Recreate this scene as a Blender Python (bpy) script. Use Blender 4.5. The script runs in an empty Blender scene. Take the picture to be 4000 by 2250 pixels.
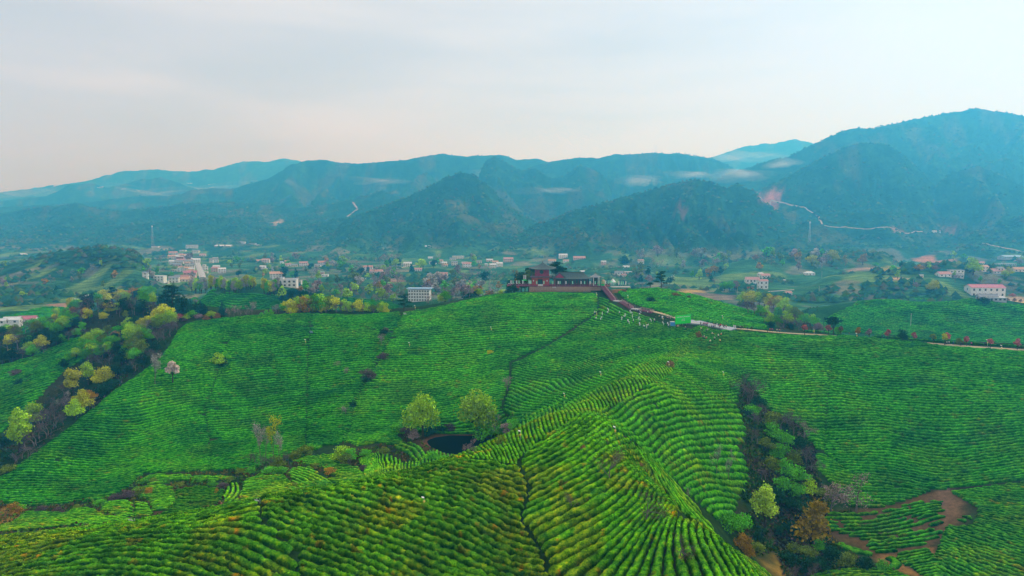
import bpy, bmesh, math, random
import numpy as np
from mathutils import Vector, Matrix

random.seed(7)
rng = np.random.default_rng(7)
scene = bpy.context.scene
COL = scene.collection

# ------------------------------------------------------------------ camera
F, HOR = 2700.0, 880.0                       # focal length and horizon row of the 4000 px photograph
PITCH = math.atan((1125 - HOR) / F)
cam_d = bpy.data.cameras.new('camera')
cam_d.sensor_width = 36.0
cam_d.lens = F / 4000 * 36.0
cam_d.clip_start = 1.0
cam_d.clip_end = 60000
cam = bpy.data.objects.new('camera', cam_d)
COL.objects.link(cam)
cam.location = (0, 0, 0)
cam.rotation_euler = (math.pi / 2 - PITCH, 0, 0)
scene.camera = cam

# ------------------------------------------------------------------ render settings
scene.render.engine = 'CYCLES'
scene.view_settings.view_transform = 'Standard'
scene.view_settings.look = 'None'
scene.view_settings.gamma = 1.0
scene.view_settings.exposure = 0.40
scene.view_settings.use_curve_mapping = False
scene.cycles.max_bounces = 7
scene.cycles.diffuse_bounces = 2
scene.cycles.glossy_bounces = 1
scene.cycles.transmission_bounces = 2
scene.cycles.transparent_max_bounces = 8
scene.cycles.volume_bounces = 4
scene.cycles.use_denoising = True

SUN_EL, SUN_AZ = math.radians(40), math.radians(42)      # soft light from the right, beyond the hills

# ------------------------------------------------------------------ world
world = bpy.data.worlds.new('World')
scene.world = world
world.use_nodes = True
wt = world.node_tree
for n in list(wt.nodes):
    wt.nodes.remove(n)


def nd(tree, kind, **kw):
    n = tree.nodes.new(kind)
    for k, v in kw.items():
        if k.startswith('in_'):
            n.inputs[k[3:].replace('_', ' ')].default_value = v
        else:
            setattr(n, k, v)
    return n


def ramp(tree, stops, interp='LINEAR'):
    r = tree.nodes.new('ShaderNodeValToRGB')
    r.color_ramp.interpolation = interp
    e = r.color_ramp.elements
    while len(e) > 1:
        e.remove(e[-1])
    e[0].position = stops[0][0]
    e[0].color = (*stops[0][1], 1)
    for p, c in stops[1:]:
        x = e.new(p)
        x.color = (*c, 1)
    return r


out = nd(wt, 'ShaderNodeOutputWorld')
bg = nd(wt, 'ShaderNodeBackground')
bg.inputs['Strength'].default_value = 0.083
sky = nd(wt, 'ShaderNodeTexSky', sky_type='NISHITA', sun_disc=False)
sky.sun_elevation = SUN_EL
sky.sun_rotation = math.radians(160)
tc = nd(wt, 'ShaderNodeTexCoord')
mp = nd(wt, 'ShaderNodeMapping')
mp.inputs['Scale'].default_value = (1.0, 0.9, 6.0)
mp.inputs['Rotation'].default_value = (0, math.radians(7), 0)
wt.links.new(tc.outputs['Generated'], mp.inputs['Vector'])
n1 = nd(wt, 'ShaderNodeTexNoise')
n1.inputs['Scale'].default_value = 1.7
n1.inputs['Detail'].default_value = 5
n1.inputs['Roughness'].default_value = 0.5
n1.inputs['Distortion'].default_value = 0.35
wt.links.new(mp.outputs[0], n1.inputs['Vector'])
# clouds are heavier and bluer towards the left of the view, thinner and brighter to the right
sep = nd(wt, 'ShaderNodeSeparateXYZ')
wt.links.new(tc.outputs['Generated'], sep.inputs[0])
ax = nd(wt, 'ShaderNodeMath', operation='MULTIPLY_ADD')
ax.inputs[1].default_value = 0.28
wt.links.new(sep.outputs['X'], ax.inputs[0])
wt.links.new(n1.outputs['Fac'], ax.inputs[2])
az = nd(wt, 'ShaderNodeMath', operation='MULTIPLY_ADD')
az.inputs[1].default_value = 0.12
wt.links.new(sep.outputs['Z'], az.inputs[0])
wt.links.new(ax.outputs[0], az.inputs[2])
cr = ramp(wt, [(0.26, (5.6, 6.1, 6.5)), (0.42, (6.4, 6.75, 7.1)), (0.54, (7.3, 7.5, 7.6)), (0.68, (8.0, 8.0, 7.9))])
wt.links.new(az.outputs[0], cr.inputs[0])
# the air low over the horizon is a cooler white
lowf = nd(wt, 'ShaderNodeMapRange')
lowf.inputs['From Min'].default_value = -0.05
lowf.inputs['From Max'].default_value = 0.42
wt.links.new(sep.outputs['Z'], lowf.inputs['Value'])
lowc = ramp(wt, [(0.0, (0.92, 1.01, 1.24)), (1.0, (0.99, 0.975, 0.96))])
wt.links.new(lowf.outputs[0], lowc.inputs[0])
mulc = nd(wt, 'ShaderNodeMix', data_type='RGBA', blend_type='MULTIPLY')
mulc.inputs['Factor'].default_value = 1.0
wt.links.new(cr.outputs[0], mulc.inputs['A'])
wt.links.new(lowc.outputs[0], mulc.inputs['B'])
mixw = nd(wt, 'ShaderNodeMix', data_type='RGBA')
mixw.inputs['Factor'].default_value = 0.93
wt.links.new(sky.outputs[0], mixw.inputs['A'])
wt.links.new(mulc.outputs['Result'], mixw.inputs['B'])
wt.links.new(mixw.outputs['Result'], bg.inputs['Color'])
wt.links.new(bg.outputs[0], out.inputs['Surface'])

# ------------------------------------------------------------------ sun (overcast: weak and wide)
sun_d = bpy.data.lights.new('sun', 'SUN')
sun_d.energy = 1.5
sun_d.angle = math.radians(10)
sun_d.color = (1.0, 0.96, 0.88)
sun = bpy.data.objects.new('sun', sun_d)
COL.objects.link(sun)
sdir = Vector((math.sin(SUN_AZ) * math.cos(SUN_EL), math.cos(SUN_AZ) * math.cos(SUN_EL), math.sin(SUN_EL)))
sun.rotation_euler = sdir.to_track_quat('Z', 'Y').to_euler()
sky.sun_rotation = math.atan2(sdir.x, sdir.y)

# ------------------------------------------------------------------ haze
HAZE_DENS = 0.00038
HAZE_COL = (0.07, 0.52, 1.0)
HAZE_G = 0.6

# ------------------------------------------------------------------ helpers: projection, noise, objects
CP, SP = math.cos(PITCH), math.sin(PITCH)


def unproj(u, v, y):
    """the point that the photograph shows at pixel (u, v) when it lies y metres ahead of the camera"""
    cx = (np.asarray(u, float) - 2000) / F
    cy = -(np.asarray(v, float) - 1125) / F
    dy = CP + cy * SP
    dz = -SP + cy * CP
    t = np.asarray(y, float) / dy
    return cx * t, dy * t, dz * t


def project(x, y, z):
    d = y * CP - z * SP
    up = y * SP + z * CP
    return 2000 + F * x / d, 1125 - F * up / d


_TAB = rng.random((256, 256)).astype(np.float64).ravel()


def _h(ix, iy, s):
    return _TAB[(((iy + s * 37) & 255) << 8) | ((ix + s * 91) & 255)]


def vnoise(x, y, s=0):
    ix = np.floor(x).astype(np.int64)
    iy = np.floor(y).astype(np.int64)
    fx = x - ix
    fy = y - iy
    fx = fx * fx * fx * (fx * (fx * 6 - 15) + 10)
    fy = fy * fy * fy * (fy * (fy * 6 - 15) + 10)
    a = _h(ix, iy, s); b = _h(ix + 1, iy, s); c = _h(ix, iy + 1, s); d = _h(ix + 1, iy + 1, s)
    return (a + (b - a) * fx) * (1 - fy) + (c + (d - c) * fx) * fy


def fbm(x, y, s=0, o=4, g=0.5):
    r = 0; amp = 1; t = 0
    for k in range(o):
        r = r + amp * vnoise(x * 2 ** k + 17.3 * k, y * 2 ** k - 9.1 * k, s + k)
        t += amp
        amp *= g
    return r / t


def ridged(x, y, s=0, o=3):
    r = 0; amp = 1; t = 0
    for k in range(o):
        r = r + amp * (1 - np.abs(2 * vnoise(x * 2 ** k + 5.7 * k, y * 2 ** k, s + k) - 1))
        t += amp
        amp *= 0.45
    return r / t


def sstep(a, b, x):
    t = np.clip((np.asarray(x, float) - a) / (b - a), 0, 1)
    return t * t * (3 - 2 * t)


def mesh_np(name, verts, faces, mats=None, smooth=True, mat_idx=None, colors=None):
    """mesh from numpy arrays; faces is (n,3) or (n,4) or a list of such arrays"""
    me = bpy.data.meshes.new(name)
    fl = faces if isinstance(faces, list) else [faces]
    fl = [f for f in fl if len(f)]
    loops = np.concatenate([f.ravel() for f in fl]).astype(np.int32)
    tot = np.concatenate([np.full(len(f), f.shape[1], np.int32) for f in fl])
    start = np.concatenate([[0], np.cumsum(tot)[:-1]]).astype(np.int32)
    me.vertices.add(len(verts))
    me.vertices.foreach_set('co', np.asarray(verts, np.float32).ravel())
    me.loops.add(len(loops))
    me.loops.foreach_set('vertex_index', loops)
    me.polygons.add(len(tot))
    me.polygons.foreach_set('loop_start', start)
    me.polygons.foreach_set('loop_total', tot)
    me.update(calc_edges=True)
    if smooth:
        me.polygons.foreach_set('use_smooth', np.ones(len(tot), bool))
    for m in (mats or []):
        me.materials.append(m)
    if mat_idx is not None:
        me.polygons.foreach_set('material_index', np.asarray(mat_idx, np.int32))
    if colors is not None:
        ca = me.color_attributes.new('tint', 'FLOAT_COLOR', 'POINT')
        c = np.ones((len(verts), 4), np.float32)
        c[:, :3] = colors
        ca.data.foreach_set('color', c.ravel())
    return me


def link(name, me, parent=None, loc=(0, 0, 0), rotz=0.0, scale=None):
    o = bpy.data.objects.new(name, me)
    COL.objects.link(o)
    o.location = loc
    o.rotation_euler = (0, 0, rotz)
    if scale is not None:
        o.scale = scale
    if parent is not None:
        o.parent = parent
    return o


def tag(o, label, cat, group=None, kind=None):
    if label:
        o['label'] = label
    if cat:
        o['category'] = cat
    if group:
        o['group'] = group
    if kind:
        o['kind'] = kind
    return o


def structure(o):
    o['kind'] = 'structure'
    return o


def copy_tree(o, parent=None):
    c = o.copy()
    COL.objects.link(c)
    if parent is not None:
        c.parent = parent
    for ch in o.children:
        copy_tree(ch, c)
    return c

# ------------------------------------------------------------------ terrain: the near tea hills
CTRL = [
    # crest of the near dome and the spur that climbs to the event square
    (0, 2133, 127), (250, 2106, 127), (500, 2077, 128), (750, 2030, 130), (1000, 1968, 133), (1250, 1928, 137), (1500, 1880, 141), (1700, 1830, 146), (1800, 1794, 149), (1900, 1745, 153), (2030, 1685, 166),
    (2150, 1622, 180), (2280, 1570, 197), (2400, 1517, 215), (2600, 1393, 270), (2740, 1294, 326), (2790, 1278, 336), (-300, 2170, 128),
    (0, 2250, 116), (500, 2250, 116), (1000, 2250, 116), (1500, 2250, 117), (2000, 2250, 117), (2500, 2250, 110), (2900, 2250, 106),
    (0, 2180, 120), (500, 2150, 120), (1000, 2080, 124), (1500, 2050, 127), (2000, 2000, 129), (2000, 1800, 143), (2400, 1800, 137),
    (2400, 2000, 122), (2400, 1650, 160), (2090, 1930, 134), (1750, 2000, 127), (2200, 2150, 118),
    (2600, 1500, 213), (2560, 1900, 131), (2720, 2010, 120), (2850, 2115, 113), (3000, 2210, 107),
    # gully
    (2900, 1950, 200), (2985, 2060, 194), (3060, 2180, 180), (3000, 1800, 224), (2950, 1600, 256), (2900, 1480, 276),
    (2700, 1500, 242), (2700, 1700, 208), (2750, 1850, 190), (2600, 1650, 202), (2680, 1930, 176), (2800, 1380, 300),
    # right hillside
    (2950, 1288, 340), (3200, 1310, 330), (3500, 1335, 305), (3750, 1355, 292), (4000, 1372, 280), (4400, 1400, 265),
    (3200, 1500, 276), (3700, 1500, 264), (4000, 1500, 256), (4500, 1500, 245), (3200, 1700, 246), (3700, 1700, 240), (4000, 1700, 228),
    (3300, 1900, 221), (3700, 1900, 216), (4000, 1900, 204), (4500, 1900, 195), (3400, 2100, 194), (3800, 2100, 184), (3200, 2230, 176),
    (3500, 2250, 174), (3850, 2250, 164), (4300, 2200, 160),
    # pavilion hill
    (1000, 1215, 385), (1200, 1215, 385), (1560, 1213, 392), (1700, 1196, 398), (1800, 1175, 402), (1950, 1147, 408), (2100, 1140, 410), (2250, 1142, 408),
    (2350, 1152, 400), (2540, 1215, 365), (2700, 1262, 345), (1300, 1400, 342), (1600, 1400, 338), (2000, 1300, 356), (2300, 1300, 350),
    (2000, 1450, 318), (2300, 1450, 305), (1600, 1550, 306), (1300, 1550, 308), (1900, 1580, 290), (1300, 1700, 276), (1000, 1500, 322),
    (900, 1700, 280), (700, 1500, 306), (700, 1300, 352), (850, 1235, 380), (1750, 1690, 274), (1750, 1740, 263), (1790, 1790, 253),
    (2050, 1600, 276), (2000, 1690, 252), (2500, 1350, 322), (2550, 1290, 340), (2200, 1560, 262), (2400, 1450, 288),
    # valley floor with the terraced plots
    (1500, 1800, 246), (1100, 1850, 236), (800, 1950, 214), (400, 1960, 212), (100, 2010, 205), (-300, 2050, 200), (600, 1850, 236),
    (300, 1850, 238), (1400, 1880, 230), (1100, 1930, 218),
    # left shoulder of the pavilion hill and the wooded gully behind it
    (620, 1400, 316), (450, 1520, 292), (300, 1640, 270), (150, 1760, 250), (0, 1870, 236), (-250, 1990, 218), (350, 1750, 256), (550, 1650, 276),
    (350, 1560, 318), (200, 1640, 304), (50, 1740, 288), (-150, 1830, 272),
    (100, 1500, 330), (100, 1380, 365), (350, 1400, 350), (450, 1300, 375), (500, 1200, 405), (300, 1230, 402), (100, 1330, 385),
    (0, 1400, 372), (650, 1190, 402), (-300, 1480, 360), (800, 1200, 395),
    # pine knoll behind the event square
    (2580, 1122, 432), (2420, 1130, 432), (2800, 1180, 425), (3000, 1235, 408), (2900, 1275, 366), (2600, 1180, 397), (2700, 1230, 372),
    (3150, 1285, 385), (3350, 1340, 372),
]
c = np.array(CTRL, float)
cx_, cy_, cz_ = unproj(c[:, 0], c[:, 1], c[:, 2])
EXTRA = [(x, 40, -60) for x in (-80, -30, 30, 80)] + [(x, 75, -54) for x in (-70, -20, 30)] + \
        [(-120, 140, -66), (-130, 90, -70), (110, 100, -78), (180, 140, -92)]
# behind the crests, where the ground falls away to the valley
EXTRA += [(-150, 170, -80), (-95, 170, -80), (-50, 180, -78), (-22, 200, -77), (0, 212, -72), (-60, 160, -70), (-30, 172, -70), (-90, 152, -69), (20, 248, -66)]
EXTRA += [(-430, 470, -80), (-330, 470, -74), (-230, 470, -72), (-150, 450, -68), (-80, 450, -62), (0, 455, -50), (60, 470, -52),
          (100, 480, -55), (170, 460, -64), (230, 420, -72), (290, 360, -70), (320, 300, -66), (-430, 380, -86), (-330, 540, -76), (-100, 540, -76),
          (0, 540, -74), (120, 560, -76), (260, 520, -76), (400, 460, -74), (-520, 540, -80), (360, 250, -60)]
EXTRA += [(45, 112, -67), (51, 104, -69), (41, 124, -65), (37, 138, -63), (58, 115, -83), (49, 135, -79), (62, 95, -78), (34, 150, -62)]
EX = np.array(EXTRA, float)
PX = np.concatenate([cx_, EX[:, 0]]) / 100
PY = np.concatenate([cy_, EX[:, 1]]) / 100
PZ = np.concatenate([cz_, EX[:, 2]])


def _tps(r2):
    return 0.5 * r2 * np.log(r2 + 1e-12)


N = len(PX)
K = _tps((PX[:, None] - PX[None]) ** 2 + (PY[:, None] - PY[None]) ** 2) + 0.012 * np.eye(N)
P = np.stack([np.ones(N), PX, PY], 1)
A = np.zeros((N + 3, N + 3))
A[:N, :N] = K; A[:N, N:] = P; A[N:, :N] = P.T
W_ = np.linalg.solve(A, np.concatenate([PZ, np.zeros(3)]))


def near_h(x, y):
    sh = np.shape(x)
    x = np.ravel(x) / 100; y = np.ravel(y) / 100
    r = np.empty(len(x))
    for i in range(0, len(x), 60000):
        xs = x[i:i + 60000]; ys = y[i:i + 60000]
        r2 = (xs[:, None] - PX) ** 2 + (ys[:, None] - PY) ** 2
        r[i:i + 60000] = _tps(r2) @ W_[:N] + W_[N] + W_[N + 1] * xs + W_[N + 2] * ys
    return r.reshape(sh)


# ------------------------------------------------------------------ terrain: valley and mountains
RANGES = [  # crest line in photograph pixels, distance, width of the slope, spur length scale, seed
    ([(-900, 800), (-200, 770), (60, 748), (200, 727), (330, 712), (480, 672), (600, 664), (750, 672), (850, 662), (960, 630), (1040, 635), (1120, 621), (1200, 634), (1500, 690), (2000, 760)], 5900, 1300, 520, 1),
    ([(2500, 700), (2790, 612), (2870, 582), (2950, 566), (3020, 562), (3090, 546), (3160, 562), (3300, 620), (3800, 700)], 4850, 1000, 420, 2),
    ([(-900, 800), (-300, 790), (0, 790), (80, 777), (200, 765), (280, 722), (370, 718), (430, 736), (560, 702), (640, 694), (720, 722), (800, 745), (950, 762), (1300, 800)], 4500, 900, 360, 3),
    ([(-900, 830), (-200, 830), (0, 812), (200, 800), (350, 790), (450, 780), (560, 767), (700, 765), (760, 742), (830, 738), (920, 737), (1000, 716), (1060, 697), (1150, 645), (1210, 628), (1270, 625), (1330, 638), (1400, 642), (1500, 634), (1600, 625), (1720, 602), (1800, 614), (1900, 609), (1960, 606), (2020, 626), (2100, 622), (2300, 680), (2600, 760)], 3600, 1000, 270, 4),
    ([(1900, 740), (2050, 660), (2140, 634), (2250, 618), (2330, 622), (2400, 604), (2470, 606), (2540, 600), (2640, 602), (2720, 613), (2790, 628), (2850, 655), (2930, 700), (3100, 800)], 3300, 900, 250, 5),
    ([(1750, 760), (1880, 640), (1935, 612), (1990, 650), (2040, 672), (2085, 660), (2150, 700), (2200, 690), (2260, 650), (2310, 665), (2380, 700), (2440, 760), (2500, 820)], 2800, 700, 190, 6),
    ([(-900, 905), (-300, 880), (0, 840), (150, 815), (300, 800), (500, 830), (700, 800), (850, 790), (1000, 800), (1150, 815), (1300, 800), (1420, 770), (1500, 745), (1620, 800), (1750, 880)], 2800, 800, 220, 7),
    ([(-900, 930), (-200, 930), (200, 900), (500, 880), (800, 850), (920, 860), (1000, 905), (1150, 890), (1300, 860), (1450, 845), (1600, 870), (1700, 930)], 2300, 550, 180, 8),
    ([(1200, 930), (1350, 860), (1480, 815), (1600, 770), (1700, 720), (1750, 692), (1805, 675), (1850, 688), (1900, 722), (1960, 780), (2030, 840), (2150, 900), (2300, 960)], 2100, 520, 155, 9),
    ([(2300, 900), (2700, 745), (2800, 702), (2900, 662), (3000, 630), (3060, 622), (3160, 572), (3240, 532), (3300, 512), (3400, 506), (3500, 482), (3620, 456), (3700, 442), (3780, 430), (3850, 442), (3950, 455), (4000, 465), (4400, 500), (5000, 560), (5600, 640)], 2600, 950, 260, 10),
    ([(2750, 900), (2900, 800), (2990, 730), (3080, 690), (3180, 630), (3270, 585), (3350, 566), (3440, 568), (3520, 620), (3600, 690), (3680, 780), (3760, 880), (3850, 960)], 2050, 520, 190, 11),
    ([(3500, 880), (3600, 760), (3700, 680), (3800, 650), (3900, 690), (4000, 740), (4200, 720), (4500, 680), (5000, 700), (5600, 760)], 1950, 500, 170, 12),
    ([(1700, 1010), (1900, 975), (2000, 925), (2100, 880), (2250, 822), (2400, 785), (2550, 742), (2620, 722), (2700, 707), (2760, 713), (2830, 737), (2875, 724), (2930, 745), (2990, 800), (3070, 860), (3150, 905), (3300, 950), (3500, 985)], 1750, 440, 115, 13),
    ([(3650, 980), (3750, 930), (3850, 890), (3950, 850), (4100, 830), (4500, 860), (5200, 900)], 1550, 330, 120, 14),
    # low tea hills in the valley
    ([(-700, 1090), (-300, 1060), (0, 1045), (120, 1015), (250, 985), (400, 968), (520, 985), (600, 1010), (680, 1060)], 1000, 190, 160, 15),
    ([(700, 1180), (780, 1135), (900, 1112), (1050, 1110), (1150, 1128), (1300, 1150), (1420, 1180)], 600, 70, 90, 16),
    ([(1200, 1180), (1300, 1160), (1500, 1172), (1700, 1172), (1850, 1160), (1950, 1180)], 590, 60, 80, 17),
    ([(3000, 1240), (3150, 1205), (3300, 1180), (3500, 1158), (3650, 1147), (3800, 1158), (4000, 1180), (4300, 1190)], 510, 85, 90, 18),
    ([(3100, 1090), (3300, 1075), (3500, 1045), (3700, 1035), (3900, 1050), (4200, 1060), (4600, 1080)], 840, 170, 120, 19),
    ([(2600, 1070), (2800, 1040), (3000, 1000), (3200, 985), (3400, 990), (3600, 1000)], 1150, 230, 130, 20),
]
FLOOR = -76.0


def far_h(x, y):
    y = np.asarray(y, float); x = np.asarray(x, float)
    u = 2000 + F * x / (y * CP + 70 * SP)
    z = FLOOR + 10 * (fbm(x / 190, y / 190, 60, 4) - 0.5) + 0.0 * u
    z = z - 12 * sstep(650, 900, y) * (1 - sstep(1200, 1800, y)) * 0.3
    for pl, D, W, L, s in RANGES:
        pu = np.array([p[0] for p in pl], float); pv = np.array([p[1] for p in pl], float)
        dcr = D * (1 + 0.03 * (vnoise(u / 260.0, u * 0 + s, s) - 0.5) * 2)
        v = np.interp(u, pu, pv)
        _, _, zc = unproj(u, v, dcr)
        big = D > 1300
        if big:
            zc = zc + (fbm(u / 30.0, u * 0 + s * 3.3, s + 40, 3) - 0.5) * D * 0.003
        edge = sstep(pu[0], pu[0] + 160, u) * (1 - sstep(pu[-1] - 160, pu[-1], u))
        H = (zc - FLOOR) * edge
        t = (y - (dcr - W)) / W                      # 0 at the foot, 1 at the crest
        wob = (fbm(x / (L * 2.2), y / (L * 2.2), s + 80, 3) - 0.5) * 0.5
        t = t + wob * np.clip(t, 0, 1) * np.clip(1 - t, 0, 1) * 2
        tf = np.clip(t * 1.05, 0, 1)
        back = np.clip(1.06 - (y - dcr) / (W * 0.9), 0, 1)
        base = np.where(y < dcr, tf ** 0.92, back ** 1.2)
        if big:
            ang = 0.35 * (vnoise(x / (L * 6), y / (L * 6), s + 5) - 0.5) * 2
            rr = ridged((x + ang * y + 90 * (fbm(x / 260, y / 260, s + 9, 2) - .5)) / L, y / (L * 2.6), s + 20, 4)
            amp = 0.80 * np.clip(1 - tf, 0, 1) ** 0.5 * sstep(0, 0.25, tf) * np.where(y < dcr, 1, 0.0)
            prof = base * (1 - np.clip(amp * (1 - rr) * 1.9, 0, 0.85))
            prof = prof + 0.0
        else:
            prof = sstep(0, 1, base) * (1 - 0.2 * np.where(y < dcr, 1, 0) * (1 - tf) * (1 - ridged(x / L, y / L, s)))
        z = np.maximum(z, FLOOR + H * prof)
    return z


def H(x, y):
    x = np.asarray(x, float); y = np.asarray(y, float)
    n = near_h(np.where(y < 560, x, 0), np.clip(y, 0, 560))
    f = far_h(x, np.maximum(y, 300))
    w = sstep(455, 540, y)
    z = n * (1 - w) + f * w
    return z


POND_Z = -85.4
px_, py_, pz_ = unproj([1655, 1690, 1760, 1850, 1930, 1945, 1900, 1840, 1790, 1730, 1670], [1722, 1706, 1697, 1700, 1712, 1738, 1765, 1776, 1786, 1775, 1745], 250)
k_ = POND_Z / pz_
POND = np.stack([px_ * k_, py_ * k_], 1)


def in_poly(px, py, poly):
    x = np.asarray(px); y = np.asarray(py)
    r = np.zeros(x.shape, bool)
    n = len(poly)
    j = n - 1
    for i in range(n):
        xi, yi = poly[i]; xj, yj = poly[j]
        if yi != yj:
            cnd = ((yi > y) != (yj > y)) & (x < (xj - xi) * (y - yi) / (yj - yi) + xi)
            r ^= cnd
        j = i
    return r


def dist_poly(px, py, pts, closed=True):
    """unsigned distance to a polyline"""
    x = np.asarray(px, float); y = np.asarray(py, float)
    d = np.full(x.shape, 1e9)
    n = len(pts)
    for i in range(n if closed else n - 1):
        ax, ay = pts[i]; bx, by = pts[(i + 1) % n]
        vx, vy = bx - ax, by - ay
        L2 = vx * vx + vy * vy + 1e-9
        t = np.clip(((x - ax) * vx + (y - ay) * vy) / L2, 0, 1)
        d = np.minimum(d, np.hypot(x - ax - t * vx, y - ay - t * vy))
    return d


def ground_h(x, y):
    z = H(x, y)
    x = np.asarray(x, float); y = np.asarray(y, float)
    d = dist_poly(x, y, POND)
    sd = np.where(in_poly(x, y, POND), -d, d)
    w = 1 - sstep(0, 11, sd)
    tgt = POND_Z + 0.35 + 0.16 * np.maximum(sd, 0) - 1.6 * sstep(0, 4, -sd)
    z = z * (1 - w) + tgt * w
    # level pad under the pavilion
    return z


# sample grid used for quick look-ups
GX = np.arange(-560, 561, 2.0); GY = np.arange(40, 641, 2.0)
_gx, _gy = np.meshgrid(GX, GY)
GZ = ground_h(_gx, _gy)


FA = np.linspace(-1.0, 1.0, 760)              # x / (y + 25)
FY = np.geomspace(560, 6400, 440)
_fa, _fy = np.meshgrid(FA, FY)
FX_ = _fa * (_fy + 25)
FZ = H(FX_, _fy)
_l0 = math.log(FY[0]); _ls = (math.log(FY[-1]) - _l0) / (len(FY) - 1)


def gh(x, y):
    """ground height, bilinear from the look-up grids"""
    x = np.asarray(x, float); y = np.asarray(y, float)
    fx = np.clip((x - GX[0]) / 2, 0, len(GX) - 1.001); fy = np.clip((y - GY[0]) / 2, 0, len(GY) - 1.001)
    ix = fx.astype(int); iy = fy.astype(int); fx = fx - ix; fy = fy - iy
    z = (GZ[iy, ix] * (1 - fx) + GZ[iy, ix + 1] * fx) * (1 - fy) + (GZ[iy + 1, ix] * (1 - fx) + GZ[iy + 1, ix + 1] * fx) * fy
    outside = (y > 620) | (np.abs(x) > 555)
    if np.any(outside):
        ys = np.clip(y, FY[0], FY[-1] - 1)
        fy = (np.log(ys) - _l0) / _ls
        fx = np.clip((x / (ys + 25) + 1.0) / 2.0 * (len(FA) - 1), 0, len(FA) - 1.001)
        iy = np.clip(fy.astype(int), 0, len(FY) - 2); ix = fx.astype(int); fx = fx - ix; fy = fy - iy
        zf = (FZ[iy, ix] * (1 - fx) + FZ[iy, ix + 1] * fx) * (1 - fy) + (FZ[iy + 1, ix] * (1 - fx) + FZ[iy + 1, ix + 1] * fx) * fy
        z = np.where(outside, zf, z)
    return z


_RY = np.concatenate([np.arange(70, 620, 0.5), np.geomspace(620, 6300, 1600)])


def hit(u, v, after=0.0):
    """first point of the ground that the ray through pixel (u, v) meets beyond the distance after"""
    x, y, z = unproj(u, v, _RY)
    g = gh(x, y)
    idx = np.nonzero((z <= g) & (_RY > after))[0]
    if len(idx) == 0:
        return None
    i = idx[0]
    return float(x[i]), float(y[i]), float(g[i])


def seen(x, y, z, margin=1.5):
    """True where the ground does not hide the point (with margin metres to spare)"""
    x = np.asarray(x, float); y = np.asarray(y, float); z = np.asarray(z, float)
    ok = np.ones(x.shape, bool)
    for k in np.linspace(0.12, 0.975, 56):
        yy = y * k
        m = yy > 45
        ok &= ~(m & (gh(x * k, yy) > z * k + margin))
    return ok

# ------------------------------------------------------------------ materials
def new_mat(name):
    m = bpy.data.materials.new(name)
    m.use_nodes = True
    t = m.node_tree
    for n in list(t.nodes):
        t.nodes.remove(n)
    o = t.nodes.new('ShaderNodeOutputMaterial')
    b = t.nodes.new('ShaderNodeBsdfPrincipled')
    b.inputs['Roughness'].default_value = 0.8
    b.inputs['Specular IOR Level'].default_value = 0.15
    t.links.new(b.outputs[0], o.inputs['Surface'])
    return m, t, b


def noise_n(t, scale, detail=4, rough=0.55, coord='Object', vec=None):
    n = t.nodes.new('ShaderNodeTexNoise')
    n.inputs['Scale'].default_value = scale
    n.inputs['Detail'].default_value = detail
    n.inputs['Roughness'].default_value = rough
    if vec is None:
        c_ = t.nodes.new('ShaderNodeTexCoord')
        t.links.new(c_.outputs[coord], n.inputs['Vector'])
    else:
        t.links.new(vec, n.inputs['Vector'])
    return n


def mottled(name, stops, scale, detail=4, rough=0.6, bump=0.0, bscale=None, bdist=0.3, gloss=0.8, spec=0.15, coord='Object'):
    """colour ramp over noise, with optional bump"""
    m, t, b = new_mat(name)
    n = noise_n(t, scale, detail, rough, coord)
    r = ramp(t, stops)
    t.links.new(n.outputs['Fac'], r.inputs[0])
    t.links.new(r.outputs[0], b.inputs['Base Color'])
    b.inputs['Roughness'].default_value = gloss
    b.inputs['Specular IOR Level'].default_value = spec
    if bump:
        n2 = noise_n(t, bscale or scale * 3, 3, 0.6, coord)
        bp = t.nodes.new('ShaderNodeBump')
        bp.inputs['Strength'].default_value = bump
        bp.inputs['Distance'].default_value = bdist
        t.links.new(n2.outputs['Fac'], bp.inputs['Height'])
        t.links.new(bp.outputs[0], b.inputs['Normal'])
    return m


def plain(name, col, rough=0.7, spec=0.3, var=0.12, scale=3.0):
    c0 = tuple(max(0, k * (1 - var)) for k in col); c1 = tuple(min(1, k * (1 + var)) for k in col)
    return mottled(name, [(0.3, c0), (0.7, c1)], scale, 3, 0.6, gloss=rough, spec=spec)


M = {}


def tint_mat(name, stops, scale, detail=4, rough=0.6, bump=0.3, bscale=1.0, bdist=0.4):
    """noise colours multiplied by the vertex tint of the mesh (the thing's own colour)"""
    m, t, b = new_mat(name)
    n = noise_n(t, scale, detail, rough)
    r = ramp(t, stops)
    t.links.new(n.outputs['Fac'], r.inputs[0])
    a = t.nodes.new('ShaderNodeAttribute'); a.attribute_name = 'tint'
    mx = t.nodes.new('ShaderNodeMix'); mx.data_type = 'RGBA'; mx.blend_type = 'MULTIPLY'
    mx.inputs['Factor'].default_value = 1
    t.links.new(r.outputs[0], mx.inputs['A']); t.links.new(a.outputs['Color'], mx.inputs['B'])
    t.links.new(mx.outputs['Result'], b.inputs['Base Color'])
    n2 = noise_n(t, bscale, 4, 0.6)
    bp = t.nodes.new('ShaderNodeBump')
    bp.inputs['Strength'].default_value = bump
    bp.inputs['Distance'].default_value = bdist
    t.links.new(n2.outputs['Fac'], bp.inputs['Height'])
    t.links.new(bp.outputs[0], b.inputs['Normal'])
    b.inputs['Roughness'].default_value = 0.9
    b.inputs['Specular IOR Level'].default_value = 0.0
    return m


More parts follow.
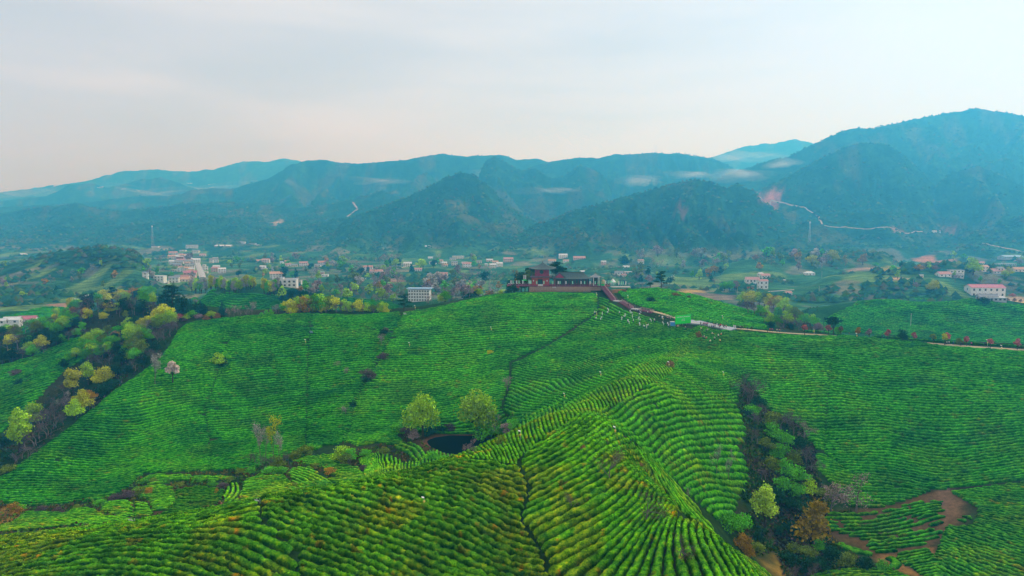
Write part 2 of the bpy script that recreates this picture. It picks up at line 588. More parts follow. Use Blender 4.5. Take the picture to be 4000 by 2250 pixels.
M['soil'] = tint_mat('soil', [(0.3, (0.6, 0.6, 0.6)), (0.7, (1.3, 1.3, 1.3))], 0.6, 6, 0.7, 0.6, 2.0, 0.5)
M['forest'] = tint_mat('forest', [(0.28, (0.5, 0.55, 0.6)), (0.5, (0.95, 1.0, 0.95)), (0.72, (1.6, 1.5, 1.2))], 0.035, 8, 0.72, 1.0, 0.09, 9.0)

# ------------------------------------------------------------------ ground sheets
def polar_sheet(y0, y1, ny, nx, amax):
    ys = np.geomspace(y0, y1, ny)
    a = np.linspace(-amax, amax, nx)
    Y, AA = np.meshgrid(ys, a, indexing='ij')
    X = AA * (Y + 25)
    i = np.arange(ny - 1)[:, None] * nx + np.arange(nx - 1)[None]
    f = np.stack([i, i + 1, i + nx + 1, i + nx], -1).reshape(-1, 4)
    return X, Y, f


def near_colors(x, y):
    """earth colours: dark leaf litter under the hedges, bare reddish earth where the plots are open"""
    n = fbm(x / 9, y / 9, 5, 4)[..., None]
    c_ = np.array([0.016, 0.026, 0.010]) * (0.7 + 0.9 * n)
    return c_

# ------------------------------------------------------------------ tea rows
def ipts(px, after=0.0):
    """photograph pixels -> points on the ground (x, y)"""
    r = []
    for p in px:
        h = hit(p[0], p[1], p[2] if len(p) > 2 else after)
        if h is None:
            continue
        r.append((h[0], h[1]))
    return r


def tps_fit(pts, val, lam=0.02):
    pts = np.array(pts) / 100; val = np.array(val, float)
    n = len(pts)
    d2 = ((pts[:, None] - pts[None]) ** 2).sum(-1)
    Kf = _tps(d2) + lam * np.eye(n) * 0.05
    Pf = np.concatenate([np.ones((n, 1)), pts], 1)
    Af = np.zeros((n + 3, n + 3)); Af[:n, :n] = Kf; Af[:n, n:] = Pf; Af[n:, :n] = Pf.T
    w = np.linalg.lstsq(Af, np.concatenate([val, np.zeros(3)]), rcond=None)[0]

    def f(x, y):
        sh = np.shape(x); xs = np.ravel(x) / 100; ys = np.ravel(y) / 100
        r = np.empty(len(xs))
        for i in range(0, len(xs), 100000):
            a = xs[i:i + 100000]; b = ys[i:i + 100000]
            r2 = (a[:, None] - pts[:, 0]) ** 2 + (b[:, None] - pts[:, 1]) ** 2
            r[i:i + 100000] = _tps(r2) @ w[:n] + w[n] + w[n + 1] * a + w[n + 2] * b
        return r.reshape(sh)
    return f


def densify(pl, step):
    pl = np.array(pl, float)
    seg = np.hypot(*(pl[1:] - pl[:-1]).T)
    s = np.concatenate([[0], np.cumsum(seg)])
    n = max(2, int(s[-1] / step) + 1)
    t = np.linspace(0, s[-1], n)
    return np.stack([np.interp(t, s, pl[:, 0]), np.interp(t, s, pl[:, 1])], 1)


def field_phi(guides, spacing, after=0.0):
    """a smooth function whose whole-number level lines are the hedge rows; every guide is a level line"""
    W = [densify(ipts(g, after), 9.0) for g in guides]
    pts, val = [], []
    v = 0.0
    for k, w in enumerate(W):
        if k:
            d = dist_poly(w[:, 0], w[:, 1], W[k - 1], closed=False)
            step = np.median(d) / spacing
            v += max(1.0, step)
        pts += list(map(tuple, w)); val += [v] * len(w)
    return tps_fit(pts, val), W


def level_lines(phi, inside, box, g):
    """marching squares: polylines of phi = whole numbers within the region"""
    x0, y0, x1, y1 = box
    xs = np.arange(x0, x1 + g, g); ys = np.arange(y0, y1 + g, g)
    X, Y = np.meshgrid(xs, ys)
    m = inside(X, Y)
    if not m.any():
        return []
    P_ = np.full(X.shape, np.nan)
    mm = m.copy()
    mm[1:] |= m[:-1]; mm[:-1] |= m[1:]; mm[:, 1:] |= m[:, :-1]; mm[:, :-1] |= m[:, 1:]
    P_[mm] = phi(X[mm], Y[mm])
    lines = []
    lo = int(math.floor(np.nanmin(P_))); hi = int(math.ceil(np.nanmax(P_)))
    cell_ok = mm[:-1, :-1] & mm[1:, :-1] & mm[:-1, 1:] & mm[1:, 1:] & (m[:-1, :-1] | m[1:, 1:] | m[1:, :-1] | m[:-1, 1:])
    a = P_[:-1, :-1]; b = P_[:-1, 1:]; c2 = P_[1:, 1:]; d = P_[1:, :-1]
    mn = np.fmin(np.fmin(a, b), np.fmin(c2, d)); mx = np.fmax(np.fmax(a, b), np.fmax(c2, d))
    ny, nx = X.shape
    for L in range(lo, hi + 1):
        q = L + 0.5
        J, I = np.nonzero(cell_ok & (mn < q) & (mx >= q))
        if len(J) == 0:
            continue
        adj = {}
        for j, i in zip(J.tolist(), I.tolist()):
            va, vb, vc, vd = P_[j, i], P_[j, i + 1], P_[j + 1, i + 1], P_[j + 1, i]
            e = []
            if (va < q) != (vb < q): e.append((0, j, i))
            if (vb < q) != (vc < q): e.append((1, j, i + 1))
            if (vd < q) != (vc < q): e.append((0, j + 1, i))
            if (va < q) != (vd < q): e.append((1, j, i))
            for k in range(0, len(e) - 1, 2):
                adj.setdefault(e[k], []).append(e[k + 1]); adj.setdefault(e[k + 1], []).append(e[k])

        def pos(k):
            t, j, i = k
            if t == 0:
                w = (q - P_[j, i]) / (P_[j, i + 1] - P_[j, i])
                return xs[i] + w * g, ys[j]
            w = (q - P_[j, i]) / (P_[j + 1, i] - P_[j, i])
            return xs[i], ys[j] + w * g
        used = set()
        starts = [k for k, v in adj.items() if len(v) == 1] + list(adj.keys())
        for s in starts:
            if s in used:
                continue
            ch = [s]; used.add(s)
            cur = s
            while True:
                nx_ = [k for k in adj[cur] if k not in used]
                if not nx_:
                    break
                cur = nx_[0]
                used.add(cur); ch.append(cur)
            if len(ch) > 3:
                lines.append(np.array([pos(k) for k in ch]))
    return lines


# field: name, polygon (px, optionally with a distance the hit must lie beyond), guides (px), spacing, hedge height, tint, bumpiness, label
def z1(*p): return [(1900 + a / 1.932, 1500 + b / 1.932) for a, b in p]
def z2(*p): return [(2200 + a / 2.07, 1200 + b / 2.07) for a, b in p]
def z3(*p): return [(a / 1.84, 1700 + b / 1.84) for a, b in p]
def z4(*p): return [(2900 + a / 2.342, 1850 + b / 2.342) for a, b in p]
def z5(*p): return [(1200 + a / 1.98, 1560 + b / 1.98) for a, b in p]


VLINE = [(2033, 1833), (2069, 1924), (2035, 2040), (2099, 2141), (2144, 2247), (2180, 2330)]
TRENCH = z1((830, 210), (960, 370), (1120, 480), (1210, 640), (1300, 790), (1380, 880), (1440, 1040))
SPURPATH = [(2790, 1290), (2700, 1345), (2640, 1430), (2560, 1500), (2440, 1565), (2330, 1610), (2150, 1700), (2000, 1790)]
FIELDS = []


def field(name, poly, guides, sp=1.5, h=0.85, tint=(1, 1, 1), bump=0.12, label='', after=0.0, wpoly=None, near=False, gap=0.80, sparse=0.0, push=None):
    FIELDS.append(dict(name=name, poly=poly, guides=guides, sp=sp, h=h, tint=tint, bump=bump, label=label, after=after, wpoly=wpoly, gap=gap, sparse=sparse, push=push))


# --- near dome
field('left foreground', [(-500, 2400), (-500, 2165), (0, 2168), (300, 2110), (600, 2085), (800, 2060), (1020, 2030), (1090, 2100), (1160, 2180), (1230, 2400)],
      [[(0, 2180), (250, 2115), (500, 2093), (700, 2085), (880, 2075), (1040, 2080), (1110, 2120)],
       [(0, 2216), (151, 2181), (353, 2141), (505, 2126), (707, 2125), (858, 2150), (1010, 2200), (1120, 2260)],
       [(0, 2262), (250, 2222), (500, 2205), (650, 2215), (800, 2250), (900, 2300)]],
      1.55, 0.95, (1.1, 0.85, 0.7), 0.13, 'long tea hedge curving over the dark left foreground slope')
field('foreground chevrons', [(1000, 1955), (1500, 1868), (1800, 1800), (2033, 1833), (2071, 1924), (2037, 2040), (2100, 2141), (2145, 2250), (2181, 2400), (1200, 2400), (1160, 2180), (1090, 2100), (1020, 2030)],
      [[(1650, 1850), (1850, 1895), (2010, 1950)],
       [(1400, 1900), (1650, 1960), (1850, 2030), (2020, 2110)],
       [(1130, 1960), (1400, 2030), (1650, 2110), (1850, 2190), (2000, 2250)],
       [(1080, 2080), (1300, 2150), (1500, 2220), (1650, 2290)]],
      1.5, 0.95, (1.35, 0.92, 0.6), 0.17, 'clumpy tea hedge slanting down towards the seam of the near dome')
field('near dome fan', VLINE + [(3040, 2420), (3015, 2262), (2950, 2200), (2838, 2128), (2700, 2042)] + z1((1440, 1040), (1380, 880), (1300, 790), (1210, 640), (1120, 480), (960, 370), (830, 210), (600, 330), (240, 590)),
      [z1((520, 440), (700, 340), (830, 240)),
       z1((265, 640), (500, 520), (700, 410), (850, 310), (900, 290)),
       z1((330, 800), (600, 680), (800, 560), (930, 440), (1000, 400)),
       z1((260, 1000), (500, 900), (750, 740), (930, 650), (1080, 560), (1170, 560)),
       z1((320, 1140), (600, 1020), (850, 850), (1020, 760), (1210, 680)),
       z1((430, 1270), (750, 1130), (920, 1000), (1080, 900), (1290, 800)),
       z1((480, 1420), (800, 1270), (970, 1130), (1150, 1000), (1250, 910), (1340, 830)),
       z1((600, 1475), (880, 1298), (1023, 1142), (1175, 1007), (1270, 935), (1354, 848)),
       z1((730, 1495), (950, 1315), (1078, 1146), (1215, 1010), (1310, 925), (1370, 868)),
       z1((850, 1500), (1010, 1330), (1130, 1150), (1250, 1010), (1385, 890)),
       z1((1200, 1500), (1280, 1250), (1350, 1080), (1415, 980)),
       z1((1520, 1500), (1500, 1250), (1450, 1070)),
       z1((1780, 1500), (1720, 1280), (1620, 1130)),
       z1((2080, 1480), (2010, 1340), (1900, 1260))],
      1.5, 1.0, (1.5, 1.12, 0.6), 0.10, 'plump rounded tea hedge fanning across the near dome')
field('dome shoulder', z1((1120, 470), (1210, 640), (1300, 790), (1380, 880), (1440, 1040)) + [(2700, 2042), (2830, 2122), (2770, 2050)] + z1((1600, 960), (1450, 770), (1330, 640), (1240, 560), (1180, 480)),
      [z1((1160, 500), (1240, 640), (1330, 780), (1420, 890), (1500, 1060)),
       z1((1200, 520), (1280, 640), (1400, 790), (1560, 960), (1700, 1120))],
      1.5, 0.9, (1.4, 1.15, 0.6), 0.15, 'tea hedge following the right shoulder of the near dome')
# --- spur
field('spur top', [(2730, 1285), (2600, 1378), (2400, 1498), (2150, 1598), (1900, 1718), (1700, 1790), (1500, 1855), (1650, 1850), (1800, 1800), (2033, 1833)] + z1((240, 590), (600, 330), (830, 210)) + SPURPATH[::-1][2:],
      [[(2700, 1290), (2745, 1310)], z2((760, 200), (900, 270), (1010, 330)), z2((600, 300), (760, 420), (870, 510)), z2((450, 480), (560, 570), (640, 660)), z2((250, 620), (330, 720), (380, 800)),
       [(2150, 1608), (2190, 1660), (2210, 1700)], [(1960, 1700), (2010, 1760), (2040, 1810)], [(1760, 1775), (1800, 1800), (1850, 1815)]],
      1.2, 0.65, (1.6, 1.15, 0.5), 0.16, 'yellow green tea hedge crossing the crest of the spur', push=(0, 6, 6.0))
field('crest strip', [(-500, 2160), (-500, 2130), (0, 2122), (500, 2064), (1000, 1952), (1500, 1862), (1500, 1868), (1000, 1955), (1020, 2030), (800, 2060), (600, 2085), (300, 2110), (0, 2168)],
      [[(-100, 2140), (200, 2108), (500, 2072), (800, 2010), (1000, 1960)], [(-50, 2160), (300, 2108), (600, 2080), (800, 2055), (1000, 2010)]],
      1.3, 0.6, (1.6, 1.15, 0.5), 0.2, 'pale tea hedge running along the crest of the left foreground', push=(1, 5, 7.0))
# --- bowl between the spur and the gully
field('bowl', SPURPATH[:6] + [(2330, 1610)] + z1((830, 200), (960, 350), (1130, 460), (1240, 560), (1330, 640), (1450, 760), (1700, 1000)) + [(2850, 2050, 150), (2880, 1960), (2930, 1870)] + z2((1440, 1180), (1480, 980), (1400, 800), (1450, 560), (1480, 350), (1250, 190)),
      [z2((1190, 210), (1350, 215), (1480, 225)), z2((1050, 340), (1250, 370), (1460, 380)), z2((930, 490), (1200, 500), (1440, 500)), z2((830, 600), (1100, 620), (1420, 590)), z2((580, 740), (850, 690), (1100, 710), (1400, 690)),
       z2((380, 960), (650, 880), (900, 830), (1150, 810), (1400, 790)),
       z2((560, 1060), (750, 960), (1000, 905), (1300, 880), (1460, 890)),
       z2((645, 1140), (800, 1045), (1000, 995), (1250, 970), (1480, 970)),
       z2((720, 1260), (850, 1140), (1050, 1080), (1300, 1060), (1500, 1060)),
       z2((860, 1290), (1000, 1200), (1250, 1180), (1540, 1190)),
       z2((900, 1400), (1100, 1320), (1350, 1310), (1600, 1320)),
       [(2700, 1890, 150), (2850, 1880), (2950, 1890)]],
      1.5, 0.85, (1.0, 1.0, 0.9), 0.14, 'tea hedge curving round the bowl beside the wooded gully')
# --- right hillside
RH = [[(2780, 1300), (3000, 1300), (3300, 1322), (3600, 1349), (4000, 1380), (4400, 1405)],
      [(2900, 1370), (3240, 1385), (3600, 1410), (4000, 1440), (4400, 1460)],
      [(2920, 1470), (3220, 1462), (3600, 1490), (4000, 1515), (4400, 1520)],
      [(2980, 1540), (3240, 1540), (3550, 1570), (4000, 1580), (4400, 1570)],
      [(3050, 1635), (3400, 1640), (3700, 1670), (4000, 1655), (4400, 1640)],
      [(3150, 1750), (3450, 1755), (3730, 1800), (4000, 1765), (4400, 1740)],
      [(3200, 1840), (3480, 1870), (3700, 1905), (4000, 1875), (4400, 1850)],
      [(3300, 1930), (3500, 1935), (3660, 1945)]]
field('right hillside west', z2((1250, 190), (1480, 350), (1450, 560)) + [(2930, 1500), (3000, 1600), (3120, 1660), (3190, 1760), (3190, 1830), (3260, 1900), (3330, 1990), (3420, 1990), (3560, 1950), (3650, 1912), (3700, 1915)] + z2((2500, 1449), (2110, 1200), (2115, 950), (2140, 620), (2210, 240)),
      RH, 1.5, 0.85, (0.9, 1.0, 0.9), 0.14, 'tea hedge running level across the right hillside')
field('right hillside east', z2((2225, 235), (2155, 620), (2130, 950), (2125, 1200), (2520, 1449)) + [(3720, 1912), (3800, 1905), (4000, 1880), (4700, 1860), (4700, 1420), (4000, 1376), (3700, 1356)],
      RH[:-1], 1.5, 0.85, (0.72, 0.92, 0.95), 0.16, 'dark tea hedge at the far right of the hillside')
field('lower right slope', [(3715, 1925), (4000, 1890), (4700, 1880), (4700, 2500), (3640, 2400), (3650, 2200), (3680, 2120), (3700, 2060), (3800, 2060), (3830, 1990)],
      [[(3760, 1940), (4000, 1975), (4300, 2000)], [(3850, 2010), (4000, 2045), (4300, 2100)], [(3750, 2060), (4000, 2130), (4300, 2200)], [(3690, 2140), (4000, 2240), (4200, 2300)], [(3680, 2210), (3850, 2290)]],
      1.45, 0.8, (0.95, 0.95, 0.8), 0.18, 'tea hedge slanting down below the bare earth patch')
field('earth patch rows', [(3240, 2010), (3420, 2000), (3600, 1955), (3690, 1985), (3670, 2100), (3640, 2130), (3520, 2150), (3420, 2170), (3360, 2110), (3260, 2080), (3200, 2060)],
      [z4((900, 370), (1300, 340), (1650, 290)), z4((900, 430), (1300, 410), (1650, 350)), z4((780, 530), (1200, 520), (1500, 470), (1700, 390)), z4((960, 590), (1300, 590), (1560, 530), (1800, 480)), z4((1200, 690), (1500, 660), (1800, 620)), z4((1250, 740), (1420, 730))],
      2.0, 0.8, (0.8, 0.95, 0.8), 0.2, 'tea hedge with bare reddish earth showing beside it', gap=0.55, sparse=0.10)
field('upper earth patch', z4((1650, 190), (2050, 150), (2250, 250), (2250, 330), (2050, 450), (1900, 560), (1960, 460), (2010, 400), (2030, 300), (1900, 200), (1830, 230), (1800, 330), (1680, 280)),
      [z4((1650, 210), (1950, 160), (2250, 250)), z4((1650, 270), (1850, 290), (2250, 350)), z4((1900, 420), (2100, 500))], 1.9, 0.7, (0.7, 0.85, 0.7), 0.3, 'broken tea hedge on the bare earth patch', gap=0.5, sparse=0.4)
field('little plot', z4((1390, 770), (1500, 720), (1680, 695), (1760, 760), (1800, 937), (1820, 1000), (1700, 1000), (1600, 900)),
      [z4((1400, 770), (1700, 715)), z4((1500, 840), (1760, 790)), z4((1600, 920), (1800, 890))], 1.4, 0.8, (1.1, 1.05, 0.8), 0.12, 'tea hedge of the small plot between two earth tracks')
field('diagonal rows', z4((850, 660), (900, 640), (1200, 760), (1400, 790), (1650, 950), (1500, 1000), (1350, 850), (1150, 800)), [z4((850, 655), (1150, 770), (1380, 850)), z4((900, 650), (1200, 790), (1400, 880))],
      1.7, 0.8, (1.0, 0.9, 0.6), 0.2, 'tea hedge beside the earth track')
field('bottom mound', z4((550, 1000), (700, 905), (1000, 868), (1300, 880), (1500, 950), (1600, 1100), (500, 1100)), [z4((650, 935), (1000, 885), (1350, 910)), z4((600, 985), (1000, 935), (1400, 970))],
      1.4, 0.8, (0.95, 1.0, 0.8), 0.15, 'tea hedge of the small mound at the lower edge')
# --- pavilion hill
PH = [[(700, 1290), (900, 1243), (1200, 1224), (1560, 1219), (1850, 1185), (2050, 1160), (2340, 1165)],
      [(620, 1400), (850, 1340), (1200, 1300), (1600, 1290), (2000, 1250), (2400, 1240)],
      [(450, 1530), (700, 1490), (1000, 1450), (1400, 1420), (1750, 1415), (1970, 1390)],
      [(300, 1650), (520, 1655), (800, 1590), (1100, 1560), (1400, 1540), (1700, 1525), (1940, 1480)],
      [(150, 1760), (500, 1775), (750, 1710), (1000, 1690), (1250, 1650), (1500, 1640), (1900, 1585)],
      [(0, 1880), (400, 1880), (600, 1830), (900, 1780), (1200, 1740), (1500, 1730)],
      [(-200, 1975), (0, 1950), (300, 1935)]]
field('pavilion hill left', [(-600, 2140), (-600, 2100), (0, 1872), (150, 1765), (300, 1650), (450, 1527), (630, 1400), (700, 1290), (740, 1262), (936, 1238), (795, 1600), (825, 1750), (815, 1840), (700, 1845), (560, 1850), (500, 1905), (400, 1955), (150, 1980), (0, 1970)],
      PH, 1.75, 0.8, (0.75, 0.95, 0.95), 0.14, 'tea hedge on the long left face of the pavilion hill')
field('pavilion hill middle', [(941, 1238), (1217, 1228), (1198, 1400), (1194, 1600), (1189, 1745), (1100, 1790), (1000, 1830), (826, 1840), (831, 1750), (801, 1600)],
      PH, 1.75, 0.8, (0.7, 0.9, 1.0), 0.15, 'tea hedge on the blue green middle of the pavilion hill')
field('pavilion hill right', [(1220, 1228), (1560, 1220), (1566, 1240), (1484, 1400), (1384, 1560), (1364, 1680), (1330, 1740), (1200, 1745), (1200, 1600), (1205, 1400)],
      PH, 1.75, 0.8, (0.66, 0.86, 1.0), 0.17, 'dark tea hedge below the shrub line of the pavilion hill')
field('pavilion hill face', [(1575, 1222), (1700, 1203), (1800, 1181), (1960, 1149), (2330, 1150), (2332, 1220), (2150, 1340), (1985, 1420), (1985, 1500), (1950, 1600), (2000, 1650), (1900, 1690), (1650, 1690), (1500, 1700), (1340, 1740), (1370, 1680), (1390, 1560), (1490, 1400), (1565, 1250)],
      PH, 1.7, 0.8, (0.95, 1.05, 0.85), 0.15, 'tea hedge on the bright face below the pavilion')
field('event slope', [(2343, 1158), (2420, 1206), (2540, 1245), (2620, 1275), (2720, 1292), (2590, 1392), (2400, 1506), (2150, 1606), (2060, 1660), (1965, 1600), (2000, 1500), (2000, 1425), (2160, 1345), (2340, 1225)],
      [[(2360, 1185), (2450, 1230), (2560, 1265), (2680, 1285)], [(2300, 1250), (2450, 1280), (2560, 1300), (2660, 1310)], [(2200, 1320), (2350, 1330), (2500, 1345), (2600, 1370)], [(2070, 1390), (2250, 1410), (2384, 1450), (2450, 1470)], [(2010, 1450), (2200, 1480), (2345, 1520)], [(2000, 1530), (2150, 1570), (2200, 1590)]],
      1.65, 0.8, (0.95, 1.0, 0.85), 0.14, 'tea hedge slanting across the slope under the pickers in white')
# --- terraced plots on the valley floor
def plot(lbl, poly, guides, tint=(1.9, 1.35, 0.5), sp=1.5, gap=0.72):
    field('plot', poly, guides, sp, 0.75, tint, 0.15, lbl, after=150.0, gap=gap)


plot('tea hedge in the lobed plots at the far left of the valley floor', z3((0, 650), (80, 640), (200, 545), (470, 570), (540, 530), (690, 545), (720, 580), (900, 600), (1000, 640), (400, 665), (0, 700)),
     [z3((100, 600), (300, 580), (600, 560)), z3((0, 650), (400, 640), (900, 640))])
plot('tea hedge in the long strip along the foot of the slope', z3((980, 345), (1080, 288), (1250, 292), (1400, 300), (1580, 300), (1700, 312), (1560, 338), (1380, 332), (1240, 338), (1080, 362)), [z3((1000, 335), (1100, 300), (1400, 308), (1680, 315)), z3((1060, 352), (1240, 330), (1540, 332))])
plot('tea hedge in the rounded plot left of the brown plot', z3((730, 560), (750, 490), (860, 465), (945, 490), (955, 590), (900, 600)), [z3((740, 500), (940, 495)), z3((740, 570), (950, 580))])
plot('tea hedge in the plot with the small notch', z3((960, 590), (980, 470), (1060, 500), (1090, 560), (1050, 600)), [z3((980, 500), (1080, 520)), z3((970, 580), (1070, 580))])
plot('tea hedge in the upper left valley plot', z3((930, 400), (1060, 375), (1240, 370), (1260, 470), (1180, 560), (1110, 560), (1080, 480), (1000, 440)), [z3((950, 400), (1240, 385)), z3((1090, 500), (1240, 490))])
plot('thin tea row in the brown valley plot', z3((1275, 400), (1450, 375), (1620, 400), (1580, 490), (1430, 575), (1200, 600), (1050, 608), (1200, 560), (1270, 480)), [z3((1280, 410), (1600, 410)), z3((1200, 500), (1560, 500)), z3((1100, 595), (1400, 575))], (1.1, 0.9, 0.6), 1.5, 0.5)
plot('one of the three curving tea hedges by the brown plot', z3((1600, 490), (1620, 400), (1660, 345), (1720, 350), (1750, 420), (1690, 500), (1640, 505)), [z3((1605, 480), (1660, 370)), z3((1640, 495), (1700, 440), (1705, 370)), z3((1680, 500), (1745, 430), (1720, 360))], (1.8, 1.3, 0.5), 1.9, 0.7)
plot('tea hedge in the wide middle valley plot', z3((1760, 330), (1850, 295), (2040, 295), (2130, 400), (2130, 440), (1900, 480), (1720, 520)), [z3((1770, 320), (2040, 305)), z3((1740, 400), (2100, 390)), z3((1710, 500), (1900, 480), (2130, 440))])
plot('tea hedge in the slanting valley plot', z3((2065, 285), (2100, 240), (2230, 240), (2330, 300), (2410, 380), (2160, 425)), [z3((2100, 250), (2250, 290), (2400, 375)), z3((2080, 300), (2200, 350), (2300, 400))])
plot('tea hedge in the upper valley plot by the tree stand', z3((2100, 200), (2200, 160), (2420, 140), (2576, 130), (2450, 200), (2340, 250), (2250, 220)), [z3((2120, 200), (2300, 230)), z3((2250, 160), (2500, 180))])
plot('tea hedge in the small square plot', z5((120, 560), (170, 515), (260, 500), (400, 540), (430, 590), (250, 605)), [z5((150, 540), (400, 560)), z5((150, 590), (430, 590))])
plot('tea hedge in the strip plot behind the crest', z5((270, 615), (430, 600), (480, 660), (350, 660)), [z5((280, 620), (450, 610)), z5((330, 655), (480, 650))])
plot('tea hedge in the steep striped plot', z5((390, 480), (480, 430), (600, 420), (720, 480), (860, 580), (700, 625), (490, 655), (440, 540)), [z5((400, 480), (500, 640)), z5((500, 430), (680, 620)), z5((620, 430), (850, 575))], sp=1.6)
plot('tea hedge on the knoll west of the pond', z5((330, 340), (420, 290), (600, 265), (640, 320), (540, 350), (400, 375)), [z5((350, 340), (620, 300)), z5((400, 370), (620, 330))])
plot('tea hedge on the bank towards the pond', z5((660, 390), (700, 340), (800, 340), (950, 420), (1060, 500), (1010, 545), (850, 480)), [z5((700, 350), (850, 420), (1040, 520)), z5((670, 385), (850, 475), (1000, 540))])
plot('tea hedge between the tree stand and the pond', [(1180, 1790), (1300, 1720), (1450, 1730), (1590, 1745), (1540, 1690), (1420, 1700), (1300, 1715), (1200, 1750), (1150, 1800)], [[(1200, 1780), (1330, 1725), (1540, 1720)], [(1250, 1740), (1500, 1700)]], (0.9, 1, 0.8))
# --- left slope behind the gully, knoll
field('far left slope', [(-500, 1720), (-500, 1400), (0, 1430), (120, 1395), (250, 1335), (400, 1290), (480, 1270), (420, 1360), (260, 1440), (150, 1560), (60, 1640), (0, 1700)],
      [[(-200, 1450), (0, 1445), (200, 1390), (430, 1300)], [(-200, 1520), (0, 1500), (150, 1450), (330, 1390)], [(-200, 1620), (0, 1580), (150, 1520)], [(-200, 1700), (0, 1660)]],
      1.75, 0.8, (0.8, 1.0, 0.95), 0.18, 'tea hedge on the slope behind the wooded gully')
field('knoll', [(2410, 1140), (2560, 1128), (2680, 1150), (2780, 1170), (2900, 1205), (3000, 1240), (3050, 1275), (2980, 1288), (2850, 1280), (2780, 1262), (2680, 1255), (2560, 1215), (2450, 1180)],
      [[(2440, 1155), (2600, 1140), (2700, 1152)], [(2480, 1195), (2620, 1180), (2800, 1180)], [(2580, 1222), (2800, 1215), (2950, 1225)], [(2740, 1258), (2900, 1250), (3020, 1262)]],
      1.9, 0.85, (0.75, 0.92, 0.9), 0.2, 'tea hedge on the knoll behind the event square')

field('mound behind ridge', [(3200, 1290), (3230, 1240), (3330, 1195), (3500, 1170), (3650, 1155), (3800, 1170), (4000, 1195), (4300, 1210), (4300, 1372), (4000, 1352), (3800, 1338), (3600, 1322), (3400, 1305)],
      [[(3240, 1260), (3450, 1215), (3700, 1190), (4000, 1215), (4300, 1225)], [(3230, 1285), (3450, 1265), (3700, 1250), (4000, 1270), (4300, 1280)], [(3400, 1298), (3700, 1300), (4000, 1320), (4300, 1330)]],
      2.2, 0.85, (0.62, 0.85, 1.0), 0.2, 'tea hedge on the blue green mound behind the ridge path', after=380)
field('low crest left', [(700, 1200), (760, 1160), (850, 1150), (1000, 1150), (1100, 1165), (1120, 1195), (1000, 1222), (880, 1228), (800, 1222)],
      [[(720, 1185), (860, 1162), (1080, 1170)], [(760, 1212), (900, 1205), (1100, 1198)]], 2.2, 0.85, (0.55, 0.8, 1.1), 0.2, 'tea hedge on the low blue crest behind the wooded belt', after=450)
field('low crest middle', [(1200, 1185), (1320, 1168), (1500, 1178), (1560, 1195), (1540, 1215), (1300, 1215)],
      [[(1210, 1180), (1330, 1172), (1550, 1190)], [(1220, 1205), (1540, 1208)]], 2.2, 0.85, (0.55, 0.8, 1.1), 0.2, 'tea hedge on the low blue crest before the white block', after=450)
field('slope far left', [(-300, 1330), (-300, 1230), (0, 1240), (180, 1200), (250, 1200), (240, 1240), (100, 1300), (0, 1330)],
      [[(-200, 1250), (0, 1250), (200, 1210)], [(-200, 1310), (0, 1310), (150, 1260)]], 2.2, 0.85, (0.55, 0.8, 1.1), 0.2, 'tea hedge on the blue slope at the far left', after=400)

tea_m, tt, tb = new_mat('tea_leaves')
_n = noise_n(tt, 0.9, 5, 0.65)
_r = ramp(tt, [(0.28, (0.008, 0.055, 0.002)), (0.43, (0.024, 0.18, 0.004)), (0.56, (0.060, 0.31, 0.006)), (0.72, (0.16, 0.42, 0.008))])
_nf = noise_n(tt, 4.2, 4, 0.7)
_ad = tt.nodes.new('ShaderNodeMath'); _ad.operation = 'MULTIPLY_ADD'; _ad.inputs[1].default_value = 0.55
tt.links.new(_nf.outputs['Fac'], _ad.inputs[0])
_sb = tt.nodes.new('ShaderNodeMath'); _sb.operation = 'SUBTRACT'; _sb.inputs[1].default_value = 0.275
tt.links.new(_n.outputs['Fac'], _ad.inputs[2]); tt.links.new(_ad.outputs[0], _sb.inputs[0]); tt.links.new(_sb.outputs[0], _r.inputs[0])
_a = tt.nodes.new('ShaderNodeAttribute'); _a.attribute_name = 'tint'
_m = tt.nodes.new('ShaderNodeMix'); _m.data_type = 'RGBA'; _m.blend_type = 'MULTIPLY'; _m.inputs['Factor'].default_value = 1
tt.links.new(_r.outputs[0], _m.inputs['A']); tt.links.new(_a.outputs['Color'], _m.inputs['B'])
tt.links.new(_m.outputs['Result'], tb.inputs['Base Color'])
_n2 = noise_n(tt, 5.0, 3, 0.7)
_b = tt.nodes.new('ShaderNodeBump'); _b.inputs['Strength'].default_value = 1.0; _b.inputs['Distance'].default_value = 0.4
tt.links.new(_n2.outputs['Fac'], _b.inputs['Height']); tt.links.new(_b.outputs[0], tb.inputs['Normal'])
tb.inputs['Roughness'].default_value = 0.9
tb.inputs['Specular IOR Level'].default_value = 0.0
M['tea'] = tea_m


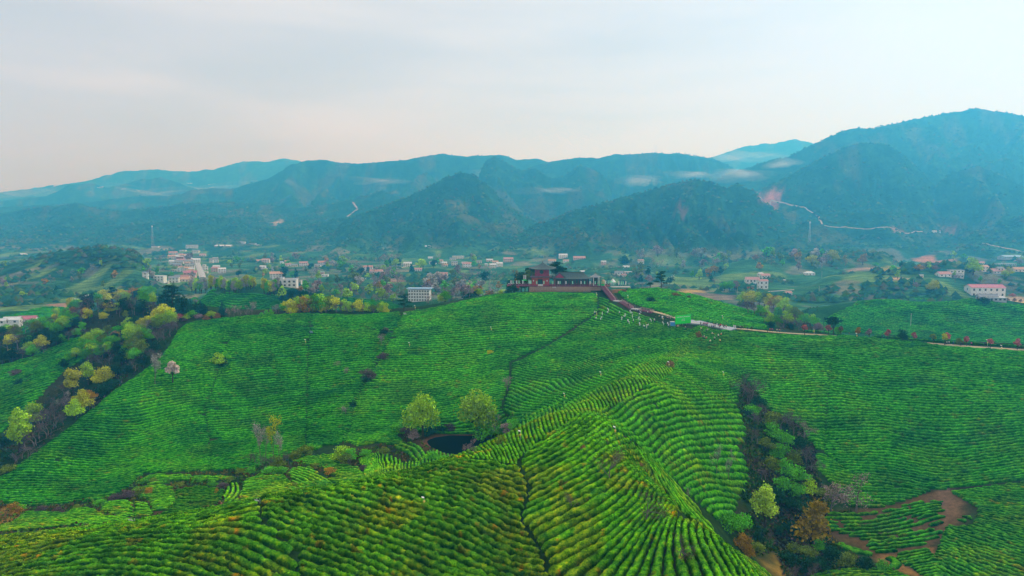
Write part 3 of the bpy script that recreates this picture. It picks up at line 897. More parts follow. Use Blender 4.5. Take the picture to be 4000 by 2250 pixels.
def hedge(pl, width, height, seg, prof, bump, tint, seed):
    """one hedge row swept along a ground polyline: a bumpy rounded body set on the ground"""
    p = densify(pl, seg)
    n = len(p)
    if n < 3:
        return None
    if n > 6:
        q = p.copy()
        q[1:-1] = 0.25 * p[:-2] + 0.5 * p[1:-1] + 0.25 * p[2:]
        p = q
    t = np.gradient(p, axis=0)
    t /= np.maximum(1e-6, np.hypot(t[:, 0], t[:, 1]))[:, None]
    nx, ny = -t[:, 1], t[:, 0]
    s = np.arange(n) * seg
    if np.ndim(width):
        width = np.interp(np.linspace(0, 1, n), np.linspace(0, 1, len(width)), width)
    end = np.minimum(1, np.minimum(s + 0.25, s[::-1] + 0.25) / 0.8) ** 0.5
    wv = width * 0.5 * (1 + 1.3 * bump * (vnoise(s / 1.3, s * 0 + seed, 3) - 0.5) * 2) * end
    hv_ = height * (1 + 1.5 * bump * (vnoise(s / 1.1, s * 0 + seed, 4) - 0.5) * 2) * end
    a = np.linspace(0, math.pi, prof)
    ca = np.sign(np.cos(a)) * np.abs(np.cos(a)) ** 0.75
    sa = np.sin(a) ** 0.7
    lx = wv[:, None] * ca[None]; lz = hv_[:, None] * sa[None]
    cx = p[:, 0][:, None] + nx[:, None] * lx
    cy = p[:, 1][:, None] + ny[:, None] * lx
    # clumps: push the surface in and out
    k = (vnoise(cx * 1.6 + lz, cy * 1.6, seed & 7) - 0.5) * 2 * bump * 0.9
    cx = cx + nx[:, None] * k * ca; cy = cy + ny[:, None] * k * ca
    gz = gh(cx, cy)
    zc = gz + lz + k * 0.9 * (lz > 0.1) - 0.12 * (lz <= 0.1)
    v = np.stack([cx, cy, zc], -1).reshape(-1, 3)
    i = np.arange(n - 1)[:, None] * prof + np.arange(prof - 1)[None]
    f = np.stack([i, i + 1, i + prof + 1, i + prof], -1).reshape(-1, 4)
    g1 = fbm(cx / 7, cy / 7, 21, 3)[..., None]
    g2 = vnoise(cx / 1.7, cy / 1.7, 22)[..., None]
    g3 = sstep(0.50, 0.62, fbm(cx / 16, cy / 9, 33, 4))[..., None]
    g4 = sstep(0.52, 0.68, fbm(cx / 11, cy / 8, 63, 4))[..., None]
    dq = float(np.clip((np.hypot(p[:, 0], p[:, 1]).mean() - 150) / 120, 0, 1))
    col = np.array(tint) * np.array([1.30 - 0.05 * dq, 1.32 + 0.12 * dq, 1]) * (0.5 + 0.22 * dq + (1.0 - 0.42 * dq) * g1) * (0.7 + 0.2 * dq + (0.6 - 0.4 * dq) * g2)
    # new shoots pale on top; flanks painted darker too, shading the gaps between rows
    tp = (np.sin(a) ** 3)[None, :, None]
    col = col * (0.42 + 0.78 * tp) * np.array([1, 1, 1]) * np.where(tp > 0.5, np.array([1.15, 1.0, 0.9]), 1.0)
    rust = (vnoise(cx / 1.6, cy / 1.6, 44)[..., None] > 0.90)
    col = col * np.where(rust, np.array([2.0, 0.75, 1.4]), 1.0)
    col = col * (1 - g4) + g4 * col * np.array([1.9 - 0.5 * dq, 0.98, 0.9])
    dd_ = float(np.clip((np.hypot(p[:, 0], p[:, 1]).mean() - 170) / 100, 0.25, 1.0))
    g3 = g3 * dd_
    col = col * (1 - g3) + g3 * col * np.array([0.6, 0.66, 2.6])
    col = col.reshape(-1, 3)
    if seg < 0.5:
        # leafy shoots standing out of the surface
        r = np.random.default_rng(seed)
        m_ = int(n * seg * 9)
        ii = r.integers(0, n - 1, m_); jj = r.integers(1, prof - 2, m_)
        k0 = ii * prof + jj
        ww = r.random((m_, 1)); w2 = r.random((m_, 1))
        Pc = v[k0] * (1 - ww) + v[k0 + prof] * ww
        Pc = Pc * (1 - w2) + v[k0 + 1] * w2 + (0, 0, 0.06)
        V2, F2 = leaf_cards(Pc, 0.34, r)
        c2 = np.repeat(col[k0] * r.uniform(0.6, 1.7, (m_, 1)), 4, 0)
        return np.concatenate([v, V2]), [f, F2 + len(v)], np.concatenate([col, c2])
    return v, f, col


def leaf_cards(P, size, r, flat=0.0):
    """one small bent leaf clump (two triangles) at every point"""
    n = len(P)
    a = r.normal(size=(n, 3)); a[:, 2] *= (1 - flat); a /= np.linalg.norm(a, axis=1)[:, None]
    b = r.normal(size=(n, 3)); b = np.cross(a, b); b /= np.linalg.norm(b, axis=1)[:, None] + 1e-9
    s = size * r.uniform(0.55, 1.25, (n, 1))
    v0 = P - a * s * 0.5; v1 = P + b * s * 0.45 + a * s * 0.05; v2 = P + a * s * 0.6; v3 = P - b * s * 0.45 + np.cross(a, b) * s * 0.25
    V = np.stack([v0, v1, v2, v3], 1).reshape(-1, 3)
    i = np.arange(n)[:, None] * 4
    Fq = np.concatenate([i + np.array([[0, 1, 2]]), i + np.array([[0, 2, 3]])])
    return V, Fq


ORD = 'topmost second third fourth fifth sixth seventh eighth ninth tenth eleventh twelfth thirteenth fourteenth fifteenth sixteenth seventeenth eighteenth nineteenth'.split()
TENS = {2: 'twent', 3: 'thirt', 4: 'fort', 5: 'fift', 6: 'sixt', 7: 'sevent', 8: 'eight', 9: 'ninet'}


def ordinal(k):
    if k < 19:
        return ORD[k]
    t, r = divmod(k + 1, 10)
    if t > 9:
        return 'low'
    return TENS[t] + ('ieth' if r == 0 else 'y-' + ['', 'first', 'second', 'third', 'fourth', 'fifth', 'sixth', 'seventh', 'eighth', 'ninth'][r])


rows = []
for fi, fd in enumerate(FIELDS):
    wp = ipts(fd['poly'], fd['after'])
    if len(wp) < 3:
        continue
    if fd['push']:
        lo_, hi_, dm = fd['push']
        for k_ in range(lo_, min(hi_ + 1, len(wp))):
            x_, y_ = wp[k_]
            wp[k_] = (x_ * (1 + dm / y_), y_ + dm)
    wpa = np.array(wp)
    phi, Wg = field_phi(fd['guides'], fd['sp'], fd['after'])
    box = (wpa[:, 0].min(), wpa[:, 1].min(), wpa[:, 0].max(), wpa[:, 1].max())
    fd['w'] = wp
    PL = []
    for pl in level_lines(phi, lambda X, Y, wp=wp: in_poly(X, Y, wp), box, 1.3 if fd['sp'] < 1.6 else 1.5):
        if np.hypot(*(pl[1:] - pl[:-1]).T).sum() > 2.0:
            PL.append(densify(pl, 0.75))
    if not PL:
        continue
    A_ = np.concatenate(PL)
    ok_ = in_poly(A_[:, 0], A_[:, 1], wp) & ~in_poly(A_[:, 0], A_[:, 1], POND) & (vnoise(A_[:, 0] / 1.9, A_[:, 1] / 1.9, 91) > np.where(A_[:, 1] > 160, 0.03, 0.0))
    if fd['sparse']:
        ok_ &= vnoise(A_[:, 0] / 3.0, A_[:, 1] / 3.0, 71) > fd['sparse'] + 0.1
    z_ = gh(A_[:, 0], A_[:, 1]) + 1.0
    ok_ &= seen(A_[:, 0], A_[:, 1], z_, 3.0)
    U_, V_ = project(A_[:, 0], A_[:, 1], z_)
    ok_ &= (U_ > -260) & (U_ < 4260) & (V_ < 2420)
    e = 0.5
    gx_ = phi(A_[:, 0] + e, A_[:, 1]) - phi(A_[:, 0] - e, A_[:, 1])
    gy_ = phi(A_[:, 0], A_[:, 1] + e) - phi(A_[:, 0], A_[:, 1] - e)
    SP_ = np.clip(1.0 / np.maximum(1e-3, np.hypot(gx_, gy_)), 0.9, 3.3)
    o_ = 0
    for pl in PL:
        n_ = len(pl)
        ok = ok_[o_:o_ + n_]
        idx = np.nonzero(ok)[0]
        if len(idx):
            for run in np.split(idx, np.nonzero(np.diff(idx) > 1)[0] + 1):
                if len(run) < 3:
                    continue
                q = pl[run[0]:run[-1] + 1]
                t0 = q[0] - q[1]; t1 = q[-1] - q[-2]
                ex_ = 0.0 if np.hypot(q[0, 0], q[0, 1]) < 175 else 1.0
                if ex_:
                    q = np.concatenate([[q[0] + t0], q, [q[-1] + t1]])
                uu = U_[o_ + run[0]:o_ + run[-1] + 1]; vv = V_[o_ + run[0]:o_ + run[-1] + 1]
                d = float(np.hypot(q[:, 0], q[:, 1]).mean())
                lng = np.hypot(np.diff(uu), np.diff(vv)).sum()
                rows.append((lng / d, d, fi, q, SP_[o_ + run[0]:o_ + run[-1] + 1], float(uu.mean()), float(vv.mean())))
        o_ += n_
rows.sort(key=lambda r: -r[0])
print('rows', len(rows), 'metres', sum(len(r[3]) * 0.75 for r in rows))
rest_v, rest_f, rest_c = [], [], []
ROWOBJ = []
off = 0
tri = 0
inview = 0
for k, (sz, d, fi, q, sp, u_, v_) in enumerate(rows):
    fd = FIELDS[fi]
    seg = max(0.27, min(1.6, d / 330.0)) if d < 165 else min(1.6, d / 260.0); prof = 10 if d < 165 else (7 if d < 240 else 5)
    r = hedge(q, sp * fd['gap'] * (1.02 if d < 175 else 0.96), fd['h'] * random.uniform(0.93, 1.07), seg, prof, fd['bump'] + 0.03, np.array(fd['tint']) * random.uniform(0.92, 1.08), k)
    if r is None:
        continue
    tri += sum(2 * len(a) for a in r[1]) if isinstance(r[1], list) else 2 * len(r[1])
    if inview < 300 and -50 < u_ < 4050:
        inview += 1
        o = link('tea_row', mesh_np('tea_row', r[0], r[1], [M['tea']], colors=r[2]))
        tag(o, fd['label'], 'tea row', 'rows of ' + fd['label'].replace('tea hedge', 'tea hedges', 1))
        ROWOBJ.append((fi, v_, o))
    else:
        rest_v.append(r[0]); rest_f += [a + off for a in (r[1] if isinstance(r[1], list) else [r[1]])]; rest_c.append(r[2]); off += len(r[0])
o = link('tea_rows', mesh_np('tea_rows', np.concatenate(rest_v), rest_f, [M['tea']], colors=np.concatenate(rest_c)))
tag(o, 'green tea hedge rows covering the farther hillsides', 'tea rows', kind='stuff')
print('row triangles', tri)
for fi in set(a[0] for a in ROWOBJ):
    mine = sorted([a for a in ROWOBJ if a[0] == fi], key=lambda a: a[1])
    for k, (_, _, o) in enumerate(mine):
        if len(mine) > 1:
            w_ = (ordinal(k) + ' from the top: ' if k else 'topmost: ') + o['label']
            o['label'] = ' '.join(w_.split()[:16])

# ------------------------------------------------------------------ ground colours
def px_poly(px, after=0.0):
    return ipts(px, after)


FOREST_G = np.array([0.020, 0.075, 0.022])


def paint(x, y, base, poly, col, soft=3.0, wob=0.0, seed=1):
    if len(poly) < 3:
        return base
    xx = x + wob * (fbm(x / (wob * 3 + 1), y / (wob * 3 + 1), seed, 3) - 0.5) * 2
    yy = y + wob * (fbm(x / (wob * 3 + 1), y / (wob * 3 + 1), seed + 7, 3) - 0.5) * 2
    p = np.array(poly)
    near = (xx > p[:, 0].min() - soft) & (xx < p[:, 0].max() + soft) & (yy > p[:, 1].min() - soft) & (yy < p[:, 1].max() + soft)
    if not near.any():
        return base
    d = dist_poly(xx[near], yy[near], poly)
    d = np.where(in_poly(xx[near], yy[near], poly), -d, d)
    w = (1 - sstep(-soft, soft, d))[..., None]
    base[near] = base[near] * (1 - w) + np.array(col) * w
    return base


_ZD = zip
X, Y, fc = polar_sheet(55, 600, 400, 600, 1.05)
Z = gh(X, Y)
n = fbm(X / 9, Y / 9, 5, 4)[..., None]
n2 = fbm(X / 3, Y / 3, 15, 3)[..., None]
col = np.array([0.022, 0.055, 0.014]) * (0.5 + 1.0 * n) * (0.6 + 0.8 * n2)
brown = sstep(0.52, 0.66, fbm(X / 16, Y / 16, 9, 4))[..., None] * 0.5
col = col * (1 - brown) + brown * np.array([0.055, 0.04, 0.022])
gt = (sstep(395, 430, Y) * (1 - 0.0))[..., None]
col = col * (1 - gt) + gt * np.array([0.022, 0.10, 0.035]) * (0.6 + 0.8 * n)
col = np.ascontiguousarray(col)
EARTH = (0.17, 0.105, 0.06)
col = paint(X, Y, col, px_poly([(3250, 2000), (3400, 1975), (3560, 1960), (3640, 1925), (3700, 1910), (3760, 1930), (3790, 1990), (3770, 2030), (3720, 2060), (3690, 2110), (3660, 2160), (3640, 2240), (3600, 2240), (3630, 2150), (3520, 2160), (3420, 2180), (3380, 2150), (3230, 2090), (3200, 2050)]), (0.12, 0.075, 0.035), 2.5, 4.0)
col = paint(X, Y, col, px_poly([(3660, 1925), (3720, 1905), (3760, 1960), (3740, 2010), (3700, 2050), (3680, 2040), (3690, 1980)]), EARTH, 1.5, 2.0)
col = paint(X, Y, col, px_poly([(3440, 2160), (3500, 2175), (3620, 2250), (3700, 2330), (3640, 2330), (3560, 2250), (3430, 2190)]), (0.28, 0.15, 0.05), 1.0, 1.0)
col = paint(X, Y, col, px_poly([(3610, 2140), (3650, 2140), (3670, 2190), (3680, 2260), (3650, 2260), (3640, 2190)]), (0.24, 0.12, 0.05), 1.0, 1.0)
col = paint(X, Y, col, px_poly([(2975, 2190), (3040, 2165), (3065, 2185), (3070, 2250), (3010, 2230)], 150), (0.30, 0.19, 0.04), 2.5, 3.0)
col = paint(X, Y, col, px_poly([(2980, 2120), (3060, 2105), (3140, 2110), (3130, 2150), (3040, 2170), (2975, 2160)], 150), (0.05, 0.085, 0.03), 2.0, 1.5)
col = paint(X, Y, col, px_poly([(1620, 1722), (1690, 1700), (1800, 1690), (1960, 1705), (1960, 1740), (1900, 1775), (1790, 1800), (1740, 1790), (1650, 1745)]), (0.15, 0.075, 0.04), 2.0, 2.0)
col = paint(X, Y, col, px_poly([(1758, 1780), (1840, 1762), (1850, 1775), (1790, 1796), (1765, 1795)]), (0.55, 0.46, 0.45), 0.7, 0.6)
col = paint(X, Y, col, px_poly([(640, 1900), (880, 1915), (860, 1990), (760, 2030), (570, 2035)], 170), (0.09, 0.05, 0.02), 2, 2)
col = paint(X, Y, col, px_poly([(0, 1985), (70, 1980), (110, 2010), (20, 2050), (-60, 2060)], 170), (0.26, 0.15, 0.03), 3, 2)
col = paint(X, Y, col, px_poly([(2000, 1140), (2330, 1146), (2330, 1154), (1990, 1150)]), (0.05, 0.10, 0.03), 1.0, 1.0)
col = paint(X, Y, col, px_poly([(2380, 1130), (2440, 1130), (2440, 1142), (2390, 1144)]), (0.30, 0.15, 0.06), 1.5, 1.0)
for (u, v) in [(880, 1965), (1375, 1900), (850, 1985)]:
    h = hit(u, v, 150)
    if h:
        r_ = np.hypot(X - h[0], Y - h[1])
        w = (1 - sstep(1.0, 2.6, r_))[..., None]
        col = col * (1 - w) + w * np.array([0.30, 0.15, 0.09])
g = link('ground', mesh_np('ground', np.stack([X, Y, Z], -1).reshape(-1, 3), fc, [M['soil']], colors=col.reshape(-1, 3)))
structure(g)

# ------------------------------------------------------------------ valley and mountains
m_far, ft, fb = new_mat('hillside')
geo = ft.nodes.new('ShaderNodeNewGeometry')
a_ = ft.nodes.new('ShaderNodeAttribute'); a_.attribute_name = 'tint'
nA = noise_n(ft, 0.022, 9, 0.74)
rA = ramp(ft, [(0.30, (0.45, 0.5, 0.55)), (0.47, (0.85, 0.9, 0.9)), (0.58, (1.3, 1.25, 1.1)), (0.72, (2.3, 1.9, 1.5))])
ft.links.new(nA.outputs['Fac'], rA.inputs[0])
mA = ft.nodes.new('ShaderNodeMix'); mA.data_type = 'RGBA'; mA.blend_type = 'MULTIPLY'; mA.inputs['Factor'].default_value = 1
ft.links.new(rA.outputs[0], mA.inputs['A']); ft.links.new(a_.outputs['Color'], mA.inputs['B'])
# terraces: tea rows and terrace banks follow the contours (planted lines, too far to tell bush from bush)
sp_ = ft.nodes.new('ShaderNodeSeparateXYZ'); ft.links.new(geo.outputs['Position'], sp_.inputs[0])
nW = noise_n(ft, 0.006, 3, 0.5)
my = ft.nodes.new('ShaderNodeMath'); my.operation = 'MULTIPLY_ADD'; my.inputs[1].default_value = 0.30
ft.links.new(sp_.outputs['Y'], my.inputs[0])
mw = ft.nodes.new('ShaderNodeMath'); mw.operation = 'MULTIPLY'; mw.inputs[1].default_value = 60
ft.links.new(nW.outputs['Fac'], mw.inputs[0]); ft.links.new(mw.outputs[0], my.inputs[2])
mz = ft.nodes.new('ShaderNodeMath'); mz.operation = 'MULTIPLY_ADD'; mz.inputs[1].default_value = 1.1
ft.links.new(sp_.outputs['Z'], mz.inputs[0]); ft.links.new(my.outputs[0], mz.inputs[2])
sn = ft.nodes.new('ShaderNodeMath'); sn.operation = 'SINE'; ft.links.new(mz.outputs[0], sn.inputs[0])
rS = ramp(ft, [(0.0, (0.55, 0.6, 0.65)), (0.5, (1.15, 1.15, 1.1)), (1.0, (1.25, 1.25, 1.15))])
ms = ft.nodes.new('ShaderNodeMath'); ms.operation = 'MULTIPLY_ADD'; ms.inputs[1].default_value = 0.5; ms.inputs[2].default_value = 0.5
ft.links.new(sn.outputs[0], ms.inputs[0]); ft.links.new(ms.outputs[0], rS.inputs[0])
aT = ft.nodes.new('ShaderNodeAttribute'); aT.attribute_name = 'terrace'
mB = ft.nodes.new('ShaderNodeMix'); mB.data_type = 'RGBA'; mB.blend_type = 'MULTIPLY'
ft.links.new(aT.outputs['Fac'], mB.inputs['Factor'])
ft.links.new(mA.outputs['Result'], mB.inputs['A']); ft.links.new(rS.outputs[0], mB.inputs['B'])
ft.links.new(mB.outputs['Result'], fb.inputs['Base Color'])
nB = noise_n(ft, 0.07, 6, 0.7)
bB = ft.nodes.new('ShaderNodeBump'); bB.inputs['Strength'].default_value = 1.0; bB.inputs['Distance'].default_value = 7.0
ft.links.new(nB.outputs['Fac'], bB.inputs['Height']); ft.links.new(bB.outputs[0], fb.inputs['Normal'])
fb.inputs['Roughness'].default_value = 0.95; fb.inputs['Specular IOR Level'].default_value = 0.0

X = FX_; Y = _fy; Z = FZ - 0.02
ny_, nx_ = X.shape
i = np.arange(ny_ - 1)[:, None] * nx_ + np.arange(nx_ - 1)[None]
fc = np.stack([i, i + 1, i + nx_ + 1, i + nx_], -1).reshape(-1, 4)
k0 = fbm(X / 130, Y / 200, 301, 5)
k1 = fbm(X / 60, Y / 90, 302, 4)
valley = 1 - sstep(-66, -30, Z)
forest = np.array([0.028, 0.105, 0.060])  # blue raised to paint some haze into the slopes
cb = forest * np.ones(X.shape + (1,))
# greener tea terraces, brown winter woods and pale plots on the valley floor, lightened to paint in haze
w = (sstep(0.40, 0.52, k0) * valley)[..., None]
cb = cb * (1 - w) + w * np.array([0.05, 0.16, 0.08])
w = (sstep(0.55, 0.66, k1) * valley * 0.85)[..., None]
cb = cb * (1 - w) + w * np.array([0.20, 0.20, 0.15])
w = (sstep(0.60, 0.70, fbm(X / 45, Y / 70, 305, 3)) * valley)[..., None]
cb = cb * (1 - w) + w * np.array([0.14, 0.25, 0.08])
w = (sstep(0.56, 0.72, fbm(X / 80, Y / 110, 307, 5)) * (1 - valley) * 0.8)[..., None]
cb = cb * (1 - w) + w * np.array([0.11, 0.12, 0.05])
cb = np.ascontiguousarray(cb)
# the nearest low hills are solid tea
for pl, D, W, L, s in RANGES[14:]:
    pass
PATCHES = [([(3560, 1010), (3640, 995), (3740, 1015), (3700, 1030), (3620, 1032)], (0.42, 0.20, 0.13)), ([(3430, 1045), (3490, 1042), (3520, 1065), (3440, 1065)], (0.36, 0.30, 0.10)),
           ([(3300, 1055), (3420, 1043), (3410, 1050), (3320, 1062)], (0.45, 0.30, 0.22)), ([(3470, 1085), (3550, 1085), (3540, 1098), (3480, 1098)], (0.42, 0.30, 0.22)),
           ([(2955, 745), (2975, 755), (3005, 762), (3060, 755), (3040, 790), (2990, 798), (2960, 780)], (0.55, 0.20, 0.17)),
           ([(3480, 897), (3520, 893), (3530, 903), (3490, 905)], (0.5, 0.22, 0.16)), ([(3670, 885), (3730, 895), (3740, 912), (3680, 905)], (0.35, 0.16, 0.12)),
           ([(2620, 1150), (2660, 1128), (2750, 1135), (2760, 1150), (2700, 1165)], (0.42, 0.30, 0.10)), ([(2700, 1140), (2880, 1155), (2860, 1175), (2720, 1170)], (0.20, 0.17, 0.15)),
           ([(3800, 1215), (3870, 1190), (4000, 1190), (4100, 1230), (4100, 1262), (3990, 1250), (3900, 1225)], (0.50, 0.22, 0.16)), ([(3870, 1165), (4060, 1160), (4060, 1185), (3900, 1182)], (0.50, 0.36, 0.24)),
           ([(180, 1190), (280, 1180), (300, 1205), (190, 1212)], (0.50, 0.30, 0.20)), ([(1460, 1090), (1560, 1088), (1580, 1100), (1480, 1106)], (0.36, 0.24, 0.20)),
           ([(1840, 1150), (1980, 1130), (2000, 1150), (1900, 1175), (1830, 1170)], (0.22, 0.36, 0.08)), ([(1450, 1110), (1520, 1100), (1520, 1120), (1470, 1125)], (0.20, 0.42, 0.02)),
           ([(1060, 870), (1100, 855), (1110, 862), (1070, 885)], (0.4, 0.3, 0.2)), ([(2640, 800), (2680, 830), (2660, 860), (2630, 840)], (0.22, 0.11, 0.07))]
for pp, cc in PATCHES:
    P2 = ipts([(a, b, 560) for a, b in pp])
    d_ = np.mean([q[1] for q in P2]) if P2 else 1000
    cb = paint(X, Y, cb, P2, cc, 2 + d_ * 0.003, 3.0 + d_ * 0.003)
me = mesh_np('valley_and_mountains', np.stack([X, Y, Z], -1).reshape(-1, 3), fc, [m_far], colors=cb.reshape(-1, 3))
ta = me.attributes.new('terrace', 'FLOAT', 'POINT')
steep = (1 - sstep(-40, 0, Z)) * (1 - sstep(1300, 2000, Y))
ta.data.foreach_set('value', (np.clip(steep, 0, 1) * (1 - 0.8 * sstep(0.5, 0.6, k1)) * np.clip(420 / (Y - 150), 0.25, 1.0)).astype(np.float32).ravel())
structure(link('mountains', me))


# ------------------------------------------------------------------ roads and paths: ribbons that follow the ground
def ribbon(name, pl, width, mat, lift=0.12, step=3.0, label=None, cat=None, mod=None):
    p = densify(pl, step)
    t = np.gradient(p, axis=0); t /= np.maximum(1e-6, np.hypot(t[:, 0], t[:, 1]))[:, None]
    n_ = np.stack([-t[:, 1], t[:, 0]], 1)
    cols = []
    offs = np.linspace(-0.5, 0.5, 5)
    for k_, o_ in enumerate(offs):
        w_ = width * (1 + 0.15 * (vnoise(np.arange(len(p)) / 3.0, np.full(len(p), k_ * 1.0), 8) - 0.5))
        q = p + n_ * (o_ * w_)[:, None]
        cols.append(q)
    Q = np.stack(cols, 1)
    z_ = gh(Q[..., 0], Q[..., 1])
    z_ = np.maximum(z_, z_.mean(1, keepdims=True) * 0.5 + z_ * 0.5) + lift
    z_[:, 0] -= lift * 1.5; z_[:, -1] -= lift * 1.5
    v = np.concatenate([Q, z_[..., None]], -1).reshape(-1, 3)
    m_ = 5
    i = np.arange(len(p) - 1)[:, None] * m_ + np.arange(m_ - 1)[None]
    f = np.stack([i, i + m_, i + m_ + 1, i + 1], -1).reshape(-1, 4)
    o = link(name, mesh_np(name, v, f, [mat]))
    structure(o)
    return o


M['dirt_road'] = mottled('dirt_road', [(0.3, (0.40, 0.30, 0.24)), (0.7, (0.60, 0.48, 0.40))], 0.3, 4, 0.6)
M['concrete'] = mottled('concrete', [(0.3, (0.34, 0.34, 0.34)), (0.7, (0.50, 0.50, 0.48))], 0.8, 5, 0.6)
M['tan_path'] = mottled('tan_path', [(0.3, (0.42, 0.34, 0.18)), (0.7, (0.62, 0.52, 0.32))], 0.9, 5, 0.6)
ribbon('mountain_road', ipts([(a, b, 900) for a, b in [(2968, 775), (3010, 783), (3070, 796), (3110, 806), (3150, 818), (3175, 832), (3195, 845), (3205, 862), (3212, 878)]]), 5.0, M['dirt_road'], 1.0, 8)
ribbon('mountain_road', ipts([(a, b, 900) for a, b in [(3220, 881), (3240, 886), (3300, 889), (3400, 897), (3500, 900), (3600, 905), (3640, 911)]]), 1.8, M['dirt_road'], 0.8, 8)
ribbon('mountain_road', ipts([(a, b, 900) for a, b in [(3830, 950), (3900, 965), (4000, 985), (4100, 1000)]]), 2.6, M['dirt_road'], 0.8, 8)
ribbon('valley_road', ipts([(a, b, 900) for a, b in [(764, 1015), (772, 1030), (782, 1055), (792, 1085)]]), 12, M['concrete'], 0.6, 8)
ribbon('hill_track', ipts([(a, b, 900) for a, b in [(1354, 848), (1370, 838), (1385, 825), (1398, 818), (1385, 800), (1378, 790)]]), 7, M['dirt_road'], 1.5, 6)
ribbon('farm_road', ipts([(a, b, 560) for a, b in [(2880, 1140), (2950, 1142), (3020, 1138), (3100, 1132)]]), 3.5, M['concrete'], 0.3, 4)
ribbon('lane', ipts([(a, b, 560) for a, b in [(1500, 1056), (1540, 1050), (1600, 1040), (1660, 1030)]]), 5, M['dirt_road'], 0.5, 6)
RIDGE = ipts([(2700, 1262), (2740, 1266), (2790, 1272), (2850, 1283), (2920, 1288), (3000, 1296), (3100, 1304), (3200, 1309), (3300, 1317), (3450, 1328), (3600, 1341), (3700, 1349), (3800, 1357), (3900, 1363), (4000, 1370), (4150, 1380)])
ribbon('ridge_path', RIDGE, 2.2, M['tan_path'], 0.35, 2.0)
STAIR_PX = [(2352, 1150), (2400, 1176), (2425, 1180), (2470, 1207), (2500, 1212), (2550, 1222)]
FOOT = ipts([(2540, 1216), (2580, 1224), (2620, 1236), (2660, 1250), (2700, 1262)])
ribbon('footpath', FOOT, 2.6, M['tan_path'], 0.3, 2.0)

# ------------------------------------------------------------------ pond
wm, wtt, wb = new_mat('pond_water')
wb.inputs['Base Color'].default_value = (0.004, 0.010, 0.010, 1)
wb.inputs['Roughness'].default_value = 0.2
wb.inputs['Specular IOR Level'].default_value = 0.0
wn = noise_n(wtt, 1.5, 3, 0.5)
wbp = wtt.nodes.new('ShaderNodeBump'); wbp.inputs['Strength'].default_value = 0.15; wbp.inputs['Distance'].default_value = 0.1
wtt.links.new(wn.outputs['Fac'], wbp.inputs['Height']); wtt.links.new(wbp.outputs[0], wb.inputs['Normal'])
ctr = POND.mean(0)
pp = ctr + (POND - ctr) * 1.12
pv_ = np.array([(x, y, POND_Z) for x, y in pp] + [(ctr[0], ctr[1], POND_Z)])
nP = len(pp)
pf = np.array([(k, (k + 1) % nP, nP) for k in range(nP)])
structure(link('pond_water', mesh_np('pond_water', pv_, pf, [wm], smooth=False)))

# ------------------------------------------------------------------ mesh builder
class MB:
    def __init__(s):
        s.v = []; s.f = []; s.n = 0

    def add(s, v, f):
        v = np.asarray(v, float).reshape(-1, 3)
        s.v.append(v)
        s.f += [tuple(int(k) + s.n for k in q) for q in f]
        s.n += len(v)
        return s

    def box(s, c, d, rz=0.0, taper=1.0):
        x, y, z = d[0] / 2, d[1] / 2, d[2] / 2
        v = np.array([(-x, -y, -z), (x, -y, -z), (x, y, -z), (-x, y, -z), (-x * taper, -y * taper, z), (x * taper, -y * taper, z), (x * taper, y * taper, z), (-x * taper, y * taper, z)])
        if rz:
            ca, sa = math.cos(rz), math.sin(rz)
            v = np.stack([v[:, 0] * ca - v[:, 1] * sa, v[:, 0] * sa + v[:, 1] * ca, v[:, 2]], 1)
        return s.add(v + np.array(c), [(0, 3, 2, 1), (4, 5, 6, 7), (0, 1, 5, 4), (1, 2, 6, 5), (2, 3, 7, 6), (3, 0, 4, 7)])

    def tube(s, pts, radii, n=6, cap=True):
        pts = np.asarray(pts, float)
        radii = np.broadcast_to(np.asarray(radii, float), (len(pts),))
        V = []
        for i, p in enumerate(pts):
            t = pts[min(i + 1, len(pts) - 1)] - pts[max(i - 1, 0)]
            t = t / (np.linalg.norm(t) + 1e-9)
            a = np.array([1, 0, 0]) if abs(t[0]) < 0.8 else np.array([0, 1, 0])
            u = np.cross(t, a); u /= np.linalg.norm(u); w = np.cross(t, u)
            for k in range(n):
                an = 2 * math.pi * k / n
                V.append(p + radii[i] * (math.cos(an) * u + math.sin(an) * w))
        F_ = []
        for i in range(len(pts) - 1):
            for k in range(n):
                F_.append((i * n + k, i * n + (k + 1) % n, (i + 1) * n + (k + 1) % n, (i + 1) * n + k))
        if cap:
            F_.append(tuple(range(n))[::-1]); F_.append(tuple((len(pts) - 1) * n + k for k in range(n)))
        return s.add(V, F_)

    def lathe(s, prof, n=12, c=(0, 0, 0)):
        V = [(c[0] + r * math.cos(2 * math.pi * k / n), c[1] + r * math.sin(2 * math.pi * k / n), c[2] + z) for r, z in prof for k in range(n)]
        F_ = [(i * n + k, i * n + (k + 1) % n, (i + 1) * n + (k + 1) % n, (i + 1) * n + k) for i in range(len(prof) - 1) for k in range(n)]
        F_.append(tuple((len(prof) - 1) * n + k for k in range(n)))
        F_.append(tuple(range(n))[::-1])
        return s.add(V, F_)

    def mesh(s, name, mat, smooth=False, tint=None):
        me = bpy.data.meshes.new(name)
        me.from_pydata(np.concatenate(s.v).tolist(), [], s.f)
        me.update()
        if smooth:
            me.polygons.foreach_set('use_smooth', np.ones(len(me.polygons), bool))
        if mat is not None:
            me.materials.append(mat)
        return me

    def build(s, name, mat, parent=None, smooth=False, loc=(0, 0, 0), rotz=0.0):
        return link(name, s.mesh(name, mat, smooth), parent, loc, rotz)


def empty(name, loc, rotz=0.0, s=1.0):
    o = bpy.data.objects.new(name, None)
    COL.objects.link(o)
    o.empty_display_size = 0.3
    o.location = loc
    o.rotation_euler = (0, 0, rotz)
    o.scale = (s, s, s)
    return o


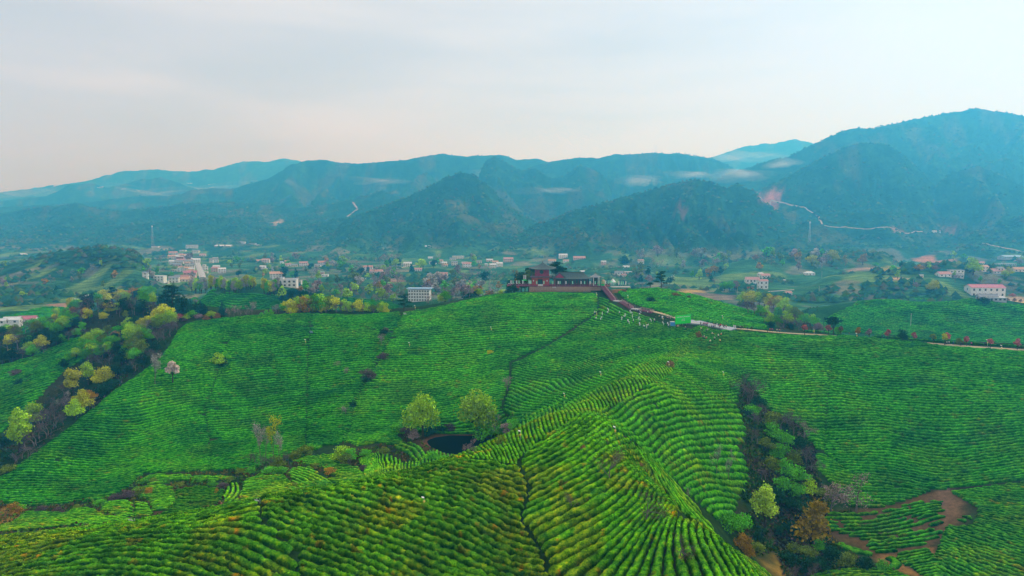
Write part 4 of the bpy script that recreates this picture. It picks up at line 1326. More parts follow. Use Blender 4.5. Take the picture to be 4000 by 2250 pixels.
# ------------------------------------------------------------------ foliage materials
def leaf_mat(name, col, lift=1.6):
    m, t, b = new_mat(name)
    a = t.nodes.new('ShaderNodeAttribute'); a.attribute_name = 'tint'
    oi = t.nodes.new('ShaderNodeObjectInfo')
    r = ramp(t, [(0, tuple(k * 0.82 for k in col)), (1, tuple(min(0.9, k * 1.2) for k in col))])
    t.links.new(oi.outputs['Random'], r.inputs[0])
    mx = t.nodes.new('ShaderNodeMix'); mx.data_type = 'RGBA'; mx.blend_type = 'MULTIPLY'; mx.inputs['Factor'].default_value = 1
    t.links.new(r.outputs[0], mx.inputs['A']); t.links.new(a.outputs['Color'], mx.inputs['B'])
    t.links.new(mx.outputs['Result'], b.inputs['Base Color'])
    b.inputs['Roughness'].default_value = 0.8
    b.inputs['Specular IOR Level'].default_value = 0.0
    return m


LEAF = {k: leaf_mat('foliage_' + k, c_) for k, c_ in dict(
    yellow=(0.55, 0.58, 0.012), yellowgreen=(0.36, 0.62, 0.014), green=(0.12, 0.48, 0.015), ochre=(0.34, 0.24, 0.015), lime=(0.42, 0.62, 0.05), dark=(0.016, 0.075, 0.028), olive=(0.17, 0.25, 0.02),
    twig=(0.16, 0.12, 0.06), purple=(0.13, 0.09, 0.10), orange=(0.42, 0.24, 0.015), blossom=(0.85, 0.66, 0.58), cherry=(0.50, 0.14, 0.14), pinkgrey=(0.34, 0.24, 0.24), palegrey=(0.40, 0.38, 0.34), rust=(0.28, 0.14, 0.05), teal=(0.02, 0.12, 0.08)).items()}
M['bark'] = mottled('bark', [(0.3, (0.035, 0.028, 0.02)), (0.7, (0.09, 0.075, 0.06))], 3.0, 4, 0.6)
M['greybark'] = mottled('grey_bark', [(0.3, (0.12, 0.10, 0.10)), (0.7, (0.24, 0.21, 0.2))], 3.0, 4, 0.6)


def crown_points(lobes, n, r, shell=0.55):
    w = np.array([l[3] ** 2 * l[4] for l in lobes]); w /= w.sum()
    pick = r.choice(len(lobes), n, p=w)
    d = r.normal(size=(n, 3)); d /= np.linalg.norm(d, axis=1)[:, None]
    rad = (shell + (1 - shell) * r.random(n)) ** 0.8
    rad *= 1 + 0.28 * r.normal(size=n) * (r.random(n) < 0.45)
    L = np.array(lobes)[pick]
    return L[:, :3] + d * rad[:, None] * np.stack([L[:, 3], L[:, 3], L[:, 4]], 1), pick


def tinted_mesh(name, V, Fq, tint, mats):
    return mesh_np(name, V, Fq, mats, smooth=False, colors=tint)


def make_tree(kind, seed, detail=1.0):
    """returns (trunk mesh, crown mesh) for a tree of unit height"""
    r = np.random.default_rng(seed)
    mb = MB()
    lobes = []
    H_ = 1.0
    if kind in ('broad', 'oval', 'round', 'shrub', 'tall', 'umbrella'):
        par = dict(broad=(0.28, 0.46, 0.62, 0.36, 11), oval=(0.22, 0.32, 0.60, 0.40, 9), round=(0.42, 0.27, 0.72, 0.26, 6), shrub=(0.08, 0.62, 0.45, 0.42, 9), tall=(0.15, 0.22, 0.57, 0.42, 9), umbrella=(0.45, 0.45, 0.75, 0.17, 8))[kind]
        z0, R, zc, Rz, nl = par
        for k in range(nl):
            an = 2 * math.pi * (k + r.random() * 0.6) / nl * 2.0
            rr = R * (0.25 + 0.45 * r.random())
            zz = zc + Rz * (r.random() * 1.5 - 0.8)
            q = 1 - 0.5 * abs(zz - zc) / Rz
            lobes.append((rr * q * math.cos(an), rr * q * math.sin(an), zz, R * (0.34 + 0.2 * r.random()), Rz * (0.28 + 0.16 * r.random())))
        lobes.append((0, 0, zc + Rz * 0.55, R * 0.4, Rz * 0.42))
        lobes.append((0, 0, zc, R * 0.5, Rz * 0.5))
        tops = [l for l in lobes]
        mb.tube([(0, 0, -0.05), (0.01, 0, z0 * 0.5), (0.0, 0.01, z0), (0.01, 0.0, zc + Rz * 0.3)], [0.030, 0.022, 0.019, 0.006], 6)
        for l in tops[:8]:
            s0 = z0 * (0.6 + 0.5 * r.random())
            m_ = np.array([l[0] * 0.45, l[1] * 0.45, s0 + (l[2] - s0) * 0.55])
            mb.tube([(0, 0, s0), m_, (l[0], l[1], l[2] + l[4] * 0.4)], [0.012, 0.008, 0.003], 4, False)
        n = int(dict(broad=2600, oval=1900, round=700, shrub=1000, tall=1500, umbrella=1200)[kind] * detail)
        P, pick = crown_points(lobes, n, r)
        size = dict(broad=0.045, oval=0.045, round=0.085, shrub=0.075, tall=0.045, umbrella=0.06)[kind] / math.sqrt(detail)
        V, Fq = leaf_cards(P, size, r)
        lt = r.uniform(0.75, 1.25, len(lobes))[pick]
    elif kind == 'pine':
        pts = [(0, 0, -0.05), (0.02, 0.0, 0.3), (-0.02, 0.02, 0.6), (0.02, 0, 0.93)]
        mb.tube(pts, [0.028, 0.022, 0.015, 0.006], 6)
        for k in range(9):
            z_ = 0.30 + 0.66 * k / 8
            an = k * 2.4 + r.random()
            L = (0.30 - 0.17 * (k / 8)) * (0.7 + 0.5 * r.random())
            e = (L * math.cos(an), L * math.sin(an), z_ + 0.04)
            mb.tube([(0, 0, z_ - 0.05), e], [0.010, 0.004], 4, False)
            lobes.append((e[0] * 0.85, e[1] * 0.85, z_ + 0.05, 0.15 + 0.05 * r.random(), 0.055))
        lobes.append((0.0, 0, 0.95, 0.12, 0.06))
        n = int(1500 * detail)
        P, pick = crown_points(lobes, n, r, 0.3)
        V, Fq = leaf_cards(P, 0.045 / math.sqrt(detail), r, 0.5)
        lt = r.uniform(0.8, 1.2, len(lobes))[pick]
    elif kind == 'conifer':
        mb.tube([(0, 0, -0.05), (0, 0, 0.96)], [0.025, 0.004], 6)
        for k in range(10):
            z_ = 0.15 + 0.8 * k / 9
            lobes.append((0.03 * r.normal(), 0.03 * r.normal(), z_, 0.27 * (1.08 - z_) + 0.02, 0.07))
        n = int(1200 * detail)
        P, pick = crown_points(lobes, n, r, 0.5)
        V, Fq = leaf_cards(P, 0.055 / math.sqrt(detail), r)
        lt = r.uniform(0.8, 1.2, len(lobes))[pick]
    else:  # bare, thicket, poplar: real twigs with a few buds
        up = dict(bare=0.5, poplar=1.6, thicket=0.8)[kind]
        tips = []

        def grow(p, d, L, rad, lev):
            q = p + d * L
            mid = (p + q) / 2 + r.normal(size=3) * L * 0.06
            mb.tube([p, mid, q], [rad, rad * 0.8, rad * 0.55], 4 if lev < 2 else 3, False)
            if lev == 4 or L < 0.035:
                tips.append(q); return
            for k in range(3 if lev else 4):
                e = r.normal(size=3) * dict(bare=0.62, poplar=0.30, thicket=0.6)[kind] + np.array([0, 0, up * 0.35])
                dn = d + e; dn /= np.linalg.norm(dn)
                grow(q if k else mid, dn, L * r.uniform(0.55, 0.80), rad * 0.5, lev + 1)
        starts = 1 if kind != 'thicket' else 3
        for k in range(starts):
            o_ = np.array([0.12 * k * math.cos(2.1 * k), 0.12 * k * math.sin(2.1 * k), -0.03])
            grow(o_, np.array([0.04 * r.normal(), 0.04 * r.normal(), 1.0]), 0.36 if kind != 'poplar' else 0.42, 0.022 if kind != 'poplar' else 0.013, 1 if starts > 1 else 0)
        tips = np.array(tips)
        zmax = tips[:, 2].max()
        n = int(650 * detail)
        P = tips[r.integers(0, len(tips), n)] + r.normal(size=(n, 3)) * 0.035
        for kv in mb.v:
            kv /= zmax
        P = P / zmax
        V, Fq = leaf_cards(P, 0.030 / math.sqrt(detail), r)
        lt = r.uniform(0.8, 1.2, n)
    nl_ = len(V) // 4
    tint = np.repeat((lt * r.uniform(0.7, 1.35, nl_))[:, None] * np.ones((nl_, 3)), 4, 0)
    return mb.mesh('trunk', M['greybark'] if kind in ('bare', 'thicket', 'poplar') else M['bark']), tinted_mesh('crown', V, Fq, tint, [LEAF['green']])


TREES = {}
for kind, nv in dict(broad=3, oval=3, round=3, shrub=4, tall=2, umbrella=2, pine=3, conifer=2, bare=3, thicket=3, poplar=2).items():
    TREES[kind] = [make_tree(kind, 100 + 17 * k + len(kind), 1.0) for k in range(nv)]
FAR_TREES = {kind: [make_tree(kind, 500 + 13 * k + len(kind), dt) for k in range(3)] for kind, dt in dict(broad=0.12, oval=0.12, conifer=0.2, bare=0.3).items()}

DRY_NAMES = dict(bare='bare_tree', thicket='thicket', poplar='poplar_tree', pine='pine_tree', conifer='conifer_tree', shrub='shrub', round='cherry_tree', broad='broadleaf_tree', oval='slim_tree', tall='slender_tree', umbrella='umbrella_pine')


def plant(kind, colr, u, v, hpx, label, group=None, wide=1.0, after=0.0, far=False, drop=0.0, cat=None):
    """a tree whose foot shows at pixel (u, v) and whose height is hpx pixels"""
    h = hit(u, v, after)
    if h is None:
        return None
    x, y, z = h
    s = hpx * y / F * 1.02
    src = (FAR_TREES if far and kind in FAR_TREES else TREES)[kind]
    tm, cm = random.choice(src)
    name = DRY_NAMES[kind]
    o = empty(name, (x, y, z - drop), random.random() * 6.28, 1.0)
    o.scale = (s * wide, s * wide, s)
    t = link('trunk', tm, o)
    c_ = link('crown', cm, o)
    c_.material_slots[0].link = 'OBJECT'
    c_.material_slots[0].material = LEAF[colr]
    tag(o, label, cat or ('shrub' if kind in ('shrub', 'thicket') else 'tree'), group)
    return o

# ------------------------------------------------------------------ pond and gully trees
plant('broad', 'yellowgreen', 1650, 1716, 190, 'round yellow green tree at the left edge of the dark pond', wide=1.02)
plant('broad', 'yellowgreen', 1862, 1712, 205, 'tall bright green tree at the right edge of the dark pond', wide=1.0)
plant('shrub', 'green', 1900, 1712, 90, 'low green bush against the right pond tree', wide=1.3)
plant('bare', 'pinkgrey', 1935, 1705, 95, 'grey bare tree right of the pond')
plant('bare', 'pinkgrey', 1846, 1775, 60, 'thin grey sapling standing in the edge of the pond')
for k, (u, v, h_, c_) in enumerate([(1590, 1700, 45, 'purple'), (1615, 1712, 40, 'pinkgrey'), (1680, 1700, 42, 'teal'), (1720, 1690, 36, 'dark'), (1760, 1684, 36, 'purple'), (1960, 1700, 50, 'green'), (1985, 1690, 50, 'pinkgrey'), (2010, 1675, 50, 'green'), (1960, 1735, 40, 'olive'), (1565, 1690, 55, 'green')]):
    plant('shrub', c_, u, v, h_, 'small %s bush on the bank round the pond' % dict(purple='dull purple', pinkgrey='grey pink', teal='dark teal', dark='dark green', green='green', olive='olive')[c_], 'bushes round the pond', 1.3)
plant('oval', 'lime', 2987, 2068, 190, 'pale lime green tree at the foot of the wooded gully', wide=0.98)
plant('shrub', 'ochre', 3170, 2105, 170, 'big orange brown shrub right of the lime tree', wide=0.9)
plant('oval', 'ochre', 3190, 2100, 155, 'taller orange stem clump behind the orange shrub')
plant('bare', 'pinkgrey', 3345, 2000, 150, 'spreading grey bare tree above the earth patch', wide=1.3)
plant('bare', 'pinkgrey', 3250, 2010, 120, 'smaller grey bare tree between the gully and the earth patch', wide=1.4)
plant('shrub', 'green', 2860, 2085, 95, 'bright bush at the right shoulder of the near dome', after=160)
plant('shrub', 'green', 2895, 2080, 90, 'green bush under the lime tree', after=160)
plant('shrub', 'orange', 2900, 2150, 85, 'rusty bush below the right shoulder of the near dome', after=150, wide=0.8)
plant('shrub', 'orange', 2925, 2175, 60, 'small rusty bush by the marshy hollow', after=150)
GUL = [(2905, 1540, 80, 'purple', 'bare'), (2940, 1560, 85, 'purple', 'bare'), (2920, 1575, 70, 'purple', 'thicket'), (2960, 1600, 60, 'dark', 'shrub'), (2935, 1620, 50, 'green', 'shrub'), (2985, 1640, 60, 'purple', 'thicket'), (2960, 1670, 60, 'purple', 'thicket'),
       (3010, 1665, 70, 'olive', 'shrub'), (3050, 1690, 80, 'purple', 'bare'), (3100, 1700, 85, 'purple', 'bare'), (3140, 1720, 75, 'pinkgrey', 'bare'), (3020, 1710, 70, 'green', 'shrub'), (3070, 1740, 60, 'green', 'shrub'), (3120, 1760, 60, 'dark', 'shrub'), (2990, 1760, 60, 'olive', 'shrub'),
       (3040, 1790, 70, 'green', 'shrub'), (3100, 1810, 60, 'olive', 'shrub'), (3150, 1800, 60, 'purple', 'thicket'), (3170, 1850, 70, 'purple', 'bare'), (3010, 1830, 60, 'olive', 'shrub'), (3070, 1860, 80, 'green', 'shrub'), (3120, 1880, 70, 'green', 'shrub'), (2990, 1880, 50, 'purple', 'thicket'),
       (3060, 1920, 70, 'green', 'shrub'), (3110, 1940, 60, 'green', 'shrub'), (3160, 1925, 60, 'yellowgreen', 'shrub'), (3040, 1960, 60, 'dark', 'shrub'), (3090, 1990, 60, 'dark', 'shrub'), (2940, 1730, 55, 'purple', 'thicket'), (3230, 1960, 70, 'olive', 'shrub'),
       (3090, 2080, 50, 'dark', 'shrub'), (3200, 2150, 50, 'green', 'shrub'), (3150, 2180, 60, 'olive', 'shrub'), (3250, 2190, 70, 'dark', 'shrub'), (3200, 2230, 70, 'dark', 'shrub'), (3130, 2235, 80, 'dark', 'shrub'), (3310, 2215, 70, 'olive', 'shrub'), (3380, 2225, 60, 'dark', 'shrub'), (3450, 2230, 50, 'green', 'shrub'), (2960, 2160, 50, 'olive', 'shrub'), (3000, 2120, 44, 'purple', 'thicket'), (3040, 2090, 40, 'dark', 'shrub'), (2955, 2110, 40, 'dark', 'shrub'), (3070, 2200, 60, 'dark', 'shrub'), (3100, 2160, 50, 'olive', 'shrub'), (3180, 2265, 70, 'purple', 'thicket'), (3100, 2260, 60, 'purple', 'thicket')]
CN = dict(twig='brown', purple='dull purple', dark='dark green', green='green', olive='olive', pinkgrey='grey pink', yellowgreen='yellow green', yellow='yellow', orange='orange', rust='rust red', palegrey='pale grey', teal='dark teal', blossom='white blossoming', cherry='red', lime='lime green')
for u, v, h_, c_, k_ in GUL:
    plant(k_, c_, u, v, h_, '%s %s in the wooded gully' % (CN[c_], dict(bare='bare tree', thicket='leafless thicket', shrub='bush')[k_]) + (' above the lime tree' if v < 1900 else ' below the earth patch' if v > 2120 else ' beside the lime tree'), 'growth in the gully', 1.25 if k_ == 'shrub' else 1.15, 140)
# ------------------------------------------------------------------ small bare trees and rusty shrubs among the near rows
for u, v, h_, lb in [(2381, 1885, 130, 'small bare reddish tree near the top of the near dome'), (2231, 1994, 75, 'stunted bare sapling low on the near dome'), (2531, 2045, 130, 'small bare tree in the middle of the near dome rows'), (2661, 2205, 115, 'small bare tree near the lower edge of the dome'),
                     (2690, 1965, 60, 'thin bare sapling by the shoulder of the dome'), (2800, 1850, 110, 'pale thin sapling in the bowl'), (2845, 1880, 90, 'pale twin stemmed sapling low in the bowl'), (2855, 1830, 80, 'pale leaning sapling in the bowl')]:
    plant('bare', 'twig' if u < 2680 else 'palegrey', u, v, h_, lb, wide=0.9 if u < 2680 else 0.4)
for u, v, s_, lb in [(2617, 1438, 26, 'red brown bush beside the seam on the spur'), (2730, 1322, 24, 'grey bush below the event square'), (2215, 1910, 20, 'rust red bush in a near dome row'), (2280, 1765, 22, 'orange red bush high on the near dome'), (2355, 1965, 22, 'rust red bush between two near dome rows'), (2160, 1910, 18, 'tiny rust bush near the seam of the dome'), (2500, 1828, 20, 'rust bush beside the dark trench')]:
    plant('shrub', 'rust', u, v, s_ * 1.4, lb, wide=0.9)
# ------------------------------------------------------------------ trees on the left face
plant('round', 'blossom', 675, 1502, 92, 'white and pink blossoming tree on the left face', wide=1.15, cat='tree')
plant('poplar', 'palegrey', 607, 1508, 125, 'tall thin bare tree left of the blossoming tree', wide=1.1)
plant('shrub', 'yellowgreen', 852, 1420, 48, 'yellow green bush on the left face', wide=1.2)
plant('shrub', 'green', 880, 1408, 40, 'green bush beside the yellow green one', wide=1.1)
plant('shrub', 'dark', 872, 1430, 28, 'dark low bush under the yellow green ones', wide=1.8)
for u, v, h_, w_ in [(1018, 1815, 165, .75), (1040, 1800, 140, .6), (1068, 1812, 190, .7), (1092, 1815, 130, .8)]:
    plant('poplar', 'palegrey' if u != 1068 else 'yellow', u, v, h_, 'bare upright %s poplar in the stand on the valley floor' % {1018: 'leftmost', 1040: 'slender second', 1068: 'tallest', 1092: 'short rightmost'}[u], 'poplar stand', w_)
for u, v, h_, c_ in [(995, 1815, 50, 'purple'), (1025, 1828, 48, 'purple'), (1060, 1825, 45, 'purple'), (1085, 1822, 50, 'olive'), (1110, 1815, 50, 'purple'), (1150, 1795, 42, 'olive'), (1190, 1780, 50, 'olive'), (1215, 1765, 40, 'green'), (1330, 1800, 70, 'yellowgreen'), (1350, 1812, 50, 'olive'), (1365, 1800, 60, 'green'), (1370, 1820, 34, 'purple')]:
    plant('shrub' if c_ != 'purple' else 'thicket', c_, u, v, h_, '%s bush at the foot of the long slope %s' % (CN[c_], 'under the poplars' if u < 1130 else 'between poplars and pond'), 'bushes along the valley edge', 1.2, 150)
for u, v, h_, c_ in [(1495, 1405, 34, 'purple'), (1440, 1480, 48, 'purple'), (1430, 1495, 30, 'dark'), (1320, 1435, 24, 'pinkgrey'), (1352, 1465, 28, 'pinkgrey'), (1500, 1310, 30, 'dark'), (1490, 1342, 38, 'pinkgrey'), (1505, 1300, 26, 'purple'), (1980, 1520, 50, 'pinkgrey'), (1915, 1385, 20, 'yellow'), (1350, 1620, 34, 'pinkgrey'), (1380, 1590, 30, 'dark'), (60, 1470, 32, 'purple'), (75, 1500, 26, 'dark')]:
    plant('shrub' if c_ != 'pinkgrey' else 'thicket', c_, u, v, h_, '%s bush standing alone among the rows of the %s' % (CN[c_], 'far left slope' if u < 200 else 'left face' if u < 1460 else 'pavilion hill'), 'bushes among the rows', 1.4)
plant('shrub', 'orange', 60, 2010, 60, 'tan tuft of dry grass at the far left of the valley floor', after=160, cat='grass tuft')
plant('shrub', 'orange', 845, 1925, 22, 'small straw coloured bush above the brown valley plot', after=150)
# bushes and dark banks that fringe the foot of the slope
for u, v, h_, c_ in [(80, 1995, 30, 'green'), (160, 2000, 30, 'purple'), (230, 2005, 28, 'purple'), (300, 1990, 24, 'olive'), (390, 1975, 30, 'green'), (450, 1955, 34, 'purple'), (500, 1945, 36, 'purple'), (540, 1935, 34, 'olive'), (560, 1890, 24, 'green'), (600, 1885, 22, 'olive'), (650, 1878, 20, 'green'), (700, 1905, 26, 'olive'), (770, 1885, 26, 'green'), (830, 1900, 28, 'green'), (870, 1908, 28, 'purple'),
                     (900, 1880, 24, 'olive'), (940, 1850, 24, 'olive'), (980, 1850, 30, 'green'), (1050, 1850, 34, 'green'), (1100, 1850, 34, 'green'), (1150, 1905, 24, 'olive'), (1165, 1925, 22, 'olive'), (1230, 1830, 24, 'olive'), (1290, 1850, 30, 'orange'), (1430, 1780, 30, 'green'), (1500, 1775, 30, 'olive'), (1420, 1835, 22, 'purple'), (1690, 1790, 34, 'green'), (1730, 1805, 30, 'green'), (580, 1930, 28, 'orange')]:
    plant('shrub', c_, u, v, h_, '%s bush along the ditch between the valley plots' % CN[c_], 'bushes between the valley plots', 1.7, 150)
# ------------------------------------------------------------------ crest line bushes left of the pavilion hill
CRST = [(1110, 1208, 40, 'green', 0), (1136, 1215, 62, 'yellow', 0), (1150, 1212, 50, 'yellow', 0), (1163, 1208, 66, 'yellowgreen', 0), (1185, 1210, 70, 'orange', 0), (1200, 1206, 72, 'yellowgreen', 0), (1170, 1214, 34, 'cherry', 1), (1222, 1208, 60, 'olive', 0), (1240, 1208, 75, 'green', 0), (1255, 1204, 75, 'yellowgreen', 0), (1262, 1212, 36, 'yellow', 0),
        (1285, 1206, 66, 'olive', 0), (1298, 1206, 66, 'yellow', 0), (1312, 1212, 36, 'purple', 1), (1330, 1208, 40, 'purple', 1), (1345, 1206, 52, 'yellowgreen', 0), (1365, 1208, 44, 'yellowgreen', 0), (1380, 1212, 30, 'purple', 1), (1400, 1210, 55, 'yellow', 0), (1418, 1212, 30, 'rust', 1), (1437, 1210, 40, 'yellowgreen', 0), (1456, 1212, 34, 'olive', 0), (1478, 1212, 34, 'rust', 1), (1492, 1212, 48, 'yellowgreen', 0), (1508, 1214, 30, 'yellow', 0),
        (1040, 1222, 22, 'green', 0), (1060, 1220, 24, 'green', 0), (1080, 1216, 34, 'pinkgrey', 1), (1022, 1226, 16, 'green', 0), (1210, 1214, 28, 'purple', 1), (1275, 1214, 26, 'purple', 1), (1355, 1214, 24, 'purple', 1), (1460, 1216, 20, 'purple', 1)]
for u, v, h_, c_, th in CRST:
    plant('thicket' if th else 'shrub', c_, u, v + 8, h_ * 1.05, '%s %s in the bushy line on the crest left of the pavilion hill' % (CN[c_], 'thicket' if th else 'bush'), 'bushes on the crest line', 0.9)
plant('pine', 'dark', 1578, 1219, 66, 'dark pine alone on the crest right of the bushy line', wide=1.2)
plant('conifer', 'teal', 868, 1237, 62, 'dark conifer on the crest above the left face', wide=1.1)
for u, v, h_ in [(915, 1238, 46), (938, 1234, 40), (985, 1232, 52), (965, 1236, 44), (895, 1240, 34)]:
    plant('bare', 'pinkgrey', u, v, h_, 'small bare tree on the crest right of the dark conifer', 'bare trees on the crest', 0.8)
# ------------------------------------------------------------------ wooded belt at the left
BELT = [(280, 1212, 52, 'yellow', 'broad'), (303, 1215, 50, 'yellowgreen', 'broad'), (335, 1205, 60, 'dark', 'broad'), (365, 1200, 60, 'dark', 'broad'), (404, 1195, 66, 'yellow', 'broad'), (425, 1190, 60, 'yellow', 'oval'), (440, 1190, 66, 'dark', 'pine'), (470, 1190, 62, 'yellow', 'broad'), (490, 1192, 56, 'yellowgreen', 'broad'), (520, 1188, 66, 'orange', 'broad'), (540, 1190, 60, 'dark', 'broad'),
        (563, 1195, 62, 'green', 'broad'), (565, 1165, 50, 'green', 'broad'), (590, 1160, 46, 'green', 'broad'), (560, 1150, 34, 'yellowgreen', 'broad'), (600, 1200, 62, 'yellowgreen', 'oval'), (350, 1225, 60, 'purple', 'bare'), (385, 1228, 62, 'purple', 'bare'), (420, 1230, 60, 'dark', 'broad'), (455, 1228, 74, 'purple', 'bare'), (490, 1232, 70, 'dark', 'broad'), (525, 1230, 70, 'purple', 'bare'), (560, 1235, 70, 'dark', 'broad'), (595, 1240, 60, 'purple', 'bare'),
        (275, 1255, 50, 'purple', 'bare'), (300, 1262, 60, 'purple', 'bare'), (330, 1255, 40, 'rust', 'broad'), (320, 1290, 60, 'purple', 'bare'), (345, 1252, 34, 'green', 'broad'), (248, 1290, 60, 'yellowgreen', 'broad'), (225, 1300, 50, 'yellowgreen', 'broad'), (195, 1280, 44, 'purple', 'bare'), (165, 1290, 50, 'green', 'broad'), (130, 1290, 50, 'green', 'broad'), (100, 1300, 50, 'purple', 'bare'), (60, 1320, 56, 'olive', 'broad'), (40, 1318, 50, 'yellowgreen', 'broad'), (12, 1330, 56, 'dark', 'broad'),
        (30, 1370, 60, 'purple', 'bare'), (70, 1365, 60, 'purple', 'bare'), (110, 1370, 60, 'dark', 'broad'), (150, 1350, 60, 'dark', 'broad'), (185, 1345, 62, 'dark', 'broad'), (220, 1350, 60, 'dark', 'broad'), (130, 1400, 56, 'green', 'broad'), (90, 1410, 56, 'purple', 'bare'), (50, 1415, 60, 'dark', 'broad'), (10, 1420, 60, 'dark', 'broad'), (170, 1385, 50, 'purple', 'bare'), (270, 1335, 50, 'purple', 'bare'), (300, 1320, 40, 'green', 'broad'), (245, 1335, 40, 'dark', 'broad'),
        # the big yellow green column and its neighbours
        (640, 1275, 92, 'yellow', 'broad'), (660, 1280, 74, 'yellowgreen', 'broad'), (625, 1285, 66, 'yellowgreen', 'broad'), (600, 1272, 50, 'yellow', 'broad'), (575, 1278, 46, 'yellow', 'broad'), (555, 1290, 50, 'yellow', 'broad'), (580, 1300, 50, 'palegrey', 'bare'), (545, 1325, 60, 'yellowgreen', 'broad'), (515, 1345, 76, 'yellowgreen', 'broad'), (545, 1360, 66, 'olive', 'broad'), (575, 1340, 60, 'green', 'broad'), (520, 1385, 72, 'olive', 'broad'), (550, 1395, 70, 'olive', 'broad'), (500, 1400, 62, 'green', 'broad'), (530, 1415, 60, 'green', 'broad'), (495, 1305, 34, 'green', 'broad'),
        (380, 1330, 50, 'yellowgreen', 'broad'), (350, 1350, 56, 'yellowgreen', 'broad'), (330, 1375, 56, 'green', 'broad'), (370, 1385, 60, 'green', 'broad'), (400, 1365, 60, 'olive', 'broad'), (430, 1355, 60, 'purple', 'bare'), (455, 1345, 56, 'purple', 'bare'), (340, 1410, 56, 'green', 'broad'), (300, 1405, 50, 'yellowgreen', 'broad'), (270, 1415, 44, 'green', 'broad'), (390, 1400, 50, 'green', 'broad'), (425, 1385, 52, 'yellowgreen', 'broad'), (450, 1330, 40, 'orange', 'broad'), (420, 1310, 40, 'olive', 'broad'), (460, 1395, 66, 'dark', 'broad'), (475, 1430, 70, 'dark', 'broad'), (430, 1425, 60, 'purple', 'bare'), (400, 1440, 50, 'purple', 'bare'), (360, 1430, 44, 'purple', 'bare'), (330, 1440, 40, 'dark', 'broad'), (600, 1390, 60, 'dark', 'broad'), (615, 1350, 60, 'purple', 'bare'), (590, 1420, 60, 'purple', 'bare'), (560, 1440, 60, 'dark', 'broad'), (530, 1450, 60, 'purple', 'bare'), (640, 1330, 60, 'purple', 'bare'), (665, 1315, 60, 'purple', 'bare'), (690, 1290, 50, 'purple', 'bare'), (250, 1440, 40, 'dark', 'broad'), (500, 1470, 44, 'dark', 'broad')]
WHERE = [(280, 1260, 'near the roofs at the left'), (620, 1215, 'on the top of the left wooded belt'), (250, 1450, 'at the far left edge of the wooded belt'), (480, 1320, 'in the middle of the left wooded belt'), (470, 1480, 'on the lower side of the left wooded belt'), (999, 1480, 'at the right end of the left wooded belt')]
for u, v, h_, c_, k_ in BELT:
    wh = next(t for a, b, t in WHERE if u < a and v < b) if any(u < a and v < b for a, b, t in WHERE) else 'on the left wooded belt'
    plant(k_, c_, u, v, h_, '%s %s %s' % (CN[c_], dict(bare='bare tree', broad='round tree', oval='slim tree', pine='pine')[k_], wh), 'trees of the left wooded belt', 1.15 if k_ != 'oval' else 1.0)
bpoly = [(0, 1320), (120, 1290), (260, 1230), (300, 1200), (560, 1180), (640, 1250), (690, 1290), (640, 1380), (520, 1450), (330, 1400), (240, 1370), (150, 1400), (0, 1430)]
br = random.Random(21)
k = 0
while k < 70:
    u, v = br.uniform(0, 690), br.uniform(1180, 1450)
    if not bool(in_poly(np.array([u]), np.array([v]), bpoly)[0]):
        continue
    k += 1
    c_ = br.choice(['yellowgreen'] * 5 + ['green'] * 5 + ['olive'] * 2 + ['yellow'] * 2 + ['dark', 'teal', 'orange', 'purple', 'purple'])
    kk = 'bare' if c_ == 'purple' else br.choice(['broad', 'broad', 'oval'])
    wh = next((t for a, b, t in WHERE if u < a and v < b), 'on the left wooded belt')
    plant(kk, c_, u, v, br.uniform(36, 58), '%s %s %s' % (CN[c_], 'bare tree' if kk == 'bare' else 'round tree' if kk == 'broad' else 'slim tree', wh), 'trees of the left wooded belt', 1.2)
for u, v, h_, c_, k_, lb in [(287, 1545, 105, 'yellow', 'oval', 'slim yellow tree leftmost of the three in the gully'), (345, 1500, 90, 'yellowgreen', 'oval', 'bright green middle tree of the three in the gully'), (404, 1515, 86, 'yellow', 'broad', 'round yellow tree rightmost of the three in the gully'),
                             (326, 1610, 90, 'yellow', 'broad', 'yellow tree below the three in the gully'), (295, 1640, 80, 'yellowgreen', 'broad', 'yellow green tree lowest in the gully group'), (345, 1590, 70, 'orange', 'broad', 'orange tinted tree in the gully group'), (265, 1590, 60, 'palegrey', 'bare', 'pale leafless tree left of the gully group'),
                             (76, 1768, 185, 'yellowgreen', 'tall', 'tall bright green tree at the left edge of the photo'), (132, 1680, 110, 'yellowgreen', 'oval', 'smaller yellow green tree behind the tall one at the left edge')]:
    plant(k_, c_, u, v, h_, lb, wide=1.15, after=235)
for u, v, h_, c_, k_ in [(250, 1560, 60, 'purple', 'bare'), (240, 1620, 70, 'purple', 'bare'), (200, 1640, 70, 'purple', 'thicket'), (170, 1670, 70, 'purple', 'thicket'), (220, 1670, 60, 'purple', 'thicket'), (180, 1710, 60, 'purple', 'thicket'), (130, 1750, 70, 'purple', 'thicket'), (110, 1790, 50, 'purple', 'thicket'), (60, 1810, 40, 'purple', 'thicket'), (160, 1620, 50, 'dark', 'shrub'), (380, 1560, 50, 'dark', 'shrub'), (400, 1545, 50, 'dark', 'shrub'), (430, 1520, 50, 'dark', 'shrub'), (360, 1600, 44, 'purple', 'thicket'), (30, 1850, 44, 'olive', 'shrub'), (10, 1740, 44, 'dark', 'shrub'), (30, 1800, 50, 'dark', 'shrub'), (450, 1470, 50, 'dark', 'shrub')]:
    plant(k_, c_, u, v, h_, '%s %s in the dark gully behind the left shoulder' % (CN[c_], dict(bare='bare tree', thicket='thicket', shrub='bush')[k_]), 'growth in the left gully', 1.5, 235)
